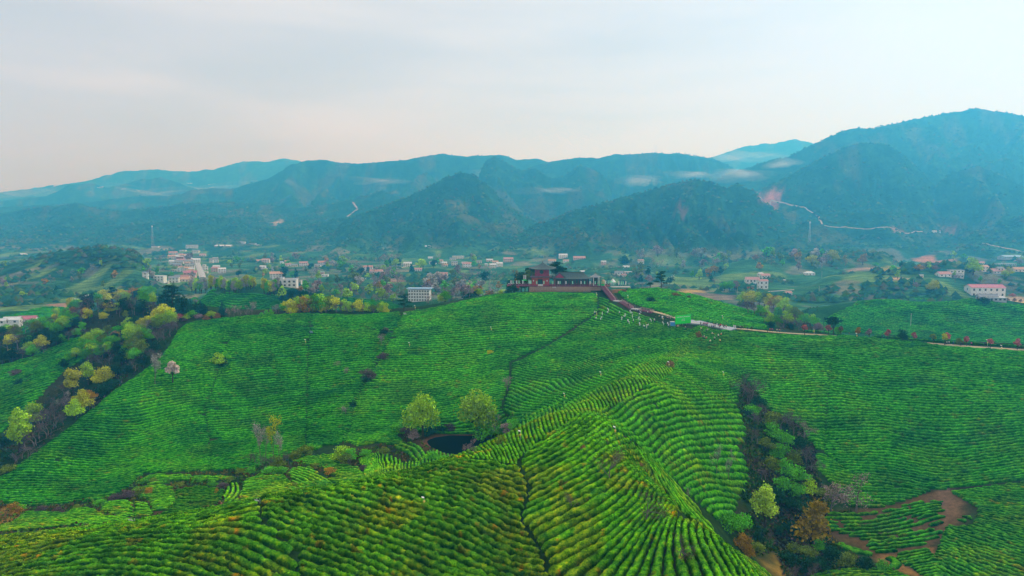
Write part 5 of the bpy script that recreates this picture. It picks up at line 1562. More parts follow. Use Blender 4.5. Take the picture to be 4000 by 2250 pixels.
# dark conifers and the tall thin row behind the belt
for u, v, h_, c_, k_ in [(625, 1212, 62, 'teal', 'conifer'), (650, 1208, 80, 'teal', 'conifer'), (675, 1205, 84, 'dark', 'pine'), (700, 1212, 62, 'teal', 'conifer'), (720, 1212, 60, 'dark', 'conifer'), (745, 1218, 50, 'teal', 'conifer'), (765, 1222, 44, 'teal', 'conifer'), (785, 1232, 56, 'teal', 'conifer'), (800, 1234, 46, 'dark', 'conifer'), (660, 1228, 50, 'dark', 'conifer'), (695, 1232, 50, 'teal', 'conifer'), (730, 1236, 40, 'teal', 'conifer')]:
    plant(k_, c_, u, v, h_, 'dark %s in the conifer group right of the wooded belt' % k_, 'dark conifers', 1.5)
for u, v, h_, c_ in [(755, 1240, 34, 'green'), (728, 1246, 24, 'yellowgreen'), (700, 1246, 26, 'cherry'), (826, 1240, 30, 'yellowgreen'), (850, 1244, 26, 'rust'), (680, 1250, 30, 'cherry'), (775, 1246, 24, 'pinkgrey'), (805, 1250, 22, 'rust'), (720, 1256, 18, 'purple')]:
    plant('shrub', c_, u, v, h_, '%s bush in front of the dark conifers' % CN[c_], 'bushes before the conifers', 1.3)
for k in range(34):
    u = 748 + k * 10.2 + random.uniform(-4, 4)
    c_ = random.choice(['green', 'yellowgreen', 'yellowgreen', 'yellow', 'palegrey'])
    v = 1140 + 8 * math.sin(k * 0.5) + (10 if u > 1040 else 0)
    if 1000 < u < 1030: continue
    plant('tall', c_, u, v, random.uniform(44, 64), '%s thin stemmed tree in the row on the crest behind the wooded belt' % CN[c_], 'thin tree row', 1.2, 480, far=False)
plant('conifer', 'teal', 1098, 1150, 50, 'dark narrow conifer at the right end of the thin tree row', after=480)
for k in range(9):
    plant('broad', 'teal', 1130 + k * 14, 1158 + random.uniform(0, 6), random.uniform(26, 40), 'dark round tree on the low crest before the white compound', 'dark trees on the low crest', 1.4, 480)
# ------------------------------------------------------------------ trees round the pavilion, knoll pines, belt on the right
def plant_at(kind, colr, u, y, top, label, wide=1.0, group=None):
    """a tree standing y metres ahead whose top shows at row top"""
    x, yy_, zt_ = [float(q) for q in unproj(u, top, y)]
    z = float(gh(x, y)) - 0.2
    s = max(2.0, zt_ - z)
    tm, cm = random.choice(TREES[kind])
    o = empty(DRY_NAMES[kind], (x, y, z), random.random() * 6.28)
    o.scale = (s * wide, s * wide, s)
    link('trunk', tm, o)
    c_ = link('crown', cm, o)
    c_.material_slots[0].link = 'OBJECT'
    c_.material_slots[0].material = LEAF[colr]
    tag(o, label, 'tree', group)


for k_, c_, u, y, top, lb, w_ in [('shrub', 'dark', 2008, 409, 1100, 'dark pine bush at the left end of the terrace', 0.9), ('shrub', 'teal', 1984, 409, 1118, 'low dark bush left of the terrace', 1.2), ('shrub', 'lime', 1957, 406, 1128, 'pale lime bush at the left foot of the terrace', 1.2),
                                  ('bare', 'orange', 2016, 428, 1052, 'brown leaved tree behind the left terrace', 0.7), ('broad', 'dark', 2036, 427, 1058, 'dark evergreen behind the left terrace', 0.95), ('broad', 'teal', 2050, 430, 1064, 'dark evergreen between the terrace and the tower', 0.9), ('broad', 'olive', 2064, 427, 1050, 'olive tree close to the left side of the tower', 0.7),
                                  ('umbrella', 'dark', 2077, 430, 1036, 'pine tip behind the left eaves of the tower', 0.8), ('pine', 'dark', 2172, 428, 1028, 'dark pine behind the right side of the tower', 0.9), ('umbrella', 'dark', 2184, 430, 1034, 'flat topped dark pine behind the entrance gable', 0.8), ('umbrella', 'dark', 2207, 430, 1051, 'dark flat crowned pine behind the hall', 0.7),
                                  ('broad', 'dark', 1996, 424, 1090, 'small dark evergreen behind the left end of the terrace', 0.9)]:
    plant_at(k_, c_, u, y, top, lb, w_)
plant('pine', 'dark', 2582, 1129, 66, 'tall dark pine on top of the knoll', wide=0.95)
plant('umbrella', 'dark', 2540, 1128, 26, 'small dark pine left of the tall knoll pine', wide=1.6)
for u, v, h_, c_ in [(2440, 1142, 16, 'rust'), (2460, 1134, 12, 'green'), (2520, 1134, 12, 'green'), (2636, 1158, 18, 'rust'), (2655, 1160, 14, 'olive'), (2690, 1166, 14, 'purple'), (2542, 1180, 26, 'dark')]:
    plant('shrub', c_, u, v, h_, '%s low bush on the knoll' % CN[c_], 'bushes on the knoll', 1.5)
RB = [(2905, 1188, 46, 'yellowgreen'), (2925, 1195, 54, 'yellow'), (2945, 1192, 54, 'yellow'), (2965, 1195, 54, 'yellowgreen'), (2985, 1198, 54, 'olive'), (3005, 1202, 52, 'yellow'), (3022, 1208, 52, 'orange'), (3042, 1212, 56, 'yellow'), (3062, 1220, 56, 'yellowgreen'), (2920, 1225, 46, 'purple'), (2945, 1232, 50, 'purple'), (2970, 1238, 46, 'green'), (2990, 1240, 44, 'yellowgreen'), (3015, 1238, 44, 'purple'), (3040, 1245, 46, 'green'), (3065, 1248, 50, 'purple'), (3085, 1240, 48, 'yellowgreen'), (3105, 1245, 46, 'olive'), (2985, 1265, 44, 'purple'), (3010, 1270, 46, 'yellowgreen'), (3035, 1275, 46, 'green'), (3060, 1280, 46, 'purple'), (3075, 1268, 50, 'yellowgreen'), (3100, 1278, 46, 'purple'), (3125, 1262, 44, 'olive'), (3140, 1275, 50, 'green'), (3165, 1272, 44, 'yellowgreen'), (3185, 1282, 44, 'green'), (3120, 1292, 40, 'purple'), (3160, 1298, 40, 'purple'), (3010, 1292, 36, 'dark'), (3050, 1298, 36, 'purple'), (3085, 1300, 36, 'dark'), (3195, 1300, 40, 'pinkgrey')]
for u, v, h_, c_ in RB:
    plant('broad' if c_ != 'purple' else 'bare', c_, u, v, h_ * 1.05, '%s tree in the wood on the slope behind the ridge path, %s' % (CN[c_], 'upper part' if v < 1215 else 'middle part' if v < 1262 else 'lower part'), 'wood behind the ridge path', 1.25, 345)
CH = [(3143, 1309, 42, 'cherry', 'red crowned cherry tree in front of the wood'), (3236, 1311, 44, 'cherry', 'pink cherry tree left of the umbrella pine'), (3284, 1313, 40, 'rust', 'rusty young tree right of the umbrella pine'), (3350, 1320, 42, 'orange', 'orange young tree on the ridge path'), (3395, 1325, 42, 'pinkgrey', 'grey pink young tree on the ridge path'), (3468, 1331, 46, 'cherry', 'red brown slender young tree on the ridge path'),
      (3570, 1339, 42, 'cherry', 'rosy red round young tree on the ridge path'), (3645, 1345, 42, 'olive', 'olive tinted young tree on the ridge path'), (3690, 1349, 46, 'yellow', 'yellow green round young tree on the ridge path'), (3698, 1344, 46, 'cherry', 'red tree half behind the yellow green one'), (3775, 1355, 42, 'cherry', 'wide red young tree near the walkers'), (3868, 1362, 40, 'cherry', 'red young tree right of the walkers'), (3973, 1369, 46, 'cherry', 'red young tree at the right edge of the photo')]
for u, v, h_, c_, lb in CH:
    plant('round', c_, u, v, h_, lb, 'young trees along the ridge path', 1.15)
plant('umbrella', 'dark', 3254, 1313, 82, 'dark umbrella shaped pine on the ridge path', wide=0.9)
plant('broad', 'dark', 3525, 1338, 52, 'dark brown round evergreen on the ridge path', wide=1.0)
plant('broad', 'green', 3272, 1312, 36, 'dark bush beside the umbrella pine', wide=1.2)
plant('broad', 'olive', 3745, 1350, 30, 'pale loose bush behind the ridge path', wide=1.2)
# clipped hedge along the far side of the ridge path
HP = densify(ipts([(3150, 1300), (3300, 1312), (3450, 1322), (3600, 1335), (3700, 1343), (3800, 1350), (3900, 1356), (4000, 1363), (4100, 1370)]), 2.0)
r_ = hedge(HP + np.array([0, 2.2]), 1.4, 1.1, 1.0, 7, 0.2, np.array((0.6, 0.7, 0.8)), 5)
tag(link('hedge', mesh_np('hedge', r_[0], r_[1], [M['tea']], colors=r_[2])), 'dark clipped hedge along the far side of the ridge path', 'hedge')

# ------------------------------------------------------------------ valley trees, one by one where they show largest
VT = 0
vr = random.Random(3)


def vcolor():
    return vr.choice(['pinkgrey'] * 5 + ['palegrey'] * 4 + ['yellowgreen'] * 2 + ['green', 'green', 'olive', 'olive', 'dark', 'teal', 'orange'])


ZONES = [  # box in pixels, count, heights, what stands there
    ((1080, 1085, 1560, 1185), 46, (30, 52), 'on the valley floor left of the white four storey building'), ((1660, 1090, 1960, 1200), 40, (32, 60), 'on the valley floor right of the white four storey building'),
    ((1200, 1020, 1900, 1090), 46, (22, 40), 'among the farmhouses in the middle of the valley'), ((2400, 1000, 2900, 1120), 42, (26, 46), 'on the valley floor behind the knoll'),
    ((2950, 1000, 3260, 1060), 26, (26, 44), 'in the grove above the white farmhouses'), ((3250, 1000, 4000, 1140), 26, (20, 34), 'on the terraces at the right'),
    ((880, 1000, 1200, 1090), 26, (18, 30), 'beside the village'), ((560, 1010, 760, 1130), 16, (18, 34), 'left of the village street'), ((0, 1040, 560, 1170), 22, (22, 34), 'on the dark tea hill at the left')]
for (x0, y0, x1, y1), n_, (h0, h1), wh in ZONES:
    for k in range(n_):
        u, v = vr.uniform(x0, x1), vr.uniform(y0, y1)
        c_ = vcolor()
        kind = 'bare' if c_ in ('pinkgrey', 'palegrey') and vr.random() < 0.5 else ('conifer' if c_ == 'teal' else vr.choice(['broad', 'oval']))
        plant(kind, c_, u, v, vr.uniform(h0, h1), '%s %s tree %s' % (CN[c_], 'bare' if kind == 'bare' else 'hazy', wh), 'valley trees', 1.2, 470, far=True)
for u, v, h_, c_, k_, lb in [(3800, 1075, 70, 'yellowgreen', 'broad', 'tall bright green tree before the grey building'), (3645, 1145, 52, 'yellow', 'broad', 'orange yellow tree below the long farmhouse'), (3925, 1085, 30, 'lime', 'broad', 'small lime tree before the pink roofed house'), (3940, 1078, 34, 'yellow', 'broad', 'yellow bush at the pink roofed house'),
                             (2850, 1140, 44, 'green', 'broad', 'bright green tree left of the white farmhouses'), (2830, 1138, 40, 'green', 'broad', 'second bright tree left of the white farmhouses'), (2870, 1135, 40, 'pinkgrey', 'broad', 'pale tree left of the white farmhouses'), (3250, 1030, 56, 'yellow', 'broad', 'tall yellow tipped tree in the grove'), (3170, 1040, 46, 'yellow', 'broad', 'yellow tipped tree at the left of the grove'), (3300, 1042, 46, 'orange', 'bare', 'orange tinted tree at the right of the grove'), (3370, 1035, 44, 'orange', 'broad', 'orange tinted tree at the right end of the grove'),
                             (1740, 1205, 50, 'green', 'broad', 'light green tree just behind the crest right of the white building'), (1725, 1208, 40, 'lime', 'broad', 'lime bush just behind the crest'), (1870, 1185, 36, 'yellowgreen', 'broad', 'yellow green tree on the far field edge'), (1835, 1192, 44, 'pinkgrey', 'bare', 'pink tinted bare tree on the far field edge'), (1860, 1195, 32, 'dark', 'broad', 'dark bush on the far field edge'), (2500, 1092, 26, 'orange', 'broad', 'tan rounded tree behind the knoll')]:
    plant(k_, c_, u, v, h_, lb, wide=1.2, after=425)

# ------------------------------------------------------------------ canopy on the mountains, undergrowth in the gullies
rr_ = np.random.default_rng(11)
nC = 52000
aa = rr_.uniform(-0.86, 0.86, nC); yy = 1 / rr_.uniform(1 / 4300, 1 / 640, nC)
yy = np.where(rr_.random(nC) < 0.6, rr_.uniform(1400, 3300, nC), yy)
xx = aa * (yy + 25)
zz = gh(xx, yy)
den = fbm(xx / 70, yy / 100, 301, 4)
keep = (zz > -55) & (rr_.random(nC) < 0.9) | (den > 0.54) & (rr_.random(nC) < 0.55)
keep &= seen(xx, yy, zz + 8, 3)
for pp, cc in PATCHES:
    P2 = ipts([(a, b, 560) for a, b in pp])
    if len(P2) > 2:
        keep &= ~in_poly(xx, yy, P2)
xx, yy, zz = xx[keep], yy[keep], zz[keep]
n_ = len(xx)
print('canopy', n_)
o8 = np.array([(1, 0, 0), (0, 1, 0), (-1, 0, 0), (0, -1, 0), (0, 0, 1.0), (0.0, 0, -0.6)])
f8 = np.array([(0, 1, 4), (1, 2, 4), (2, 3, 4), (3, 0, 4)])
sz = rr_.uniform(2.6, 5.2, n_) * (1 + yy / 9000)
V8 = o8[None] * (sz[:, None, None] * np.array([1, 1, 0.85])) * rr_.uniform(0.7, 1.3, (n_, 6, 1)) + rr_.normal(size=(n_, 6, 3)) * 0.35
ro = rr_.uniform(0, 6.28, n_)
X8 = V8[..., 0] * np.cos(ro)[:, None] - V8[..., 1] * np.sin(ro)[:, None]; Y8 = V8[..., 0] * np.sin(ro)[:, None] + V8[..., 1] * np.cos(ro)[:, None]
V8 = np.stack([X8 + xx[:, None], Y8 + yy[:, None], V8[..., 2] + (zz + sz * 0.3)[:, None]], -1)
pal = np.array([(0.020, 0.085, 0.045), (0.03, 0.115, 0.05), (0.018, 0.07, 0.055), (0.06, 0.11, 0.03), (0.075, 0.085, 0.05), (0.04, 0.13, 0.03), (0.12, 0.18, 0.04)])
pw = np.array([0.28, 0.26, 0.2, 0.1, 0.08, 0.06, 0.02])
zone = fbm(xx / 150, yy / 200, 401, 4)
ci = rr_.choice(7, n_, p=pw)
ci = np.where((zone > 0.56) & (rr_.random(n_) < 0.5), 3 + (rr_.random(n_) * 3).astype(int), ci)
cc8 = np.repeat((pal[ci] * rr_.uniform(0.75, 1.25, (n_, 1)))[:, None], 6, 1).reshape(-1, 3)
Fc = (f8[None] + (np.arange(n_) * 6)[:, None, None]).reshape(-1, 3)
m_can = tint_mat('canopy', [(0.3, (0.85, 0.85, 0.85)), (0.7, (1.15, 1.15, 1.15))], 0.5, 2, 0.5, 0.3, 0.8, 0.5)
tag(link('forest_canopy', mesh_np('forest_canopy', V8.reshape(-1, 3), Fc, [m_can], smooth=True, colors=cc8)), 'distant green and brown forest covering the mountain slopes', 'forest', kind='stuff')

GREG = [([(2880, 1500), (2960, 1500), (3010, 1600), (3120, 1660), (3190, 1760), (3190, 1860), (3250, 1930), (3240, 2000), (3330, 2000), (3230, 2060), (3240, 2120), (3380, 2170), (3440, 2250), (3060, 2270), (3040, 2160), (2900, 2170), (2860, 2060), (2950, 1980), (2900, 1960), (2860, 1960), (2870, 1850), (2880, 1700), (2890, 1560)], 140, 9000, [(0.02, 0.07, 0.015), (0.04, 0.13, 0.015), (0.08, 0.10, 0.02), (0.10, 0.07, 0.06), (0.03, 0.03, 0.03)]),
        ([(0, 1300), (100, 1320), (260, 1210), (560, 1180), (800, 1220), (860, 1240), (700, 1262), (640, 1380), (470, 1510), (350, 1600), (150, 1760), (0, 1860), (0, 1700), (160, 1560), (280, 1440), (0, 1430)], 235, 9000, [(0.02, 0.06, 0.03), (0.03, 0.10, 0.02), (0.07, 0.06, 0.05), (0.10, 0.075, 0.08), (0.05, 0.05, 0.05)]),
        ([(0, 1965), (300, 1940), (560, 1860), (820, 1850), (1180, 1800), (1500, 1740), (1640, 1700), (1990, 1660), (1960, 1770), (1780, 1810), (1500, 1860), (1000, 1950), (500, 2060), (0, 2110)], 170, 7000, [(0.05, 0.15, 0.015), (0.09, 0.20, 0.015), (0.14, 0.12, 0.02), (0.11, 0.07, 0.03), (0.06, 0.16, 0.02)]),
        ([(2880, 1190), (3200, 1200), (3220, 1300), (2960, 1300)], 345, 2500, [(0.03, 0.08, 0.02), (0.08, 0.07, 0.06), (0.05, 0.10, 0.02)])]
UV_, UF_, UC_ = [], [], []
off = 0
ALLF = [np.array(fd['w']) for fd in FIELDS if 'w' in fd]
for px, aft, n_, pal_ in GREG:
    P2 = np.array(ipts(px, aft))
    x_ = rr_.uniform(P2[:, 0].min(), P2[:, 0].max(), n_ * 3); y_ = rr_.uniform(P2[:, 1].min(), P2[:, 1].max(), n_ * 3)
    ok = in_poly(x_, y_, P2) & ~in_poly(x_, y_, POND)
    for W2 in ALLF:
        ok &= ~in_poly(x_, y_, W2)
    x_, y_ = x_[ok], y_[ok]
    z_ = gh(x_, y_)
    k_ = seen(x_, y_, z_ + 1, 2)
    x_, y_, z_ = x_[k_][:n_], y_[k_][:n_], z_[k_][:n_]
    m_ = len(x_)
    hgt = 0.2 + 1.3 * sstep(0.4, 0.7, fbm(x_ / 4, y_ / 4, 77, 3))
    P3 = np.stack([x_, y_, z_ + hgt * rr_.uniform(0, 1, m_)], 1)
    V, Fq = leaf_cards(P3, 0.9, rr_)
    zn = (fbm(x_ / 7, y_ / 7, 88, 3) * 1.6 - 0.3) * len(pal_)
    ci = np.clip(zn + rr_.normal(size=m_) * 0.7, 0, len(pal_) - 1).astype(int)
    c3 = np.repeat(np.array(pal_)[ci] * rr_.uniform(0.7, 1.4, (m_, 1)), 4, 0)
    UV_.append(V); UF_.append(Fq + off); UC_.append(c3); off += len(V)
tag(link('undergrowth', mesh_np('undergrowth', np.concatenate(UV_), np.concatenate(UF_), [m_can], smooth=False, colors=np.concatenate(UC_))), 'mixed green and brown undergrowth in the gullies and between plots', 'undergrowth', kind='stuff')

# ------------------------------------------------------------------ building materials
def wallm(name, col, var=0.10):
    return plain(name, col, 0.85, 0.1, var, 0.6)


M['white_wall'] = wallm('white_wall', (0.80, 0.79, 0.76))
M['cream_wall'] = wallm('cream_wall', (0.78, 0.70, 0.58))
M['pink_wall'] = wallm('pink_wall', (0.70, 0.50, 0.46))
M['grey_wall'] = wallm('grey_wall', (0.42, 0.45, 0.47))
M['brick_wall'] = wallm('brick_wall', (0.42, 0.16, 0.11))
M['red_roof'] = mottled('red_roof', [(0.3, (0.46, 0.22, 0.21)), (0.7, (0.60, 0.34, 0.31))], 0.8, 5, 0.7)
M['magenta_roof'] = mottled('magenta_roof', [(0.3, (0.46, 0.14, 0.20)), (0.7, (0.58, 0.26, 0.31))], 0.5, 5, 0.7)
M['grey_roof'] = mottled('grey_roof', [(0.3, (0.20, 0.22, 0.24)), (0.7, (0.36, 0.38, 0.40))], 0.8, 5, 0.7)
M['blue_roof'] = mottled('blue_roof', [(0.3, (0.22, 0.38, 0.55)), (0.7, (0.38, 0.55, 0.70))], 0.8, 5, 0.7)
M['white_roof'] = mottled('white_roof', [(0.3, (0.62, 0.64, 0.66)), (0.7, (0.78, 0.8, 0.8))], 0.5, 5, 0.7)
M['orange_roof'] = mottled('orange_roof', [(0.3, (0.55, 0.30, 0.20)), (0.7, (0.68, 0.42, 0.30))], 0.8, 5, 0.7)
M['glass'] = plain('window_glass', (0.035, 0.05, 0.06), 0.2, 0.5)
M['frame_dark'] = plain('frame_dark', (0.20, 0.16, 0.16), 0.6)
M['door'] = plain('door_paint', (0.16, 0.09, 0.07), 0.6)


def box_mesh(name, d, mat, c=(0, 0, 0)):
    return MB().box(c, d).mesh(name, mat)


WIN = {}


def window_part(parent, x, y, z, w, h, side, big):
    """side: 0 front (-y), 1 left (-x), 2 right (+x)"""
    key = (round(w, 1), round(h, 1), big)
    if key not in WIN:
        if big:
            mb = MB()
            for sx in (-1, 1):
                mb.box((sx * (w / 2 + 0.05), -0.06, 0), (0.1, 0.12, h + 0.2))
            mb.box((0, -0.06, h / 2 + 0.05), (w, 0.12, 0.1)); mb.box((0, -0.07, -h / 2 - 0.05), (w, 0.14, 0.1)); mb.box((0, -0.05, 0), (0.07, 0.07, h))
            WIN[key] = (mb.mesh('window', M['frame_dark']), box_mesh('pane', (w, 0.04, h), M['glass'], (0, -0.03, 0)))
        else:
            WIN[key] = (box_mesh('window', (w, 0.12, h), M['glass'], (0, -0.06, 0)), None)
    rz = {0: 0.0, 1: -math.pi / 2, 2: math.pi / 2}[side]
    o = link('window', WIN[key][0], parent, (x, y, z), rz)
    if big:
        link('pane', WIN[key][1], o)
    return o


HN = 0


def house(u, v, wpx, label, storeys=1, roof='gable', rm='red_roof', wm_='white_wall', rz=0.0, dep=0.55, hpx=None, big=False, cols=None, after=470, name='farmhouse', group=None, parapet=False, eave=0.5):
    h = hit(u, v, after)
    if h is None:
        print('house missed', u, v); return None
    x, y, z = h
    W = wpx * y / F / max(0.6, math.cos(rz))
    D_ = W * dep
    Hh = storeys * 3.1 if hpx is None else hpx * y / F
    o = empty(name, (x, y + D_ / 2, z), rz)
    tag(o, label, 'house' if name == 'farmhouse' else 'building', group)
    mb = MB()
    rh = 0.30 * min(D_, 9.0)
    x2, y2 = W / 2, D_ / 2
    B = -3.0
    if roof == 'gable':
        V = [(-x2, -y2, B), (x2, -y2, B), (x2, y2, B), (-x2, y2, B), (-x2, -y2, Hh), (x2, -y2, Hh), (x2, y2, Hh), (-x2, y2, Hh), (-x2, 0, Hh + rh), (x2, 0, Hh + rh)]
        mb.add(V, [(0, 1, 5, 4), (2, 3, 7, 6), (3, 0, 4, 8, 7), (1, 2, 6, 9, 5), (0, 3, 2, 1)])
    else:
        mb.box((0, 0, (Hh + B) / 2), (W, D_, Hh - B))
    mb.build('wall', M[wm_], o)
    rb = MB()
    e = eave
    if roof == 'gable':
        for s in (-1, 1):
            sl = rh / y2
            a = (-x2 - e, s * (y2 + e), Hh - e * sl + 0.05); b = (x2 + e, s * (y2 + e), Hh - e * sl + 0.05); c_ = (x2 + e, 0, Hh + rh + 0.05); d = (-x2 - e, 0, Hh + rh + 0.05)
            up = (0, 0, 0.18)
            P8 = [a, b, c_, d] + [tuple(np.array(q) + up) for q in (a, b, c_, d)]
            rb.add(P8, [(0, 1, 2, 3), (4, 5, 6, 7), (0, 1, 5, 4), (1, 2, 6, 5), (2, 3, 7, 6), (3, 0, 4, 7)])
        rb.box((0, 0, Hh + rh + 0.3), (W + 2 * e, 0.3, 0.2))
    elif roof == 'hip':
        ix = max(0.2, x2 - y2)
        V = [(-x2 - e, -y2 - e, Hh), (x2 + e, -y2 - e, Hh), (x2 + e, y2 + e, Hh), (-x2 - e, y2 + e, Hh), (-ix, 0, Hh + rh), (ix, 0, Hh + rh)]
        rb.add(V, [(0, 1, 5, 4), (1, 2, 5), (2, 3, 4, 5), (3, 0, 4), (3, 2, 1, 0)])
    else:
        rb.box((0, 0, Hh + 0.12), (W + 0.6, D_ + 0.6, 0.24))
        if parapet:
            for s in (-1, 1):
                rb.box((0, s * (y2 + 0.15), Hh + 0.5), (W + 0.6, 0.22, 0.54)); rb.box((s * (x2 + 0.15), 0, Hh + 0.5), (0.22, D_ + 0.04, 0.54))
    rb.build('roof', M[rm], o)
    n_ = cols if cols is not None else max(1, int(W / 3.6))
    fh = Hh / storeys
    for s in range(storeys):
        for k in range(n_):
            xx_ = -x2 + W * (k + 0.5) / n_
            if s == 0 and k == n_ // 2 and not big:
                continue
            window_part(o, xx_, -y2, fh * (s + 0.55), min(1.5, W / n_ * 0.45), fh * 0.42, 0, big)
        window_part(o, -x2, 0, fh * (s + 0.55), 1.2, fh * 0.42, 1, big)
        if rz > 0.1 or rz < -0.1:
            window_part(o, x2, 0, fh * (s + 0.55), 1.2, fh * 0.42, 2, big)
    db = MB().box((-x2 + W * (n_ // 2 + 0.5) / n_, -y2 - 0.05, 1.05), (1.2, 0.1, 2.1))
    if not big:
        db.build('door', M['door'], o)
    return o


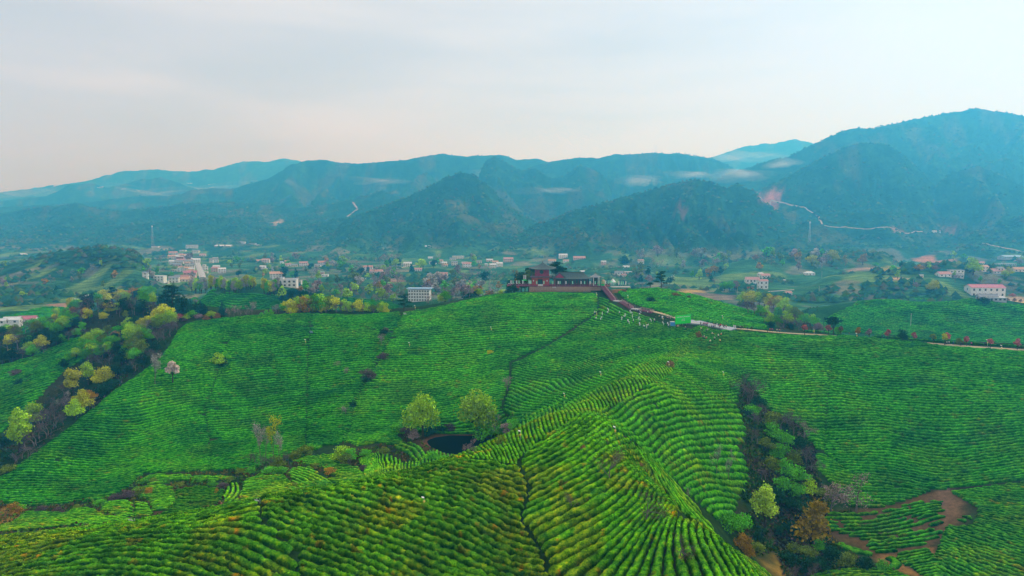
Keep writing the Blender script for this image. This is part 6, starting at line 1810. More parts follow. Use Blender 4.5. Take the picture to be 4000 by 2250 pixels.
HS = [  # u, v, width px, label, storeys, roof, roof material, wall, rotation
    (701, 1014, 26, 'red brick block with a white roof edge at the top left of the village', 2, 'flat', 'white_roof', 'brick_wall', 0.1),
    (745, 970, 40, 'white house with a gable at the far end of the village street', 2, 'gable', 'grey_roof', 'white_wall', 0.4), (712, 982, 24, 'small white house left of the street end', 1, 'flat', 'white_roof', 'white_wall', 0), (766, 986, 22, 'pale house at the right of the street end', 1, 'gable', 'grey_roof', 'white_wall', 0.2),
    (733, 1018, 24, 'grey roofed terrace house high on the street', 2, 'gable', 'grey_roof', 'white_wall', 0.3), (735, 1032, 28, 'grey roofed terrace house midway up the street', 2, 'gable', 'grey_roof', 'white_wall', 0.3), (738, 1050, 32, 'white gabled terrace house halfway down the street', 2, 'gable', 'grey_roof', 'white_wall', 0.35), (704, 1062, 24, 'small white cube house left of the terrace', 2, 'flat', 'white_roof', 'white_wall', 0), (690, 1040, 30, 'long grey shed left of the terrace', 1, 'gable', 'grey_roof', 'pink_wall', 0.1),
    (738, 1082, 44, 'house with a pink gable roof at the lower street', 2, 'gable', 'magenta_roof', 'pink_wall', 0.3), (700, 1090, 40, 'long pink walled house at the lower street', 1, 'gable', 'red_roof', 'pink_wall', 0), (722, 1100, 50, 'orange walled house at the foot of the street', 1, 'gable', 'orange_roof', 'cream_wall', 0.1), (676, 1104, 36, 'grey roofed house left of the street foot', 2, 'gable', 'grey_roof', 'white_wall', 0.2), (650, 1108, 16, 'tiny yellow walled house left of the street foot', 1, 'flat', 'white_roof', 'cream_wall', 0),
    (797, 1040, 12, 'small white house on the right of the street', 1, 'flat', 'white_roof', 'white_wall', 0), (800, 1052, 12, 'second small white house on the right of the street', 1, 'flat', 'white_roof', 'white_wall', 0), (804, 1068, 14, 'third small white house on the right of the street', 1, 'flat', 'white_roof', 'white_wall', 0), (790, 1000, 22, 'reddish house right of the upper street', 1, 'gable', 'red_roof', 'white_wall', 0.2),
    (614, 1098, 50, 'long blue roofed white building left of the village', 2, 'flat', 'white_roof', 'white_wall', 0), (566, 1085, 20, 'small pale house left of the blue roofed one', 2, 'gable', 'grey_roof', 'white_wall', 0.2), (824, 1028, 14, 'lone white tower like house right of the street', 2, 'gable', 'grey_roof', 'white_wall', 0), (864, 1066, 24, 'white gabled house above the thin tree row', 2, 'gable', 'white_roof', 'white_wall', 0.5),
    (868, 966, 62, 'long low white shed at the foot of the mountains', 1, 'gable', 'white_roof', 'grey_wall', 0), (945, 951, 22, 'white house at the foot of the mountains', 1, 'gable', 'grey_roof', 'white_wall', 0), (975, 955, 40, 'grey long building at the foot of the mountains', 1, 'flat', 'grey_roof', 'grey_wall', 0), (1010, 960, 18, 'white arcade like house at the mountain foot', 1, 'flat', 'white_roof', 'white_wall', 0), (88, 998, 22, 'white house far left beyond the dark tea hill', 1, 'gable', 'white_roof', 'white_wall', 0), (605, 968, 26, 'flat pale building far behind the village', 1, 'flat', 'white_roof', 'white_wall', 0),
    (1078, 1086, 52, 'white house with an orange roof right of the thin tree row', 2, 'gable', 'orange_roof', 'white_wall', 0.3), (1120, 1026, 18, 'cream house in the fields', 1, 'gable', 'orange_roof', 'cream_wall', 0.3), (1100, 1030, 12, 'tiny cream hut in the fields', 1, 'gable', 'white_roof', 'white_wall', 0), (1192, 1040, 24, 'pink walled house by the bare trees', 1, 'gable', 'red_roof', 'pink_wall', 0),
    (494, 1160, 100, 'long pink roofed hall behind the wooded belt', 1, 'gable', 'magenta_roof', 'white_wall', 0.05), (336, 1185, 36, 'white house with a white gable behind the wooded belt', 2, 'gable', 'white_roof', 'white_wall', 0.4), (284, 1195, 26, 'white house half hidden left of the wooded belt', 2, 'flat', 'white_roof', 'white_wall', 0), (40, 1282, 56, 'white gabled house at the left edge of the photo', 2, 'gable', 'white_roof', 'white_wall', 0.2), (8, 1284, 30, 'white house cut by the left edge of the photo', 2, 'gable', 'white_roof', 'white_wall', 0), (98, 1262, 60, 'long house with a magenta roof at the left edge', 1, 'gable', 'magenta_roof', 'white_wall', 0.25),
    (1258, 1038, 34, 'white house with a pink gable in the middle valley', 2, 'gable', 'red_roof', 'white_wall', 0.3), (1295, 1035, 20, 'small white house in the middle valley', 1, 'flat', 'white_roof', 'white_wall', 0), (1240, 1042, 24, 'low white house left of the pink gabled one', 1, 'gable', 'grey_roof', 'white_wall', 0), (1436, 1058, 36, 'tall pink roofed farmhouse in the fields', 2, 'gable', 'red_roof', 'white_wall', 0.1), (1468, 1068, 50, 'long low farmhouse with a pink roof in the fields', 1, 'gable', 'red_roof', 'white_wall', 0.05), (1268, 1081, 26, 'small white hut beside a dark door', 1, 'flat', 'white_roof', 'white_wall', 0),
    (1670, 968, 20, 'white hut at the mountain foot in the middle', 1, 'gable', 'white_roof', 'white_wall', 0), (1789, 1012, 44, 'cream farmhouse on the rise in the middle distance', 2, 'flat', 'white_roof', 'cream_wall', 0.15), (1768, 1016, 22, 'white annex left of the cream farmhouse', 1, 'gable', 'grey_roof', 'white_wall', 0), (1690, 1032, 28, 'small white farmhouse with a dark roof line', 1, 'gable', 'grey_roof', 'white_wall', 0), (1740, 1041, 18, 'small cream hut below the white farmhouse', 1, 'gable', 'orange_roof', 'cream_wall', 0), (1725, 1080, 44, 'pink walled farmhouse among bare trees', 1, 'gable', 'red_roof', 'pink_wall', 0), (1815, 1030, 24, 'low white shed below the cream farmhouse', 1, 'flat', 'white_roof', 'white_wall', 0),
    (1985, 1024, 36, 'pink farmhouse left of the tower roof', 2, 'gable', 'red_roof', 'pink_wall', 0.2), (1950, 1042, 22, 'white gabled house left of the tower', 2, 'gable', 'white_roof', 'white_wall', 0.5), (1899, 1038, 10, 'tiny white hut left of the tower', 1, 'gable', 'white_roof', 'white_wall', 0), (2264, 1014, 46, 'long pink roofed house above the hall roof', 1, 'gable', 'red_roof', 'pink_wall', 0), (2455, 1078, 30, 'pink brick house behind the knoll', 2, 'flat', 'white_roof', 'pink_wall', 0.2), (2438, 1082, 18, 'pale annex of the pink brick house', 1, 'gable', 'red_roof', 'white_wall', 0),
    (2990, 1094, 36, 'white farmhouse with a red roof behind the front pair', 2, 'gable', 'red_roof', 'white_wall', 0.2), (2972, 1078, 20, 'small white gabled house above the farmhouse group', 1, 'gable', 'white_roof', 'white_wall', 0.5), (3165, 1076, 38, 'white cottage with a hipped roof at the edge of the grove', 1, 'hip', 'white_roof', 'white_wall', 0), (3063, 1102, 13, 'small white cube hut in the field', 1, 'flat', 'white_roof', 'white_wall', 0), (3081, 1155, 26, 'small shed with a pink roof on the slope', 1, 'gable', 'red_roof', 'white_wall', 0.4),
    (3692, 1082, 50, 'farmhouse with a pink gable on the terraces', 1, 'gable', 'red_roof', 'white_wall', 0.15), (3738, 1078, 56, 'long white two storey house with many windows on the terraces', 2, 'flat', 'grey_roof', 'white_wall', 0), (3745, 1086, 40, 'grey roofed barn before the long white house', 1, 'gable', 'grey_roof', 'grey_wall', 0.1), (3601, 1085, 13, 'small white hut on the terraces', 1, 'flat', 'white_roof', 'white_wall', 0),
    (3938, 1045, 66, 'grey two storey building at the right edge', 2, 'flat', 'grey_roof', 'grey_wall', 0.1), (3960, 1012, 74, 'long blue roofed building at the right edge', 1, 'gable', 'blue_roof', 'grey_wall', 0), (3905, 1070, 56, 'house with a long pink roof at the right edge', 1, 'gable', 'red_roof', 'white_wall', 0.1), (3985, 1062, 44, 'cream house with a pink roof cut by the right edge', 1, 'gable', 'orange_roof', 'cream_wall', 0),
    (3652, 910, 16, 'white hut at the bend of the mountain road', 1, 'gable', 'white_roof', 'white_wall', 0), (3668, 908, 12, 'red roofed hut at the bend of the mountain road', 1, 'gable', 'red_roof', 'white_wall', 0)]
for u, v, w, lb, st, rf, rm, wl, rz in HS:
    house(u, v, w, lb, st, rf, rm, wl, rz, hpx=None if w < 60 else None)
hr_ = random.Random(4)
for (x0_, y0_, x1_, y1_), n_h, wh_ in (((668, 975, 762, 1102), 26, 'in the village left of the street'), ((796, 1000, 850, 1080), 6, 'right of the village street'), ((1000, 1020, 1300, 1085), 9, 'in the fields right of the village'), ((1560, 1010, 1960, 1060), 12, 'in the hamlet below the cone shaped mountain'), ((2150, 1005, 2560, 1085), 8, 'in the valley behind the pavilion'), ((3780, 1040, 4000, 1075), 4, 'in the hamlet at the right edge')):
    for _k in range(n_h):
        rf_, rm_ = hr_.choice([('gable', 'red_roof'), ('gable', 'grey_roof'), ('gable', 'white_roof'), ('flat', 'white_roof'), ('gable', 'orange_roof')])
        wl_ = hr_.choice(['white_wall', 'white_wall', 'cream_wall', 'pink_wall'])
        house(hr_.uniform(x0_, x1_), hr_.uniform(y0_, y1_), hr_.uniform(16, 32), '%s house with a %s %s %s' % (wl_.split('_')[0], rm_.replace('_roof', ''), 'gabled roof' if rf_ == 'gable' else 'flat roof', wh_), hr_.choice([1, 2, 2]), rf_, rm_, wl_, hr_.uniform(-0.3, 0.4), group='valley houses')
for u, v, w, lb in [(1120, 1128, 70, 'white two storey compound behind the low crest'), (1155, 1118, 40, 'upper white wing of the compound with a terrace roof'), (1085, 1135, 40, 'left white wing of the compound')]:
    house(u, v, w, lb, 2, 'flat', 'white_roof', 'white_wall', 0.1, big=True, parapet=True, after=600)
# the four storey white building
o4 = house(1637, 1178, 84, 'white four storey block with rows of dark windows below the pavilion hill', 4, 'flat', 'white_roof', 'white_wall', -0.06, dep=0.5, hpx=46, big=True, cols=8, name='apartment_block')
if o4:
    hh = hit(1637, 1178, 470)
    k4 = hh[1] / F
    MB().box((0, 1.0, 46 * k4 + 0.9), (98 * k4, 52 * k4, 0.5)).build('roof_canopy', M['blue_roof'], o4)
    for sx in (-0.36, -0.12, 0.12, 0.36):
        MB().box((sx * 90 * k4, -14 * k4, 46 * k4 + 0.45), (0.35, 0.35, 0.42)).build('column', M['white_wall'], o4)
# farmhouse pair on the right
fa = house(2942, 1118, 52, 'white farmhouse with a pink roof and dark doorway', 2, 'gable', 'red_roof', 'white_wall', -0.1, big=True, hpx=26)
fb_ = house(2982, 1130, 36, 'white two storey house with big dark windows beside the pink roofed farmhouse', 2, 'gable', 'red_roof', 'white_wall', 0.15, big=True, cols=2, hpx=32)
# the big white farmhouse on the right
mh = hit(3855, 1162, 430)
if mh:
    k = mh[1] / F
    house(3862, 1162, 126, 'large white two storey farmhouse with a magenta roof at the right', 2, 'gable', 'magenta_roof', 'white_wall', -0.10, dep=0.42, big=True, cols=6, hpx=38, after=430)
    house(3862, 1173, 70, 'grey roofed low barn in front of the large white farmhouse', 1, 'gable', 'grey_roof', 'grey_wall', -0.08, dep=0.35, big=True, cols=4, hpx=14, after=430)
    house(3892, 1178, 78, 'flat roofed pale annex with blue windows at the large farmhouse', 1, 'flat', 'white_roof', 'grey_wall', -0.12, dep=0.4, big=True, cols=5, hpx=15, after=430)
for u, v, w in [(3935, 1178, 14), (3962, 1180, 16), (3986, 1182, 14)]:
    plant('broad', 'pinkgrey', u, v, w, 'small clipped round tree in the farmhouse yard', 'yard trees', 1.3, 430)
plant('shrub', 'cherry', 3955, 1158, 14, 'magenta blossoming bush by the farmhouse', after=430, wide=1.6)
plant('shrub', 'dark', 3842, 1186, 30, 'dark bush below the large farmhouse', after=430, wide=1.6)
plant('shrub', 'cherry', 2930, 1132, 14, 'violet blossoming bush before the white farmhouses', after=470, wide=2.4)

# ------------------------------------------------------------------ a parked car by the farmhouses
hc = hit(2898, 1123, 470)
if hc:
    M['car_paint'] = plain('car_paint', (0.8, 0.8, 0.8), 0.3, 0.5, 0.02)
    M['tyre'] = plain('tyre', (0.02, 0.02, 0.02), 0.8)
    car = empty('parked_car', hc, 0.15)
    tag(car, 'small white car parked left of the white farmhouses', 'car')
    b = MB(); b.add([(-2.1, -.85, .35), (2.1, -.85, .35), (2.1, .85, .35), (-2.1, .85, .35), (-2.1, -.85, .85), (2.1, -.85, .8), (2.1, .85, .8), (-2.1, .85, .85), (-1.4, -.7, 1.42), (.7, -.7, 1.42), (.7, .7, 1.42), (-1.4, .7, 1.42), (-2.0, -.8, .9), (1.3, -.8, .9), (1.3, .8, .9), (-2.0, .8, .9)],
                [(0, 3, 2, 1), (0, 1, 5, 4), (1, 2, 6, 5), (2, 3, 7, 6), (3, 0, 4, 7), (4, 5, 6, 7), (8, 9, 10, 11), (12, 13, 9, 8), (13, 14, 10, 9), (14, 15, 11, 10), (15, 12, 8, 11)])
    b.build('body', M['car_paint'], car)
    MB().box((-.35, 0, 1.15), (1.7, 1.52, 0.34)).build('windows', M['glass'], car)
    for wx in (-1.3, 1.3):
        for wy in (-.8, .8):
            MB().tube([(wx, wy - .1, .33), (wx, wy + .1, .33)], .33, 12).build('wheel', M['tyre'], car)

# ------------------------------------------------------------------ the pavilion on the hilltop
M['red_paint'] = mottled('red_lacquer', [(0.3, (0.28, 0.02, 0.06)), (0.7, (0.44, 0.04, 0.10))], 1.2, 4, 0.6, gloss=0.5, spec=0.3)
M['red_wood'] = mottled('red_wood', [(0.3, (0.36, 0.06, 0.05)), (0.7, (0.52, 0.11, 0.08))], 1.2, 4, 0.6, gloss=0.6)
M['purple_deck'] = mottled('deck_boards', [(0.3, (0.14, 0.03, 0.06)), (0.7, (0.26, 0.07, 0.12))], 1.5, 4, 0.6)
M['tile'] = mottled('roof_tile', [(0.3, (0.05, 0.085, 0.085)), (0.7, (0.12, 0.17, 0.17))], 1.5, 4, 0.7, gloss=0.6)
M['stone'] = mottled('rubble_stone', [(0.25, (0.22, 0.14, 0.10)), (0.5, (0.42, 0.28, 0.20)), (0.75, (0.60, 0.45, 0.33))], 1.1, 6, 0.75, bump=0.8, bscale=2.0, bdist=0.3)
M['dark_glass'] = plain('dark_glazing', (0.02, 0.05, 0.045), 0.25, 0.5)
M['green_cloth'] = plain('green_cloth', (0.02, 0.55, 0.10), 0.8)
M['banner'] = plain('banner_cloth', (0.30, 0.75, 0.50), 0.8, 0.1, 0.2, 1.5)
M['white_cloth'] = plain('white_cloth', (0.80, 0.82, 0.80), 0.8)
M['tan_cloth'] = plain('tan_canvas', (0.62, 0.38, 0.24), 0.8)
M['pole'] = plain('pole_metal', (0.6, 0.6, 0.6), 0.4, 0.4)
M['lamp_yellow'] = plain('yellow_plastic', (0.80, 0.62, 0.10), 0.5)
M['teal_post'] = plain('teal_post', (0.04, 0.13, 0.12), 0.6)

PXM = 411 / F                                    # metres per photograph pixel at the pavilion
_bx, _by, _bz = unproj(2119, 1116.5, 411)
PBx, PBy, PBz = float(_bx), float(_by), float(_bz)    # local origin: deck level under the tower


def zx(px):
    """x of a zoomed picture column (zoom factor 7.155 from column 1960)"""
    return ((1960 + px / 7.155) - 2119) * PXM


def zz_(py):
    """height of a zoomed picture row above the deck (deck edge at row 755)"""
    return (755 - py) / 7.155 * PXM


pav = empty('pavilion', (PBx, PBy, PBz))
tag(pav, 'red two storey tower with dark tiled hip roof and a long hall on the hilltop', 'pavilion')


def curved_roof(cx, cy, hw, hd, z0, h, rx=0.0, up=0.8, n=7, ridge_dir='x', thick=0.25):
    """hip roof with sagging slopes and lifted corners; rx = half length of the ridge"""
    mb = MB()
    rows_ = []
    for k in range(n + 1):
        t = k / n
        zz0 = z0 + h * (t ** 1.5)
        ww = hw + (rx - hw) * t; dd = hd * (1 - t)
        ring = []
        m_ = 6
        for (ax_, ay_), (bx_, by_) in (((-1, -1), (1, -1)), ((1, -1), (1, 1)), ((1, 1), (-1, 1)), ((-1, 1), (-1, -1))):
            for j in range(m_):
                s = j / m_
                px_ = ax_ + (bx_ - ax_) * s; py_ = ay_ + (by_ - ay_) * s
                lift = up * (abs(2 * s - 1) ** 3) * (1 - t) ** 2
                ring.append((cx + px_ * ww, cy + py_ * dd, zz0 + lift))
        rows_.append(ring)
    m4 = len(rows_[0])
    V = [p for r in rows_ for p in r]
    Fq = [(a * m4 + b, a * m4 + (b + 1) % m4, (a + 1) * m4 + (b + 1) % m4, (a + 1) * m4 + b) for a in range(n) for b in range(m4)]
    mb.add(V, Fq)
    # underside
    mb.add([(p[0], p[1], p[2] - thick) for p in rows_[0]] + [(cx, cy, z0 + 0.1)], [(b, m4, (b + 1) % m4) for b in range(m4)])
    mb.add(list(rows_[0]) + [(p[0], p[1], p[2] - thick) for p in rows_[0]], [(b, b + m4, (b + 1) % m4 + m4, (b + 1) % m4) for b in range(m4)])
    return mb


def tile_ribs(mb, cx, cy, hw, hd, z0, h, rx, n, steps=5):
    """rolls of tiles running down the front and back slopes"""
    for k in range(n):
        s = -1 + 2 * (k + 0.5) / n
        pts = []
        for j in range(steps + 1):
            t = j / steps
            w_ = hw + (rx - hw) * t
            if abs(s * hw) > w_ and rx < hw:
                break
            pts.append((cx + s * hw, cy - hd * (1 - t), z0 + h * t ** 1.5 + 0.06))
        if len(pts) > 1:
            mb.tube(pts, 0.07, 4, False)


# stone retaining wall under the deck, laid in single stones
X0, X1 = zx(150), zx(2560)
TX0 = zx(770)
D_DECK = 13.0
gx0 = [zx(k) for k in range(770, 2520, 30)]
stone_meshes = []
for k in range(5):
    r_ = np.random.default_rng(50 + k)
    mb = MB().box((0, 0, 0), (1, 1, 1), 0, 0.9)
    me = mb.mesh('stone', M['stone'])
    for vtx in me.vertices:
        vtx.co += Vector(r_.normal(size=3) * 0.06)
    stone_meshes.append(me)
wallbase = MB().box(((TX0 + zx(2500)) / 2, 1.3, -2.6), (zx(2500) - TX0, 2.0, 4.2)).build('retaining_wall', M['stone'], pav)
rs = random.Random(5)
for row in range(2):
    xk = TX0
    while xk < zx(2490):
        w_ = rs.uniform(0.9, 1.9)
        o = link('stone', rs.choice(stone_meshes), wallbase, (xk + w_ / 2, 0.25, -1.35 - row * 0.95), 0, (w_ * 0.95, 0.5, 0.85))
        xk += w_
MB().box(((zx(770) + zx(2560)) / 2, D_DECK / 2, -0.22), (zx(2560) - zx(770), D_DECK, 0.44)).build('deck', M['purple_deck'], pav)
MB().box(((zx(150) + zx(768)) / 2, 5.0, -0.2), (zx(768) - zx(150), 9.0, 0.4)).build('terrace_deck', M['purple_deck'], pav)
MB().box(((zx(310) + zx(490)) / 2, 2.5, -1.6), (zx(490) - zx(310), 4.0, 2.4)).build('terrace_base', M['red_wood'], pav)
for k in range(7):
    MB().tube([(zx(160) + k * (zx(760) - zx(160)) / 6, 0.9, -3.8), (zx(160) + k * (zx(760) - zx(160)) / 6, 0.9, -0.4)], 0.14, 6).build('post', M['teal_post'], pav)


def railing(x0, x1, y, z, parent, mat, n=None, h=1.05):
    n = n or max(2, int((x1 - x0) / 1.6))
    mb = MB()
    mb.box(((x0 + x1) / 2, y, z + h), (x1 - x0, 0.09, 0.09)); mb.box(((x0 + x1) / 2, y, z + 0.45), (x1 - x0, 0.06, 0.06))
    for k in range(n + 1):
        mb.box((x0 + (x1 - x0) * k / n, y, z + h / 2), (0.1, 0.1, h - 0.1))
    for k in range(n * 4):
        mb.box((x0 + (x1 - x0) * (k + 0.5) / (n * 4), y, z + 0.24), (0.04, 0.04, 0.36))
    return mb.build('railing', mat, parent)


railing(zx(150), zx(768), 0.6, 0, pav, M['red_paint'])
railing(zx(800), zx(1000), 0.2, 0, pav, M['red_paint'])
railing(zx(1160), zx(2500), 0.2, 0, pav, M['red_paint'])
# lower storey of the tower
tx0, tx1 = zx(850), zx(1335)
ty0 = 2.4; td = 7.5
zt = zz_(530); zm = zz_(500); zu = zz_(300)
cxT = (tx0 + tx1) / 2
ow = zx(1150) - zx(1010)
ocx = zx(1080)
wl = MB()
wl.box(((tx0 + ocx - ow / 2) / 2, ty0 + 0.15, zt / 2), (ocx - ow / 2 - tx0, 0.3, zt)); wl.box(((ocx + ow / 2 + tx1) / 2, ty0 + 0.15, zt / 2), (tx1 - ocx - ow / 2, 0.3, zt))
wl.box((ocx, ty0 + 0.15, zt - 0.5), (ow, 0.3, 1.0))
wl.box((tx0 + 0.15, ty0 + td / 2 + 0.15, zt / 2), (0.3, td - 0.3, zt)); wl.box((tx1 - 0.15, ty0 + td / 2 + 0.15, zt / 2), (0.3, td - 0.3, zt)); wl.box((cxT, ty0 + td + 0.15, zt / 2), (tx1 - tx0 - 0.6, 0.3, zt))
wl.build('wall', M['red_wood'], pav)
MB().box((ocx, ty0 + 1.6, (zt - 1.0) / 2), (ow + 1, 0.1, zt - 1.0)).build('doorway', M['dark_glass'], pav)
for k in range(3):
    MB().box((ocx, -0.1 - 0.35 * k, -0.1 - 0.25 * k), (ow * 1.1, 0.35, 0.22)).build('step', M['stone'], pav)
# belt roof between the storeys
MB().box((cxT + 0.3, ty0 + td / 2, zt + 0.15), (tx1 - tx0 + 2.6, td + 3.0, 0.3)).build('belt_roof', M['tile'], pav)
MB().box((cxT + 0.3, ty0 - 1.35, zt + 0.42), (tx1 - tx0 + 2.4, 0.22, 0.22)).build('belt_beam', M['red_paint'], pav)
# upper storey
ux0, ux1 = zx(940), zx(1320)
MB().box(((ux0 + ux1) / 2, ty0 + td / 2, (zm + 0.3 + zu) / 2 + 0.2), (ux1 - ux0, td - 1.4, zu - zm + 0.3)).build('upper_wall', M['red_paint'], pav)
uy = ty0 + 0.7
w8 = MB(); w8.tube([(zx(1118), uy - 0.12, zz_(375)), (zx(1118), uy + 0.02, zz_(375))], 1.30, 8); wf = w8.build('round_window', M['teal_post'], pav)
MB().tube([(zx(1118), uy - 0.20, zz_(375)), (zx(1118), uy - 0.13, zz_(375))], 1.0, 16).build('pane', M['dark_glass'], wf)
for px in (850, 940, 1030, 1200, 1320, 1400, 1460):
    MB().box((zx(px), ty0 - 1.1, (zm + zu) / 2 + 0.1), (0.24, 0.24, zu - zm + 0.2)).build('column', M['teal_post'] if px > 1330 or px == 850 else M['red_paint'], pav)
for px in (850, 1460):
    MB().box((zx(px), ty0 + td + 0.8, (zm + zu) / 2 + 0.1), (0.24, 0.24, zu - zm + 0.2)).build('column', M['teal_post'], pav)
railing(zx(850), zx(1330), ty0 - 1.25, zm + 0.15, pav, M['red_paint'])
# main roof of the tower
rx0, rx1 = zx(770), zx(1540)
rcx = zx(1150)
mbR = curved_roof((rx0 + rx1) / 2 - 0.0, ty0 + td / 2, (rx1 - rx0) / 2, td / 2 + 2.2, zu + 0.1, zz_(120) - zu, rx=0.2, up=0.9)
tr = mbR.build('roof', M['tile'], pav, smooth=False)
tb_ = MB(); tile_ribs(tb_, (rx0 + rx1) / 2, ty0 + td / 2, (rx1 - rx0) / 2, td / 2 + 2.2, zu + 0.1, zz_(120) - zu, 0.2, 30); tb_.build('tile_roll', M['tile'], tr)['kind'] = 'stuff'
MB().lathe([(0.35, 0), (0.2, 0.35), (0.32, 0.6), (0.1, 0.9), (0.02, 1.35)], 8, ((rx0 + rx1) / 2, ty0 + td / 2, zz_(125))).build('finial', M['tile'], pav)
# entrance gable beside the tower
gx_0, gx_1 = zx(1465), zx(1775)
gz0 = zz_(540); gz1 = zz_(400)
gxc = (gx_0 + gx_1) / 2
MB().add([(gx_0 + .3, 1.7, gz0), (gx_1 - .3, 1.7, gz0), (gxc, 1.7, gz1 - 0.2), (gx_0 + .3, 2.0, gz0), (gx_1 - .3, 2.0, gz0), (gxc, 2.0, gz1 - 0.2)], [(0, 1, 2), (5, 4, 3), (0, 3, 4, 1), (1, 4, 5, 2), (2, 5, 3, 0)]).build('gable', M['red_paint'], pav)
gr_ = MB()
for s, xe in ((-1, gx_0 - 0.2), (1, gx_1 + 0.5)):
    gr_.add([(xe, 1.3, gz0 + 0.1), (gxc, 1.3, gz1), (gxc, 7.0, gz1), (xe, 7.0, gz0 + 0.1), (xe, 1.3, gz0 + 0.35), (gxc, 1.3, gz1 + 0.25), (gxc, 7.0, gz1 + 0.25), (xe, 7.0, gz0 + 0.35)], [(0, 1, 2, 3), (4, 5, 6, 7), (0, 1, 5, 4), (3, 2, 6, 7), (0, 3, 7, 4), (1, 2, 6, 5)])
gr_.build('gable_roof', M['tile'], pav)
MB().box((gxc, 1.7, gz0 - 0.25), (gx_1 - gx_0, 0.4, 0.4)).build('beam', M['red_paint'], pav)
for px in (1470, 1500, 1765):
    MB().box((zx(px), 1.7, (gz0 - 0.4) / 2), (0.3, 0.3, gz0 - 0.45)).build('column', M['red_paint'], pav)
# long hall
hx0, hx1 = zx(1480), zx(2480)
hz = zz_(560)
MB().box(((hx0 + hx1) / 2, 6.2, hz / 2), (hx1 - hx0 - 1.0, 6.4, hz - 0.1)).build('hall_wall', M['dark_glass'], pav)
for k in range(12):
    MB().box((hx0 + 0.6 + k * (hx1 - hx0 - 1.2) / 11, 1.5, hz / 2), (0.22, 0.22, hz)).build('column', M['teal_post'], pav)
for k in range(11):
    MB().box((hx0 + 0.6 + (k + 0.5) * (hx1 - hx0 - 1.2) / 11, 2.92, hz * 0.5), (0.12, 0.1, hz * 0.9)).build('mullion', M['red_paint'], pav)
hr = curved_roof((hx0 + hx1) / 2, 5.6, (hx1 - hx0) / 2 + 0.8, 5.2, hz, zz_(395) - hz, rx=(hx1 - hx0) / 2 - 3.4, up=0.4).build('hall_roof', M['tile'], pav)
tb_ = MB(); tile_ribs(tb_, (hx0 + hx1) / 2, 5.6, (hx1 - hx0) / 2 + 0.8, 5.2, hz, zz_(395) - hz, (hx1 - hx0) / 2 - 3.4, 44); tb_.build('tile_roll', M['tile'], hr)['kind'] = 'stuff'
MB().box(((hx0 + hx1) / 2, 5.6, zz_(392)), (hx1 - hx0 - 6.6, 0.35, 0.4)).build('ridge', M['tile'], pav)
# kiosk at the right end (picture zoomed 7.246 from column 2280, row 1050)
def kx(px): return ((2280 + px / 7.246) - 2119) * PXM
def kz(py): return (1116.5 - (1050 + py / 7.246)) * PXM


kio = empty('kiosk', (PBx, PBy, PBz))
tag(kio, 'small open kiosk with a grey pyramid roof right of the hall', 'kiosk')
kc = (kx(215) + kx(500)) / 2
curved_roof(kc, 3.5, (kx(500) - kx(215)) / 2, 3.0, kz(240), kz(135) - kz(240), 0.05, 0.4).build('roof', M['grey_roof'], kio)
MB().lathe([(0.2, 0), (0.12, 0.4), (0.02, 1.1)], 6, (kc, 3.5, kz(140))).build('finial', M['tile'], kio)
for px in (235, 290, 450, 495):
    for yk in (1.0, 6.0):
        MB().box((kx(px), yk, kz(240) / 2), (0.28, 0.28, kz(240))).build('column', M['teal_post'] if px in (235, 495) else M['white_wall'], kio)
MB().box((kc, 5.5, kz(240) / 2), (kx(450) - kx(290), 0.1, kz(260))).build('screen', M['dark_glass'], kio)
MB().box(((kx(215) + kx(760)) / 2 + 0.15, D_DECK / 2 - 0.5, -0.25), (kx(760) - kx(215) - 0.3, D_DECK - 1, 0.42)).build('floor', M['purple_deck'], kio)
MB().box(((kx(215) + kx(500)) / 2, 2.5, -1.7), (kx(500) - kx(215), 3.0, 2.5)).build('base', M['stone'], kio)


# flags, umbrellas and stalls on the terraces
def world(lx, ly, lz):
    return (PBx + lx, PBy + ly, PBz + lz)


flag_mesh = MB()
for k in range(5):
    flag_mesh.add([(0.05, 0.0, 1.2 + k * .42), (0.62, 0.10 * math.sin(k), 1.2 + k * .42), (0.62, 0.10 * math.sin(k + 1), 1.2 + (k + 1) * .42), (0.05, 0, 1.2 + (k + 1) * .42)], [(0, 1, 2, 3)])
flag_mesh = flag_mesh.mesh('cloth', M['banner'])
flag_mesh2 = flag_mesh.copy(); flag_mesh2.materials[0] = M['white_cloth']
pole_mesh = MB().tube([(0, 0, 0), (0, 0, 3.5)], 0.04, 5).mesh('pole', M['pole'])


def flag(lx, ly, lz, white=False, h=1.0, where='on the left terrace'):
    o = empty('feather_flag', world(lx, ly, lz), 0.2 * random.random())
    o.scale = (1, 1, h)
    link('pole', pole_mesh, o); link('cloth', flag_mesh2 if white else flag_mesh, o)
    tag(o, '%s upright feather flag %s' % ('white' if white else 'pale green', where), 'flag', 'feather flags round the pavilion')


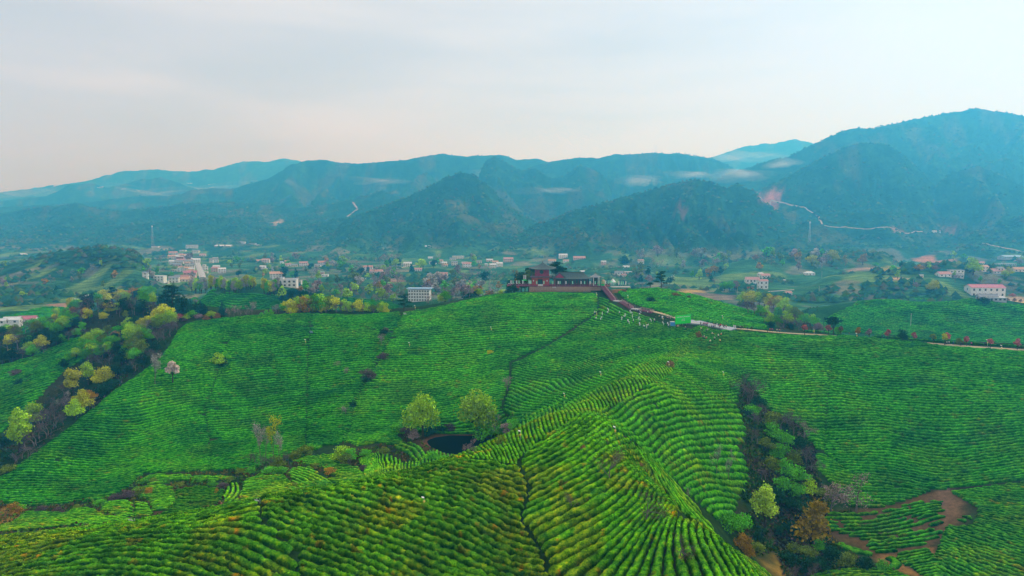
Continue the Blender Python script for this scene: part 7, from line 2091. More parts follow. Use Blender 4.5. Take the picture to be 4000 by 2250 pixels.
for k, px in enumerate((240, 298, 400, 468, 575, 745, 778, 800)):
    flag(zx(px), 1.0, 0, k % 2 == 0, 0.95 + 0.12 * (k == 5), 'on the left terrace')
for px in (612, 658):
    flag(zx(px), 9.0, 1.8, True, 1.2, 'rising above the trees behind the left terrace')
for k, px in enumerate((965, 1165)):
    flag(zx(px), 1.0, 0, False, 0.85, 'beside the tower doorway')
for k, px in enumerate((1415, 1570, 1620, 1785, 1970, 2210, 2310, 2465)):
    flag(zx(px), 0.9, 0, k % 2 == 1, 0.82, 'along the front of the long hall')
for k, px in enumerate((20, 180, 320)):
    if px > 190:
        flag(kx(px), 0.5, 0, False, 0.8, 'in front of the kiosk')
for k, (px, ly) in enumerate(((620, 1), (700, 2), (760, 3), (800, 5), (850, 4), (910, 5), (1010, 3), (1090, 4), (1135, 3), (1210, 3))):
    flag(kx(px), ly, 0 if px < 770 else -0.6, k % 3 == 0, 0.9, 'on the right terrace beyond the kiosk')


def umbrella(lx, ly, lz, r, mat, lb, h=2.5):
    o = empty('parasol', world(lx, ly, lz))
    MB().tube([(0, 0, 0), (0, 0, h)], 0.04, 6).build('pole', M['pole'], o)
    MB().lathe([(r, h - 0.55), (r * 0.6, h - 0.2), (0.12, h + 0.15), (0.1, h + 0.4), (0.02, h + 0.42)], 8, (0, 0, 0)).build('canopy', mat, o)
    tag(o, lb, 'parasol')


umbrella(zx(635), 2.5, 0, 1.9, M['green_cloth'], 'bright green parasol on the left terrace', 3.6)
for px, ly, mt_, lb in ((460, 2, 'green_cloth', 'green stall canopy left of the stair head'), (560, 1.2, 'green_cloth', 'green stall canopy at the stair head')):
    o = empty('stall', world(kx(px), ly, 0))
    MB().box((0, 0, 2.1), (2.6, 1.8, 0.12), 0, 0.8).build('canopy', M[mt_], o)
    MB().box((0, -0.2, 0.55), (2.3, 0.9, 1.1)).build('counter', M[mt_], o)
    for sx in (-1.15, 1.15):
        for sy in (-0.8, 0.8):
            MB().tube([(sx, sy, 0), (sx, sy, 2.05)], 0.03, 4).build('leg', M['pole'], o)
    tag(o, lb, 'stall')
for px, ly, mt_, lb, hh_, rr2 in ((590, 4.5, 'tan_cloth', 'tan domed canvas tent behind the stair head', 3.6, 1.15), (870, 5, 'white_cloth', 'pale green and white peaked tent on the right terrace', 4.2, 2.0), (820, 4, 'banner', 'green peaked tent on the right terrace', 3.0, 1.4)):
    o = empty('tent', world(kx(px), ly, -0.2))
    if mt_ == 'tan_cloth':
        MB().lathe([(rr2 * 0.95, 0), (rr2, hh_ * 0.6), (rr2 * 0.85, hh_ * 0.82), (rr2 * 0.5, hh_ * 0.96), (0.05, hh_)], 12).build('canvas', M[mt_], o)
    else:
        MB().lathe([(rr2, 2.0), (rr2 * 0.9, 2.05), (rr2 * 0.35, hh_ * 0.85), (0.03, hh_)], 4).build('canvas', M[mt_], o)
        for a4 in range(4):
            MB().tube([(rr2 * 0.92 * math.cos(a4 * 1.5708), rr2 * 0.92 * math.sin(a4 * 1.5708), 0), (rr2 * 0.92 * math.cos(a4 * 1.5708), rr2 * 0.92 * math.sin(a4 * 1.5708), 2.0)], 0.05, 4).build('pole', M['pole'], o)
    tag(o, lb, 'tent')
for px in (888, 1270):
    o = MB().lathe([(0.12, 0), (0.28, 0.15), (0.28, 0.7), (0.12, 0.85)], 10).build('lantern', M['white_cloth'], None, True, world(zx(px), ty0 - 0.35, zz_(640)))
    tag(o, 'white oval lantern on the red wall %s of the tower doorway' % ('left' if px < 1000 else 'right'), 'lantern')
for px in (1433, 1490):
    o = MB().lathe([(0.12, 0), (0.25, 0.12), (0.25, 0.6), (0.12, 0.75)], 10).build('lantern', M['white_cloth'], None, True, world(zx(px), -0.35, zz_(815)))
    tag(o, 'white lantern on the stone base %s' % ('below the tower corner' if px < 1450 else 'below the entrance gable'), 'lantern')
o = empty('table', world(ocx, 0.9, 0)); MB().box((0, 0, 0.78), (3.0, 0.8, 0.06)).build('top', M['white_cloth'], o); MB().box((0, -0.38, 0.42), (2.9, 0.03, 0.62)).build('cloth', M['white_cloth'], o)
for sx in (-1.3, 1.3):
    MB().box((sx, 0.2, 0.37), (0.06, 0.06, 0.74)).build('leg', M['pole'], o)
tag(o, 'white clothed table in front of the tower doorway', 'table')
# deck of the right terrace on the hill shoulder
rt = hit(2425, 1124, 380)
ot = MB().box((kx(1010) + 1.5, 4, -1.0), (kx(1300) - kx(760), 6, 0.3)).build('terrace', M['concrete'], None, loc=(PBx, PBy, PBz))
structure(ot)

# ------------------------------------------------------------------ red staircase down to the square
stair = empty('staircase', (0, 0, 0))
tag(stair, 'wide dark red staircase with white landings descending from the pavilion', 'staircase')
STP = ipts(STAIR_PX)
STP[0] = (PBx + kx(560), PBy + 0.0)
Z_ = [PBz - 0.1] + [float(gh(p[0], p[1])) + 0.45 for p in STP[1:]]
for k in range(5):
    a = np.array([*STP[k], Z_[k]]); b = np.array([*STP[k + 1], Z_[k + 1]])
    land = k in (1, 3)
    d = b - a; L = math.hypot(d[0], d[1]); dn = d[:2] / L; nn = np.array([-dn[1], dn[0]])
    wd = 3.6 if not land else 4.6
    if land:
        V = [(*(a[:2] + nn * wd / 2), a[2]), (*(b[:2] + nn * wd / 2), b[2]), (*(b[:2] - nn * wd / 2), b[2]), (*(a[:2] - nn * wd / 2), a[2])]
        V2 = [(p[0], p[1], p[2] - 0.5) for p in V]
        MB().add(V + V2, [(0, 1, 2, 3), (7, 6, 5, 4), (0, 4, 5, 1), (1, 5, 6, 2), (2, 6, 7, 3), (3, 7, 4, 0)]).build('landing', M['concrete'], stair)
    else:
        n_ = max(4, int(abs(d[2]) / 0.17), int(L / 0.55))
        mb = MB()
        for j in range(n_):
            t = (j + 0.5) / n_
            c_ = a + d * t
            ang = math.atan2(dn[1], dn[0])
            mb.box((c_[0], c_[1], c_[2] - 0.35 + 0.004 * (j % 2)), (L / n_ * 0.99, wd, 0.7), ang)
        fl_ = mb.build('steps', M['purple_deck'], stair)
        fl_['kind'] = 'stuff'
        for s in (-1, 0.35, 1):
            mb = MB()
            A2 = np.array([*(a[:2] + nn * s * wd / 2), a[2]]); B2 = np.array([*(b[:2] + nn * s * wd / 2), b[2]])
            mb.tube([A2 + (0, 0, 1.0), B2 + (0, 0, 1.0)], 0.06, 4); mb.tube([A2 + (0, 0, 0.5), B2 + (0, 0, 0.5)], 0.04, 4)
            m_ = int(L / 1.6)
            for j in range(m_ + 1):
                q = A2 + (B2 - A2) * j / max(1, m_)
                mb.tube([q + (0, 0, -0.2), q + (0, 0, 1.02)], 0.06, 4)
            mb.build('railing', M['pink_wall'] if s == 0.35 else M['greybark'], stair)

# ------------------------------------------------------------------ event square: screen, booth, platform
sc_ = ipts([(2642, 1261), (2698, 1254)])
sa = np.array(sc_[0]); sb = np.array(sc_[1])
yS = 338.0
_ax, _ay, _az = [float(q) for q in unproj(2638, 1262, yS)]
_cx, _cy, _cz = [float(q) for q in unproj(2698, 1262, yS + 5)]
gA = float(gh(_ax, _ay)); gC = float(gh(_cx, _cy))
zb = max(gA, gC) + 0.2
scr = empty('event_screen', (_ax, _ay, zb), math.atan2(_cy - _ay, _cx - _ax))
tag(scr, 'large bright green event backdrop with a line of white lettering', 'event screen')
Ws = math.hypot(_cx - _ax, _cy - _ay); Hs = 35 * yS / F
M['screen_green'] = plain('screen_green', (0.03, 0.78, 0.05), 0.5, 0.2, 0.02)
MB().box((Ws / 2, 0, Hs / 2 + 0.3), (Ws, 0.14, Hs)).build('panel', M['screen_green'], scr)
M['white_print'] = plain('white_print', (0.8, 0.85, 0.82), 0.6, 0.1, 0.02)
for s in (0.02, 0.25, 0.5, 0.75, 0.98):
    MB().tube([(Ws * s, 0.2, -1.5), (Ws * s, 0.12, Hs)], 0.05, 5).build('strut', M['pole'], scr)
    MB().tube([(Ws * s, 2.0, -0.8), (Ws * s, 0.16, Hs * 0.8)], 0.04, 4).build('brace', M['pole'], scr)


def text(body, x, z, size, name='lettering'):
    cu = bpy.data.curves.new(name, 'FONT')
    cu.body = body; cu.size = size; cu.align_x = 'CENTER'; cu.extrude = 0.01
    cu.materials.append(M['white_print'])
    t0_ = bpy.data.objects.new('text_source', cu)
    COL.objects.link(t0_)
    me_ = bpy.data.meshes.new_from_object(t0_.evaluated_get(bpy.context.evaluated_depsgraph_get()))
    bpy.data.objects.remove(t0_)
    t = link(name, me_)
    t.parent = scr
    t.location = (x, -0.09, z)
    t.rotation_euler = (math.pi / 2, 0, 0)
    return t


text('2023中国茶叶开采节启动仪式', Ws * 0.5, Hs * 0.80, 0.66)
for k, (tx_, ) in enumerate((('主办单位  中国茶叶',), ('承办单位  茶叶协会',), ('协办单位  开采节组委会',))):
    text(tx_, Ws * 0.5, Hs * (0.56 - 0.09 * k) + 0.1, 0.24)
for px_, lb in ((2628, 'blue booth beside the green event screen'),):
    bx_, by_, bz_ = [float(q) for q in unproj(px_, 1256, 340)]
    o = empty('booth', (bx_, by_, float(gh(bx_, by_))), 0.1)
    M['blue_booth'] = plain('blue_booth', (0.08, 0.33, 0.72), 0.5)
    MB().box((0, 0, 1.2), (2.0, 1.8, 2.5), 0, 0.97).build('body', M['blue_booth'], o)
    MB().box((0, 0, 2.56), (2.1, 1.9, 0.2), 0, 0.7).build('roof', M['white_roof'], o)
    MB().box((0.5, -0.93, 1.0), (0.8, 0.06, 2.0)).build('door', M['blue_booth'], o)
    tag(o, lb, 'booth')
# grey platform
PF = ipts([(2655, 1262), (2700, 1252), (2735, 1256), (2800, 1272), (2880, 1285), (2850, 1294), (2790, 1280), (2740, 1270), (2690, 1266)])
zP = max(float(gh(p[0], p[1])) for p in PF)
mb = MB()
zs_ = [float(gh(p[0], p[1])) + 0.5 for p in PF]
V = [(p[0], p[1], z) for p, z in zip(PF, zs_)] + [(p[0], p[1], z - 2.0) for p, z in zip(PF, zs_)]
n9 = len(PF)
cP = (np.mean([p[0] for p in PF]), np.mean([p[1] for p in PF]), np.mean(zs_))
V.append(cP)
mb.add(V, [(k, (k + 1) % n9, 2 * n9) for k in range(n9)] + [(k, k + n9, (k + 1) % n9 + n9, (k + 1) % n9) for k in range(n9)])
M['platform'] = mottled('platform_mat', [(0.3, (0.26, 0.30, 0.34)), (0.7, (0.40, 0.44, 0.48))], 0.8, 4, 0.6)
structure(mb.build('event_square', M['platform']))
# solar panel, white board, knoll posts
M['panel_blue'] = plain('solar_cell', (0.35, 0.50, 0.75), 0.3, 0.5)


def panel(u, v, lb, mat, w=1.6, d=1.2):
    h = hit(u, v)
    o = empty('panel_board', h, -0.3)
    MB().box((0, 0, 1.1), (w, 0.06, d)).build('panel', M[mat], o).rotation_euler = (0.5, 0, 0)
    for s in (-1, 1):
        MB().tube([(s * w * 0.4, 0, 0), (s * w * 0.4, 0, 1.2)], 0.04, 5).build('leg', M['pole'], o)
    tag(o, lb, 'panel')


panel(1218, 1305, 'pale blue tilted panel on two legs among the rows', 'panel_blue')
panel(1583, 1232, 'white tilted board by the lone pine on the crest', 'white_cloth')
panel(520, 2046, 'white board lying on the crest of the left foreground', 'white_cloth', 1.1, 0.3)
panel(1010, 1970, 'small white board at the edge of the middle valley plot', 'white_cloth', 0.9, 0.3)
panel(620, 1388, 'small white plate beside the tall bare tree', 'white_cloth', 1.0, 0.4)
fpx = ipts([(2562 + 7 * k, 1131 + 1.2 * k) for k in range(8)])
kf = empty('fence', (*fpx[0], float(gh(*fpx[0]))))
for k, p in enumerate(fpx):
    MB().box((p[0] - fpx[0][0], p[1] - fpx[0][1], float(gh(*p)) - float(gh(*fpx[0])) + 0.5), (0.14, 0.14, 1.2)).build('post', M['bark'], kf)
tag(kf, 'low dark post fence round the tall pine on the knoll', 'fence')

# ------------------------------------------------------------------ insect lamps among the tea
lamp_pole = MB().tube([(0, 0, 0), (0, 0, 2.6)], 0.045, 6).mesh('pole', M['pole'])
lb_ = MB().lathe([(0.30, 1.60), (0.30, 1.68), (0.10, 1.78)], 10); lamp_hood = lb_.mesh('hood', M['lamp_yellow'])
lb_ = MB().lathe([(0.08, 1.05), (0.20, 1.35), (0.20, 1.42)], 10); lamp_pot = lb_.mesh('pot', M['lamp_yellow'])
lamp_panel = MB().box((0, 0, 0), (0.62, 0.42, 0.04)).mesh('solar_panel', M['white_cloth'])
for u, v, lb in [(1657, 1985, 'yellow insect lamp in the middle of the foreground rows'), (2033, 1722, 'yellow insect lamp on the yellow green crest of the spur'), (2403, 1705, 'yellow insect lamp at the top of the near dome'), (2205, 1562, 'insect lamp with blue white panel on the spur above the pond'), (2347, 1478, 'insect lamp at the left edge of the spur'), (2826, 1478, 'insect lamp in the bowl below the square'), (2613, 1440, 'insect lamp beside the red brown bush on the spur'),
                 (1919, 1298, 'insect lamp on the pavilion hill below the left terrace'), (1600, 1358, 'insect lamp in the middle of the pavilion hill'), (1194, 1346, 'insect lamp below the pale blue panel'), (2331, 1162, 'insect lamp below the kiosk'), (2331, 1238, 'insect lamp among the white clad pickers'), (1622, 1212, 'insect lamp on the crest below the white four storey block'), (2453, 1172, 'insect lamp beside the staircase on the knoll'), (2823, 1252, 'insect lamp on the slope behind the square'),
                 (3180, 1306, 'insect lamp in front of the wood on the ridge'), (3347, 1324, 'insect lamp by the orange young tree on the ridge'), (3857, 1352, 'insect lamp before the red tree at the right'), (3912, 1375, 'insect lamp near the right edge of the ridge path'), (2590, 1256, 'insect lamp by the footpath crowd')]:
    h = hit(u, v)
    if h is None:
        continue
    o = empty('insect_lamp', (h[0], h[1], h[2]), random.uniform(-0.5, 0.5), 1.0 if h[1] > 200 else 0.85)
    link('pole', lamp_pole, o); link('hood', lamp_hood, o); link('pot', lamp_pot, o)
    p = link('solar_panel', lamp_panel, o, (-0.3, 0, 2.6)); p.rotation_euler = (0.5, 0.3, 0)
    tag(o, lb, 'insect lamp', 'insect lamps')

# ------------------------------------------------------------------ utility poles in the valley
pm = MB().tube([(0, 0, 0), (0, 0, 9)], [0.2, 0.14], 6).mesh('pole', M['concrete'])
am = MB().box((0, 0, 8.5), (2.2, 0.14, 0.14)).mesh('crossarm', M['greybark'])
for u, v, lb in [(3199, 1150, 'pale utility pole left of the tea mound'), (3567, 1125, 'pale utility pole beside the orange yellow tree'), (3776, 1145, 'pale utility pole left of the large farmhouse'), (3210, 1085, 'thin utility pole in the grove'), (2880, 1150, 'thin utility pole left of the farmhouse pair'), (1562, 1150, 'thin utility pole left of the four storey block'), (3557, 1275, 'utility pole on the dark slope behind the ridge')]:
    h = hit(u, v, 400)
    if h:
        o = empty('utility_pole', h); link('pole', pm, o); link('crossarm', am, o); tag(o, lb, 'utility pole', 'utility poles')
for u, v, hh_, lb in [(598, 965, 90, 'lattice mast with antennas behind the village'), (2562, 598, 40, 'thin mast on the far centre ridge'), (3161, 940, 80, 'lattice pylon on the slope below the mountain road')]:
    h = hit(u, v + (10 if v > 700 else 12), 900)
    if h:
        Hm = hh_ * h[1] / F
        o = empty('lattice_mast', h)
        mb = MB()
        for sx, sy in ((-1, -1), (1, -1), (1, 1), (-1, 1)):
            mb.tube([(sx * Hm * .05, sy * Hm * .05, 0), (sx * Hm * .01, sy * Hm * .01, Hm)], 0.13, 4)
        for k in range(8):
            z0_ = Hm * k / 8; w0 = Hm * (.05 - .04 * k / 8); w1 = Hm * (.05 - .04 * (k + 1) / 8)
            mb.tube([(-w0, -w0, z0_), (w1, -w1, z0_ + Hm / 8)], 0.07, 3); mb.tube([(w0, -w0, z0_), (-w1, -w1, z0_ + Hm / 8)], 0.07, 3)
        mb.build('tower', M['white_roof'] if v > 700 else M['grey_roof'], o)
        if v > 700:
            MB().box((0, 0, Hm), (2.5, 2.5, 4)).build('antenna', M['white_roof'], o)
        tag(o, lb, 'mast')

# ------------------------------------------------------------------ people
def skin_body(joints, edges, radii, name, levels=1):
    me = bpy.data.meshes.new(name + '_cage')
    me.from_pydata(joints, edges, [])
    o = bpy.data.objects.new(name + '_cage', me)
    COL.objects.link(o)
    sk = o.modifiers.new('skin', 'SKIN')
    for v, r in zip(me.skin_vertices[0].data, radii):
        v.radius = (r, r)
        v.use_root = False
    me.skin_vertices[0].data[0].use_root = True
    sb = o.modifiers.new('sub', 'SUBSURF'); sb.levels = levels; sb.render_levels = levels
    dg = bpy.context.evaluated_depsgraph_get()
    em = bpy.data.meshes.new_from_object(o.evaluated_get(dg))
    em.name = name
    bpy.data.objects.remove(o)
    em.polygons.foreach_set('use_smooth', np.ones(len(em.polygons), bool))
    return em


def pose(kind):
    """joint positions for a 1.66 m person; kind: stand, walk, pick"""
    lean = 0.0 if kind != 'pick' else 0.32
    pelvis = (0, 0.0, 0.92); chest = (0, -0.02 - lean * 0.8, 1.25 - lean * 0.12); neck = (0, -0.02 - lean * 1.15, 1.42 - lean * 0.22); head = (0, -0.03 - lean * 1.45, 1.56 - lean * 0.30)
    crown = (head[0], head[1], head[2] + 0.09)
    sh = [(s * 0.18, chest[1] - lean * 0.25, chest[2] + 0.12) for s in (-1, 1)]
    if kind == 'pick':
        el = [(s * 0.24, sh[0][1] - 0.14, sh[0][2] - 0.22) for s in (-1, 1)]; ha = [(s * 0.15, sh[0][1] - 0.42, sh[0][2] - 0.26) for s in (-1, 1)]
    elif kind == 'walk':
        el = [(-0.24, 0.10, 1.10), (0.24, -0.12, 1.10)]; ha = [(-0.22, 0.02, 0.86), (0.22, -0.34, 0.98)]
    else:
        el = [(-0.24, 0.02, 1.09), (0.24, 0.02, 1.09)]; ha = [(-0.23, -0.06, 0.84), (0.22, -0.16, 0.92)]
    st = 0.22 if kind == 'walk' else 0.04
    hip = [(s * 0.09, 0, 0.88) for s in (-1, 1)]
    kn = [(-0.10, -st * 0.7, 0.48), (0.10, st * 0.35, 0.48)]; an = [(-0.10, -st, 0.08), (0.10, st * 1.2, 0.10)]; toe = [(-0.11, -st - 0.15, 0.04), (0.11, st * 1.2 - 0.13, 0.05)]
    J = [pelvis, chest, neck, head, crown] + [sh[0], el[0], ha[0], sh[1], el[1], ha[1], hip[0], kn[0], an[0], toe[0], hip[1], kn[1], an[1], toe[1]]
    E = [(0, 1), (1, 2), (2, 3), (3, 4), (1, 5), (5, 6), (6, 7), (1, 8), (8, 9), (9, 10), (0, 11), (11, 12), (12, 13), (13, 14), (0, 15), (15, 16), (16, 17), (17, 18)]
    R = [0.14, 0.15, 0.055, 0.095, 0.07, 0.062, 0.045, 0.035, 0.062, 0.045, 0.035, 0.085, 0.06, 0.042, 0.035, 0.085, 0.06, 0.042, 0.035]
    return J, E, R


def cloth(n, c0, rough=0.85):
    return plain('cloth_' + n, c0, rough, 0.1, 0.06)


CL = {k: cloth(k, c_) for k, c_ in dict(white=(0.80, 0.82, 0.84), red=(0.62, 0.02, 0.06), magenta=(0.60, 0.05, 0.25), pink=(0.75, 0.30, 0.38), dark=(0.03, 0.03, 0.04), navy=(0.03, 0.06, 0.16), teal=(0.04, 0.20, 0.20), yellow=(0.80, 0.60, 0.08), orange=(0.75, 0.22, 0.08), grey=(0.30, 0.32, 0.34), cream=(0.72, 0.62, 0.42), blue=(0.08, 0.25, 0.60)).items()}
M['skin'] = plain('skin', (0.52, 0.33, 0.24), 0.6, 0.2, 0.04)
M['hair'] = plain('hair', (0.015, 0.012, 0.010), 0.5)
M['straw'] = plain('straw_hat', (0.78, 0.66, 0.42), 0.8)
PM = {}
for kd in ('stand', 'walk', 'pick'):
    J, E, R = pose(kd)
    body = skin_body(J, E, R, 'body')
    body.materials.append(M['skin'])
    JJ = [J[k] for k in (0, 1, 5, 6, 7, 8, 9, 10)]
    # jacket over pelvis, chest and arms; trousers over the legs
    wr = lambda a, b, t: tuple(a[i] + (b[i] - a[i]) * t for i in range(3))
    jk = skin_body([J[0], J[1], J[5], J[6], wr(J[6], J[7], 0.8), J[8], J[9], wr(J[9], J[10], 0.8)], [(0, 1), (1, 2), (2, 3), (3, 4), (1, 5), (5, 6), (6, 7)], [0.175, 0.185, 0.095, 0.07, 0.06, 0.095, 0.07, 0.06], 'jacket')
    tr_ = skin_body([(0, 0, 0.90), J[11], J[12], wr(J[12], J[13], 0.9), J[15], J[16], wr(J[16], J[17], 0.9)], [(0, 1), (1, 2), (2, 3), (0, 4), (4, 5), (5, 6)], [0.15, 0.11, 0.08, 0.065, 0.11, 0.08, 0.065], 'trousers')
    hr_ = MB().lathe([(0.105, -0.06), (0.125, 0.02), (0.11, 0.09), (0.06, 0.13), (0.01, 0.14)], 8, (J[3][0], J[3][1] + 0.02, J[3][2] + 0.0)).mesh('hair', M['hair'], True)
    ht_ = MB().lathe([(0.27, 0.03), (0.26, 0.05), (0.12, 0.08), (0.11, 0.17), (0.04, 0.20)], 12, J[3]).mesh('hat', M['straw'], True)
    jk.materials.append(CL['white']); tr_.materials.append(CL['dark'])
    PM[kd] = (body, jk, tr_, hr_, ht_)


def person(x, y, z, kd, top, legs, label, group, hat=False, rz=None, s=1.0, hatcol=None):
    o = empty('person', (x, y, z), random.uniform(0, 6.28) if rz is None else rz, s)
    b, j, t, h, w = PM[kd]
    link('body', b, o)
    a = link('jacket', j, o); a.material_slots[0].link = 'OBJECT'; a.material_slots[0].material = CL[top]
    a = link('trousers', t, o); a.material_slots[0].link = 'OBJECT'; a.material_slots[0].material = CL[legs]
    if hat:
        a = link('hat', w, o)
        if hatcol:
            a.material_slots[0].link = 'OBJECT'; a.material_slots[0].material = CL[hatcol]
    else:
        link('hair', h, o)
    tag(o, label, 'person', group)


def person_px(u, v, *a, lift=0.0, **k):
    """v is the row of the feet (for pickers, of the hedge top in front of them)"""
    h = hit(u, v)
    if h:
        person(h[0], h[1], h[2] + lift, *a, **k)


Z1 = lambda x, y: (1900 + x / 3.22, 950 + y / 3.22)
for k, (x, y) in enumerate([(1360, 885), (1535, 843), (1515, 882), (1457, 895), (1370, 957), (1437, 953), (1673, 887), (1749, 912), (1738, 938), (1702, 955), (1776, 990), (1796, 1005), (1847, 990), (1811, 872), (1836, 890), (1836, 932), (1916, 907), (1910, 953), (1931, 983), (1930, 1030), (1990, 1060), (2015, 1055), (2022, 1045), (2073, 980), (2112, 985), (2228, 1018), (2278, 1030), (2310, 1022), (2290, 1048)]):
    u, v = Z1(x, y)
    person_px(u, v + 9, 'pick' if k % 3 else 'stand', 'white', 'white' if k % 2 else 'navy', 'white clad tea picker %s' % ('left of the field seam under the staircase' if x < 1560 else 'in the middle of the slope under the footpath' if x < 2050 else 'just below the green screen'), 'tea pickers in white', hat=True, lift=0.45, s=1.2, hatcol='white')
Z2 = lambda x, y: (2400 + x / 3.22, 950 + y / 3.22)
for x, y, c_, lb in [(785, 1062, 'pink', 'picker in pink below the green screen'), (905, 1082, 'teal', 'picker in green below the grey square'), (1098, 1092, 'cream', 'picker in cream beneath the crowd'), (1158, 1112, 'grey', 'picker in grey beneath the crowd'), (1243, 1157, 'cream', 'picker in a pale hat on the hillside right of the seam'), (1338, 1167, 'orange', 'picker in orange on the hillside right of the seam'), (1115, 1200, 'magenta', 'picker in dark magenta beside the seam'), (1143, 1213, 'red', 'picker in bright red beside the seam'),
                     (1260, 1215, 'grey', 'picker in grey blue lower on the hillside'), (1198, 1253, 'cream', 'picker in straw hat below the red one'), (1332, 1248, 'yellow', 'picker in a yellowish top lowest at the right'), (1310, 1180, 'cream', 'picker in cream next to the orange one')]:
    u, v = Z2(x, y)
    person_px(u, v + 8, 'pick', c_, 'dark', lb, 'tea pickers in colours', hat=True, lift=0.4, s=1.15)
Z7 = lambda x, y: (2280 + x / 7.246, 1050 + y / 7.246)
for x, y, c_, kd, lb in [(1260, 1060, 'dark', 'walk', 'walker in dark clothes on the lowest flight'), (1325, 1140, 'yellow', 'stand', 'person in yellow at the foot of the staircase'), (1500, 1215, 'navy', 'stand', 'person in navy in the group at the footpath start'), (1520, 1220, 'white', 'stand', 'person in white left in the footpath group'), (1545, 1230, 'dark', 'walk', 'person in black in the footpath group'), (1570, 1240, 'navy', 'walk', 'second navy figure in the footpath group'), (1590, 1250, 'white', 'stand', 'second person in white in the footpath group'), (1620, 1215, 'orange', 'stand', 'person in coral red in the footpath group'), (1640, 1230, 'grey', 'walk', 'grey clad person right in the footpath group'), (1615, 1275, 'white', 'walk', 'person in white in front of the footpath group'), (1810, 1270, 'white', 'stand', 'person in white beside the tan footpath')]:
    u, v = Z7(x, y)
    person_px(u, v + 4, kd, c_, 'dark', lb, 'people near the staircase', lift=0.3)
for x, y, c_, kd, lb in [(520, 930, 'dark', 'walk', 'dark clad walker alone on the footpath'), (565, 950, 'cream', 'stand', 'person in cream at the left of the queue'), (585, 948, 'dark', 'stand', 'person in dark clothes in the queue'), (600, 958, 'white', 'stand', 'person in white in the queue'), (622, 955, 'navy', 'stand', 'person in navy in the queue'), (640, 962, 'dark', 'walk', 'second dark clad person in the queue'), (655, 962, 'magenta', 'stand', 'person in magenta in the queue'), (670, 968, 'pink', 'stand', 'person in pink near the blue booth'), (690, 970, 'dark', 'stand', 'person in black near the blue booth'), (700, 975, 'pink', 'stand', 'second person in pink at the blue booth'),
                         (785, 985, 'dark', 'stand', 'dark figure at the left edge of the green screen'), (805, 992, 'teal', 'stand', 'green clad figure before the screen'), (820, 992, 'dark', 'stand', 'dark figure before the lettering'), (860, 1002, 'teal', 'walk', 'person in teal crouching before the screen'), (938, 1000, 'yellow', 'stand', 'person in yellow on the platform'), (950, 1002, 'red', 'stand', 'person in red on the platform'), (930, 1008, 'dark', 'walk', 'dark clad person at the platform edge'),
                         (1085, 1035, 'navy', 'stand', 'person in navy at the right of the platform'), (1115, 1040, 'red', 'stand', 'tall person in red in the crowd'), (1128, 1040, 'red', 'stand', 'second person in red in the crowd'), (1142, 1045, 'magenta', 'stand', 'person in magenta in the crowd'), (1158, 1045, 'pink', 'stand', 'person in pink in the crowd'), (1170, 1048, 'magenta', 'stand', 'second person in magenta in the crowd'), (1182, 1055, 'white', 'walk', 'person in white with dark trousers in the crowd'), (1205, 1062, 'white', 'stand', 'person in white centre of the crowd'), (1225, 1066, 'pink', 'stand', 'person in pale pink in the crowd'), (1245, 1068, 'pink', 'stand', 'second person in pale pink in the crowd'), (1265, 1060, 'grey', 'stand', 'person in grey in the crowd'),
                         (1290, 1050, 'white', 'stand', 'person in white raising above the crowd'), (1305, 1055, 'navy', 'stand', 'person in navy right of the crowd'), (1320, 1068, 'magenta', 'stand', 'person in magenta right of the crowd'), (1335, 1060, 'red', 'walk', 'person in red right of the crowd'), (1350, 1065, 'white', 'stand', 'person in white right of the crowd'), (1370, 1070, 'dark', 'stand', 'dark clad person right of the crowd'), (1388, 1072, 'dark', 'stand', 'second dark clad person right of the crowd'), (1405, 1074, 'pink', 'stand', 'small person in coral pink by the path'),
                         (1500, 1075, 'white', 'stand', 'person in white standing on the tan path'), (1520, 1078, 'white', 'walk', 'second person in white on the tan path'), (1548, 1080, 'dark', 'stand', 'first dark figure in the row by the path'), (1565, 1082, 'dark', 'stand', 'second dark figure in the row by the path'), (1583, 1084, 'grey', 'stand', 'third figure in grey in the row by the path'), (1600, 1086, 'dark', 'stand', 'fourth dark figure in the row by the path'), (1618, 1088, 'navy', 'stand', 'fifth figure in navy in the row by the path'), (1672, 1092, 'teal', 'walk', 'walker in teal on the path'), (1730, 1098, 'dark', 'walk', 'dark walker on the path'),
                         (1925, 1128, 'dark', 'walk', 'dark walker left of the person in red'), (1955, 1118, 'red', 'stand', 'person in a long bright red coat on the path'), (1985, 1118, 'magenta', 'walk', 'person in dull magenta behind the red coat'), (2045, 1124, 'cream', 'stand', 'person in cream by the small bush'), (2075, 1126, 'pink', 'stand', 'person in pink by the small bush')]:
    u, v = Z2(x, y)
    person_px(u, v + 3, kd, c_, 'dark' if c_ != 'white' else 'white', lb, 'people on the square and ridge path', lift=0.5, s=1.1)
Z8 = lambda x, y: (3100 + x / 2.862, 950 + y / 2.862)
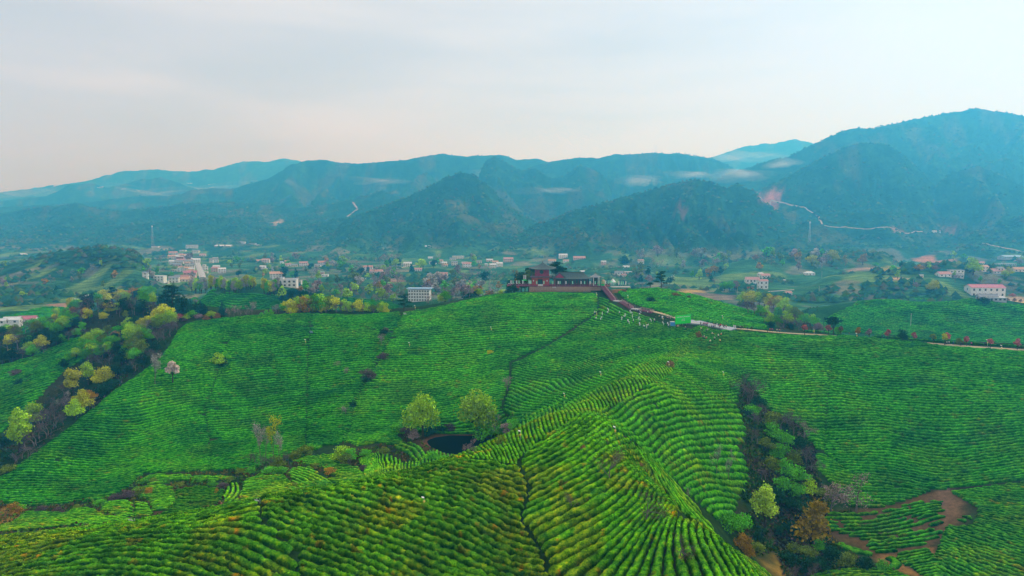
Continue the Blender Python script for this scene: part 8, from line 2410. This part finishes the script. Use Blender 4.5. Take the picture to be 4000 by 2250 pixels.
for x, y, c_, kd, lb in [(342, 1005, 'dark', 'walk', 'dark walker under the umbrella pine'), (402, 1007, 'blue', 'stand', 'person in blue under the umbrella pine'), (515, 1020, 'white', 'stand', 'person in white right of the umbrella pine'), (532, 1020, 'orange', 'stand', 'person in orange right of the umbrella pine'), (620, 1024, 'dark', 'stand', 'dark figure on the ridge left of the orange tree'), (803, 1040, 'dark', 'stand', 'dark figure with something white by the pink tree'), (990, 1060, 'navy', 'walk', 'navy figure left of the red brown tree'), (1075, 1062, 'dark', 'stand', 'dark figure right of the red brown tree'),
                         (1698, 1145, 'dark', 'walk', 'dark walker leading the group on the grey path'), (1712, 1142, 'white', 'walk', 'walker in white in the group on the grey path'), (1735, 1140, 'white', 'stand', 'second walker in white on the grey path'), (1785, 1145, 'navy', 'walk', 'walker in navy on the grey path'), (1865, 1158, 'dark', 'walk', 'dark walker carrying a bag on the grey path'), (1888, 1150, 'navy', 'stand', 'navy figure beside the red tree'), (1902, 1150, 'dark', 'stand', 'dark figure beside the red tree'), (1985, 1152, 'magenta', 'walk', 'person in magenta behind the red tree'), (2140, 1155, 'navy', 'walk', 'crouching navy figure on the grey path'),
                         (2500, 1185, 'dark', 'stand', 'first dark figure at the right edge of the path'), (2520, 1187, 'grey', 'stand', 'grey figure at the right edge of the path'), (2545, 1188, 'dark', 'walk', 'second dark figure at the right edge of the path'), (2565, 1190, 'navy', 'stand', 'navy figure at the right edge of the path')]:
    u, v = Z8(x, y)
    person_px(u, v + 2, kd, c_, 'dark', lb, 'walkers on the ridge path', lift=0.4)
for k, (px, c_) in enumerate([(185, 'white'), (215, 'white'), (282, 'white'), (340, 'white'), (360, 'dark'), (430, 'cream'), (445, 'navy'), (500, 'grey'), (520, 'pink'), (590, 'navy'), (620, 'dark'), (650, 'navy'), (680, 'grey'), (720, 'teal'), (745, 'grey'), (1290, 'dark'), (1820, 'grey'), (2020, 'grey'), (2110, 'cream'), (2180, 'dark')]):
    x, y, z = world(zx(px), 1.3 + (k % 4) * 0.7, 0.0)
    person(x, y, z, 'stand', c_, 'dark', '%s clad visitor %s' % (c_, 'on the left terrace of the pavilion' if px < 800 else 'in front of the long hall'), 'visitors at the pavilion')
for k, (px, c_) in enumerate([(250, 'pink'), (300, 'dark'), (350, 'cream'), (355, 'red'), (400, 'navy'), (640, 'dark'), (660, 'teal'), (680, 'navy'), (725, 'magenta'), (750, 'dark')]):
    x, y, z = world(kx(px), 0.8 + (k % 3) * 0.8, 0.0)
    person(x, y, z, 'stand', c_, 'dark', '%s clad visitor %s' % (c_, 'in front of the kiosk' if px < 500 else 'at the stair head'), 'visitors at the pavilion')

# ------------------------------------------------------------------ haze: one closed box of thin air
hv = np.array([(x, y, z) for z in (-115, 640) for y in (-200, 6600) for x in (-6800, 6800)], float)
hf = np.array([(0, 2, 3, 1), (4, 5, 7, 6), (0, 1, 5, 4), (2, 6, 7, 3), (0, 4, 6, 2), (1, 3, 7, 5)])
hm = bpy.data.materials.new('haze')
hm.use_nodes = True
ht = hm.node_tree
for n in list(ht.nodes):
    ht.nodes.remove(n)
ho = ht.nodes.new('ShaderNodeOutputMaterial')
pv = ht.nodes.new('ShaderNodeVolumePrincipled')
pv.inputs['Color'].default_value = (*HAZE_COL, 1)
pv.inputs['Absorption Color'].default_value = (1, 1, 1, 1)
pv.inputs['Density'].default_value = HAZE_DENS
pv.inputs['Anisotropy'].default_value = HAZE_G
ht.links.new(pv.outputs[0], ho.inputs['Volume'])
haze = link('haze', mesh_np('haze', hv, hf, [hm], smooth=False))
haze['kind'] = 'stuff'

# ------------------------------------------------------------------ mist patches lying against the mountains
def mist(u, v, y, wpx, hpx, dens, name='mist'):
    x, yy_, z = [float(q) for q in unproj(u, v, y)]
    k = y / F
    r = np.random.default_rng(int(u + v))
    V, Fm = [], []
    n1_, n2_ = 20, 9
    for a in range(n2_ + 1):
        th = math.pi * a / n2_
        for b in range(n1_):
            ph = 2 * math.pi * b / n1_
            q = 1 + 0.25 * math.sin(3 * ph + u) * math.sin(th) + 0.12 * r.normal() * math.sin(th)
            V.append((x + wpx * k / 2 * math.sin(th) * math.cos(ph) * q, yy_ + 60 * math.sin(th) * math.sin(ph) * q, z + hpx * k / 2 * math.cos(th) * q + (wpx * k * 0.06) * math.sin(2 * ph) * math.sin(th)))
    for a in range(n2_):
        for b in range(n1_):
            Fm.append((a * n1_ + b, (a + 1) * n1_ + b, (a + 1) * n1_ + (b + 1) % n1_, a * n1_ + (b + 1) % n1_))
    return np.array(V), np.array(Fm)


mm = bpy.data.materials.new('mist')
mm.use_nodes = True
mt_ = mm.node_tree
for n in list(mt_.nodes):
    mt_.nodes.remove(n)
mo = mt_.nodes.new('ShaderNodeOutputMaterial')
mv = mt_.nodes.new('ShaderNodeVolumePrincipled')
mv.inputs['Color'].default_value = (0.97, 0.97, 1, 1)
mv.inputs['Density'].default_value = 0.0018
mv.inputs['Anisotropy'].default_value = 0.4
mt_.links.new(mv.outputs[0], mo.inputs['Volume'])
mr = random.Random(9)
for u, v, y, w, hh in [(130, 752, 4700, 240, 20), (720, 742, 4600, 320, 20), (600, 752, 3900, 200, 14), (1505, 708, 3300, 110, 16), (1990, 680, 3100, 140, 20), (2170, 745, 2600, 110, 16), (2530, 712, 2900, 90, 34), (2700, 684, 2900, 100, 22), (2910, 612, 4500, 200, 26), (2900, 676, 2450, 120, 44), (3050, 640, 2300, 70, 28)]:
    for q in range(4):
        sc = (1.35, 0.95, 0.7, 0.5)[q]
        w_ = w * 1.5
        Vm, Fm = mist(u + mr.uniform(-0.3, 0.3) * w_, v + mr.uniform(-0.3, 0.3) * hh, y + q * 7, w_ * sc, 0.8 * hh * (1.2 if q == 0 else sc), 1)
        o = link('mist_patch', mesh_np('mist_patch', Vm, Fm, [mm], smooth=True))
        tag(o, 'white mist patch against the mountain slopes', None, kind='stuff')
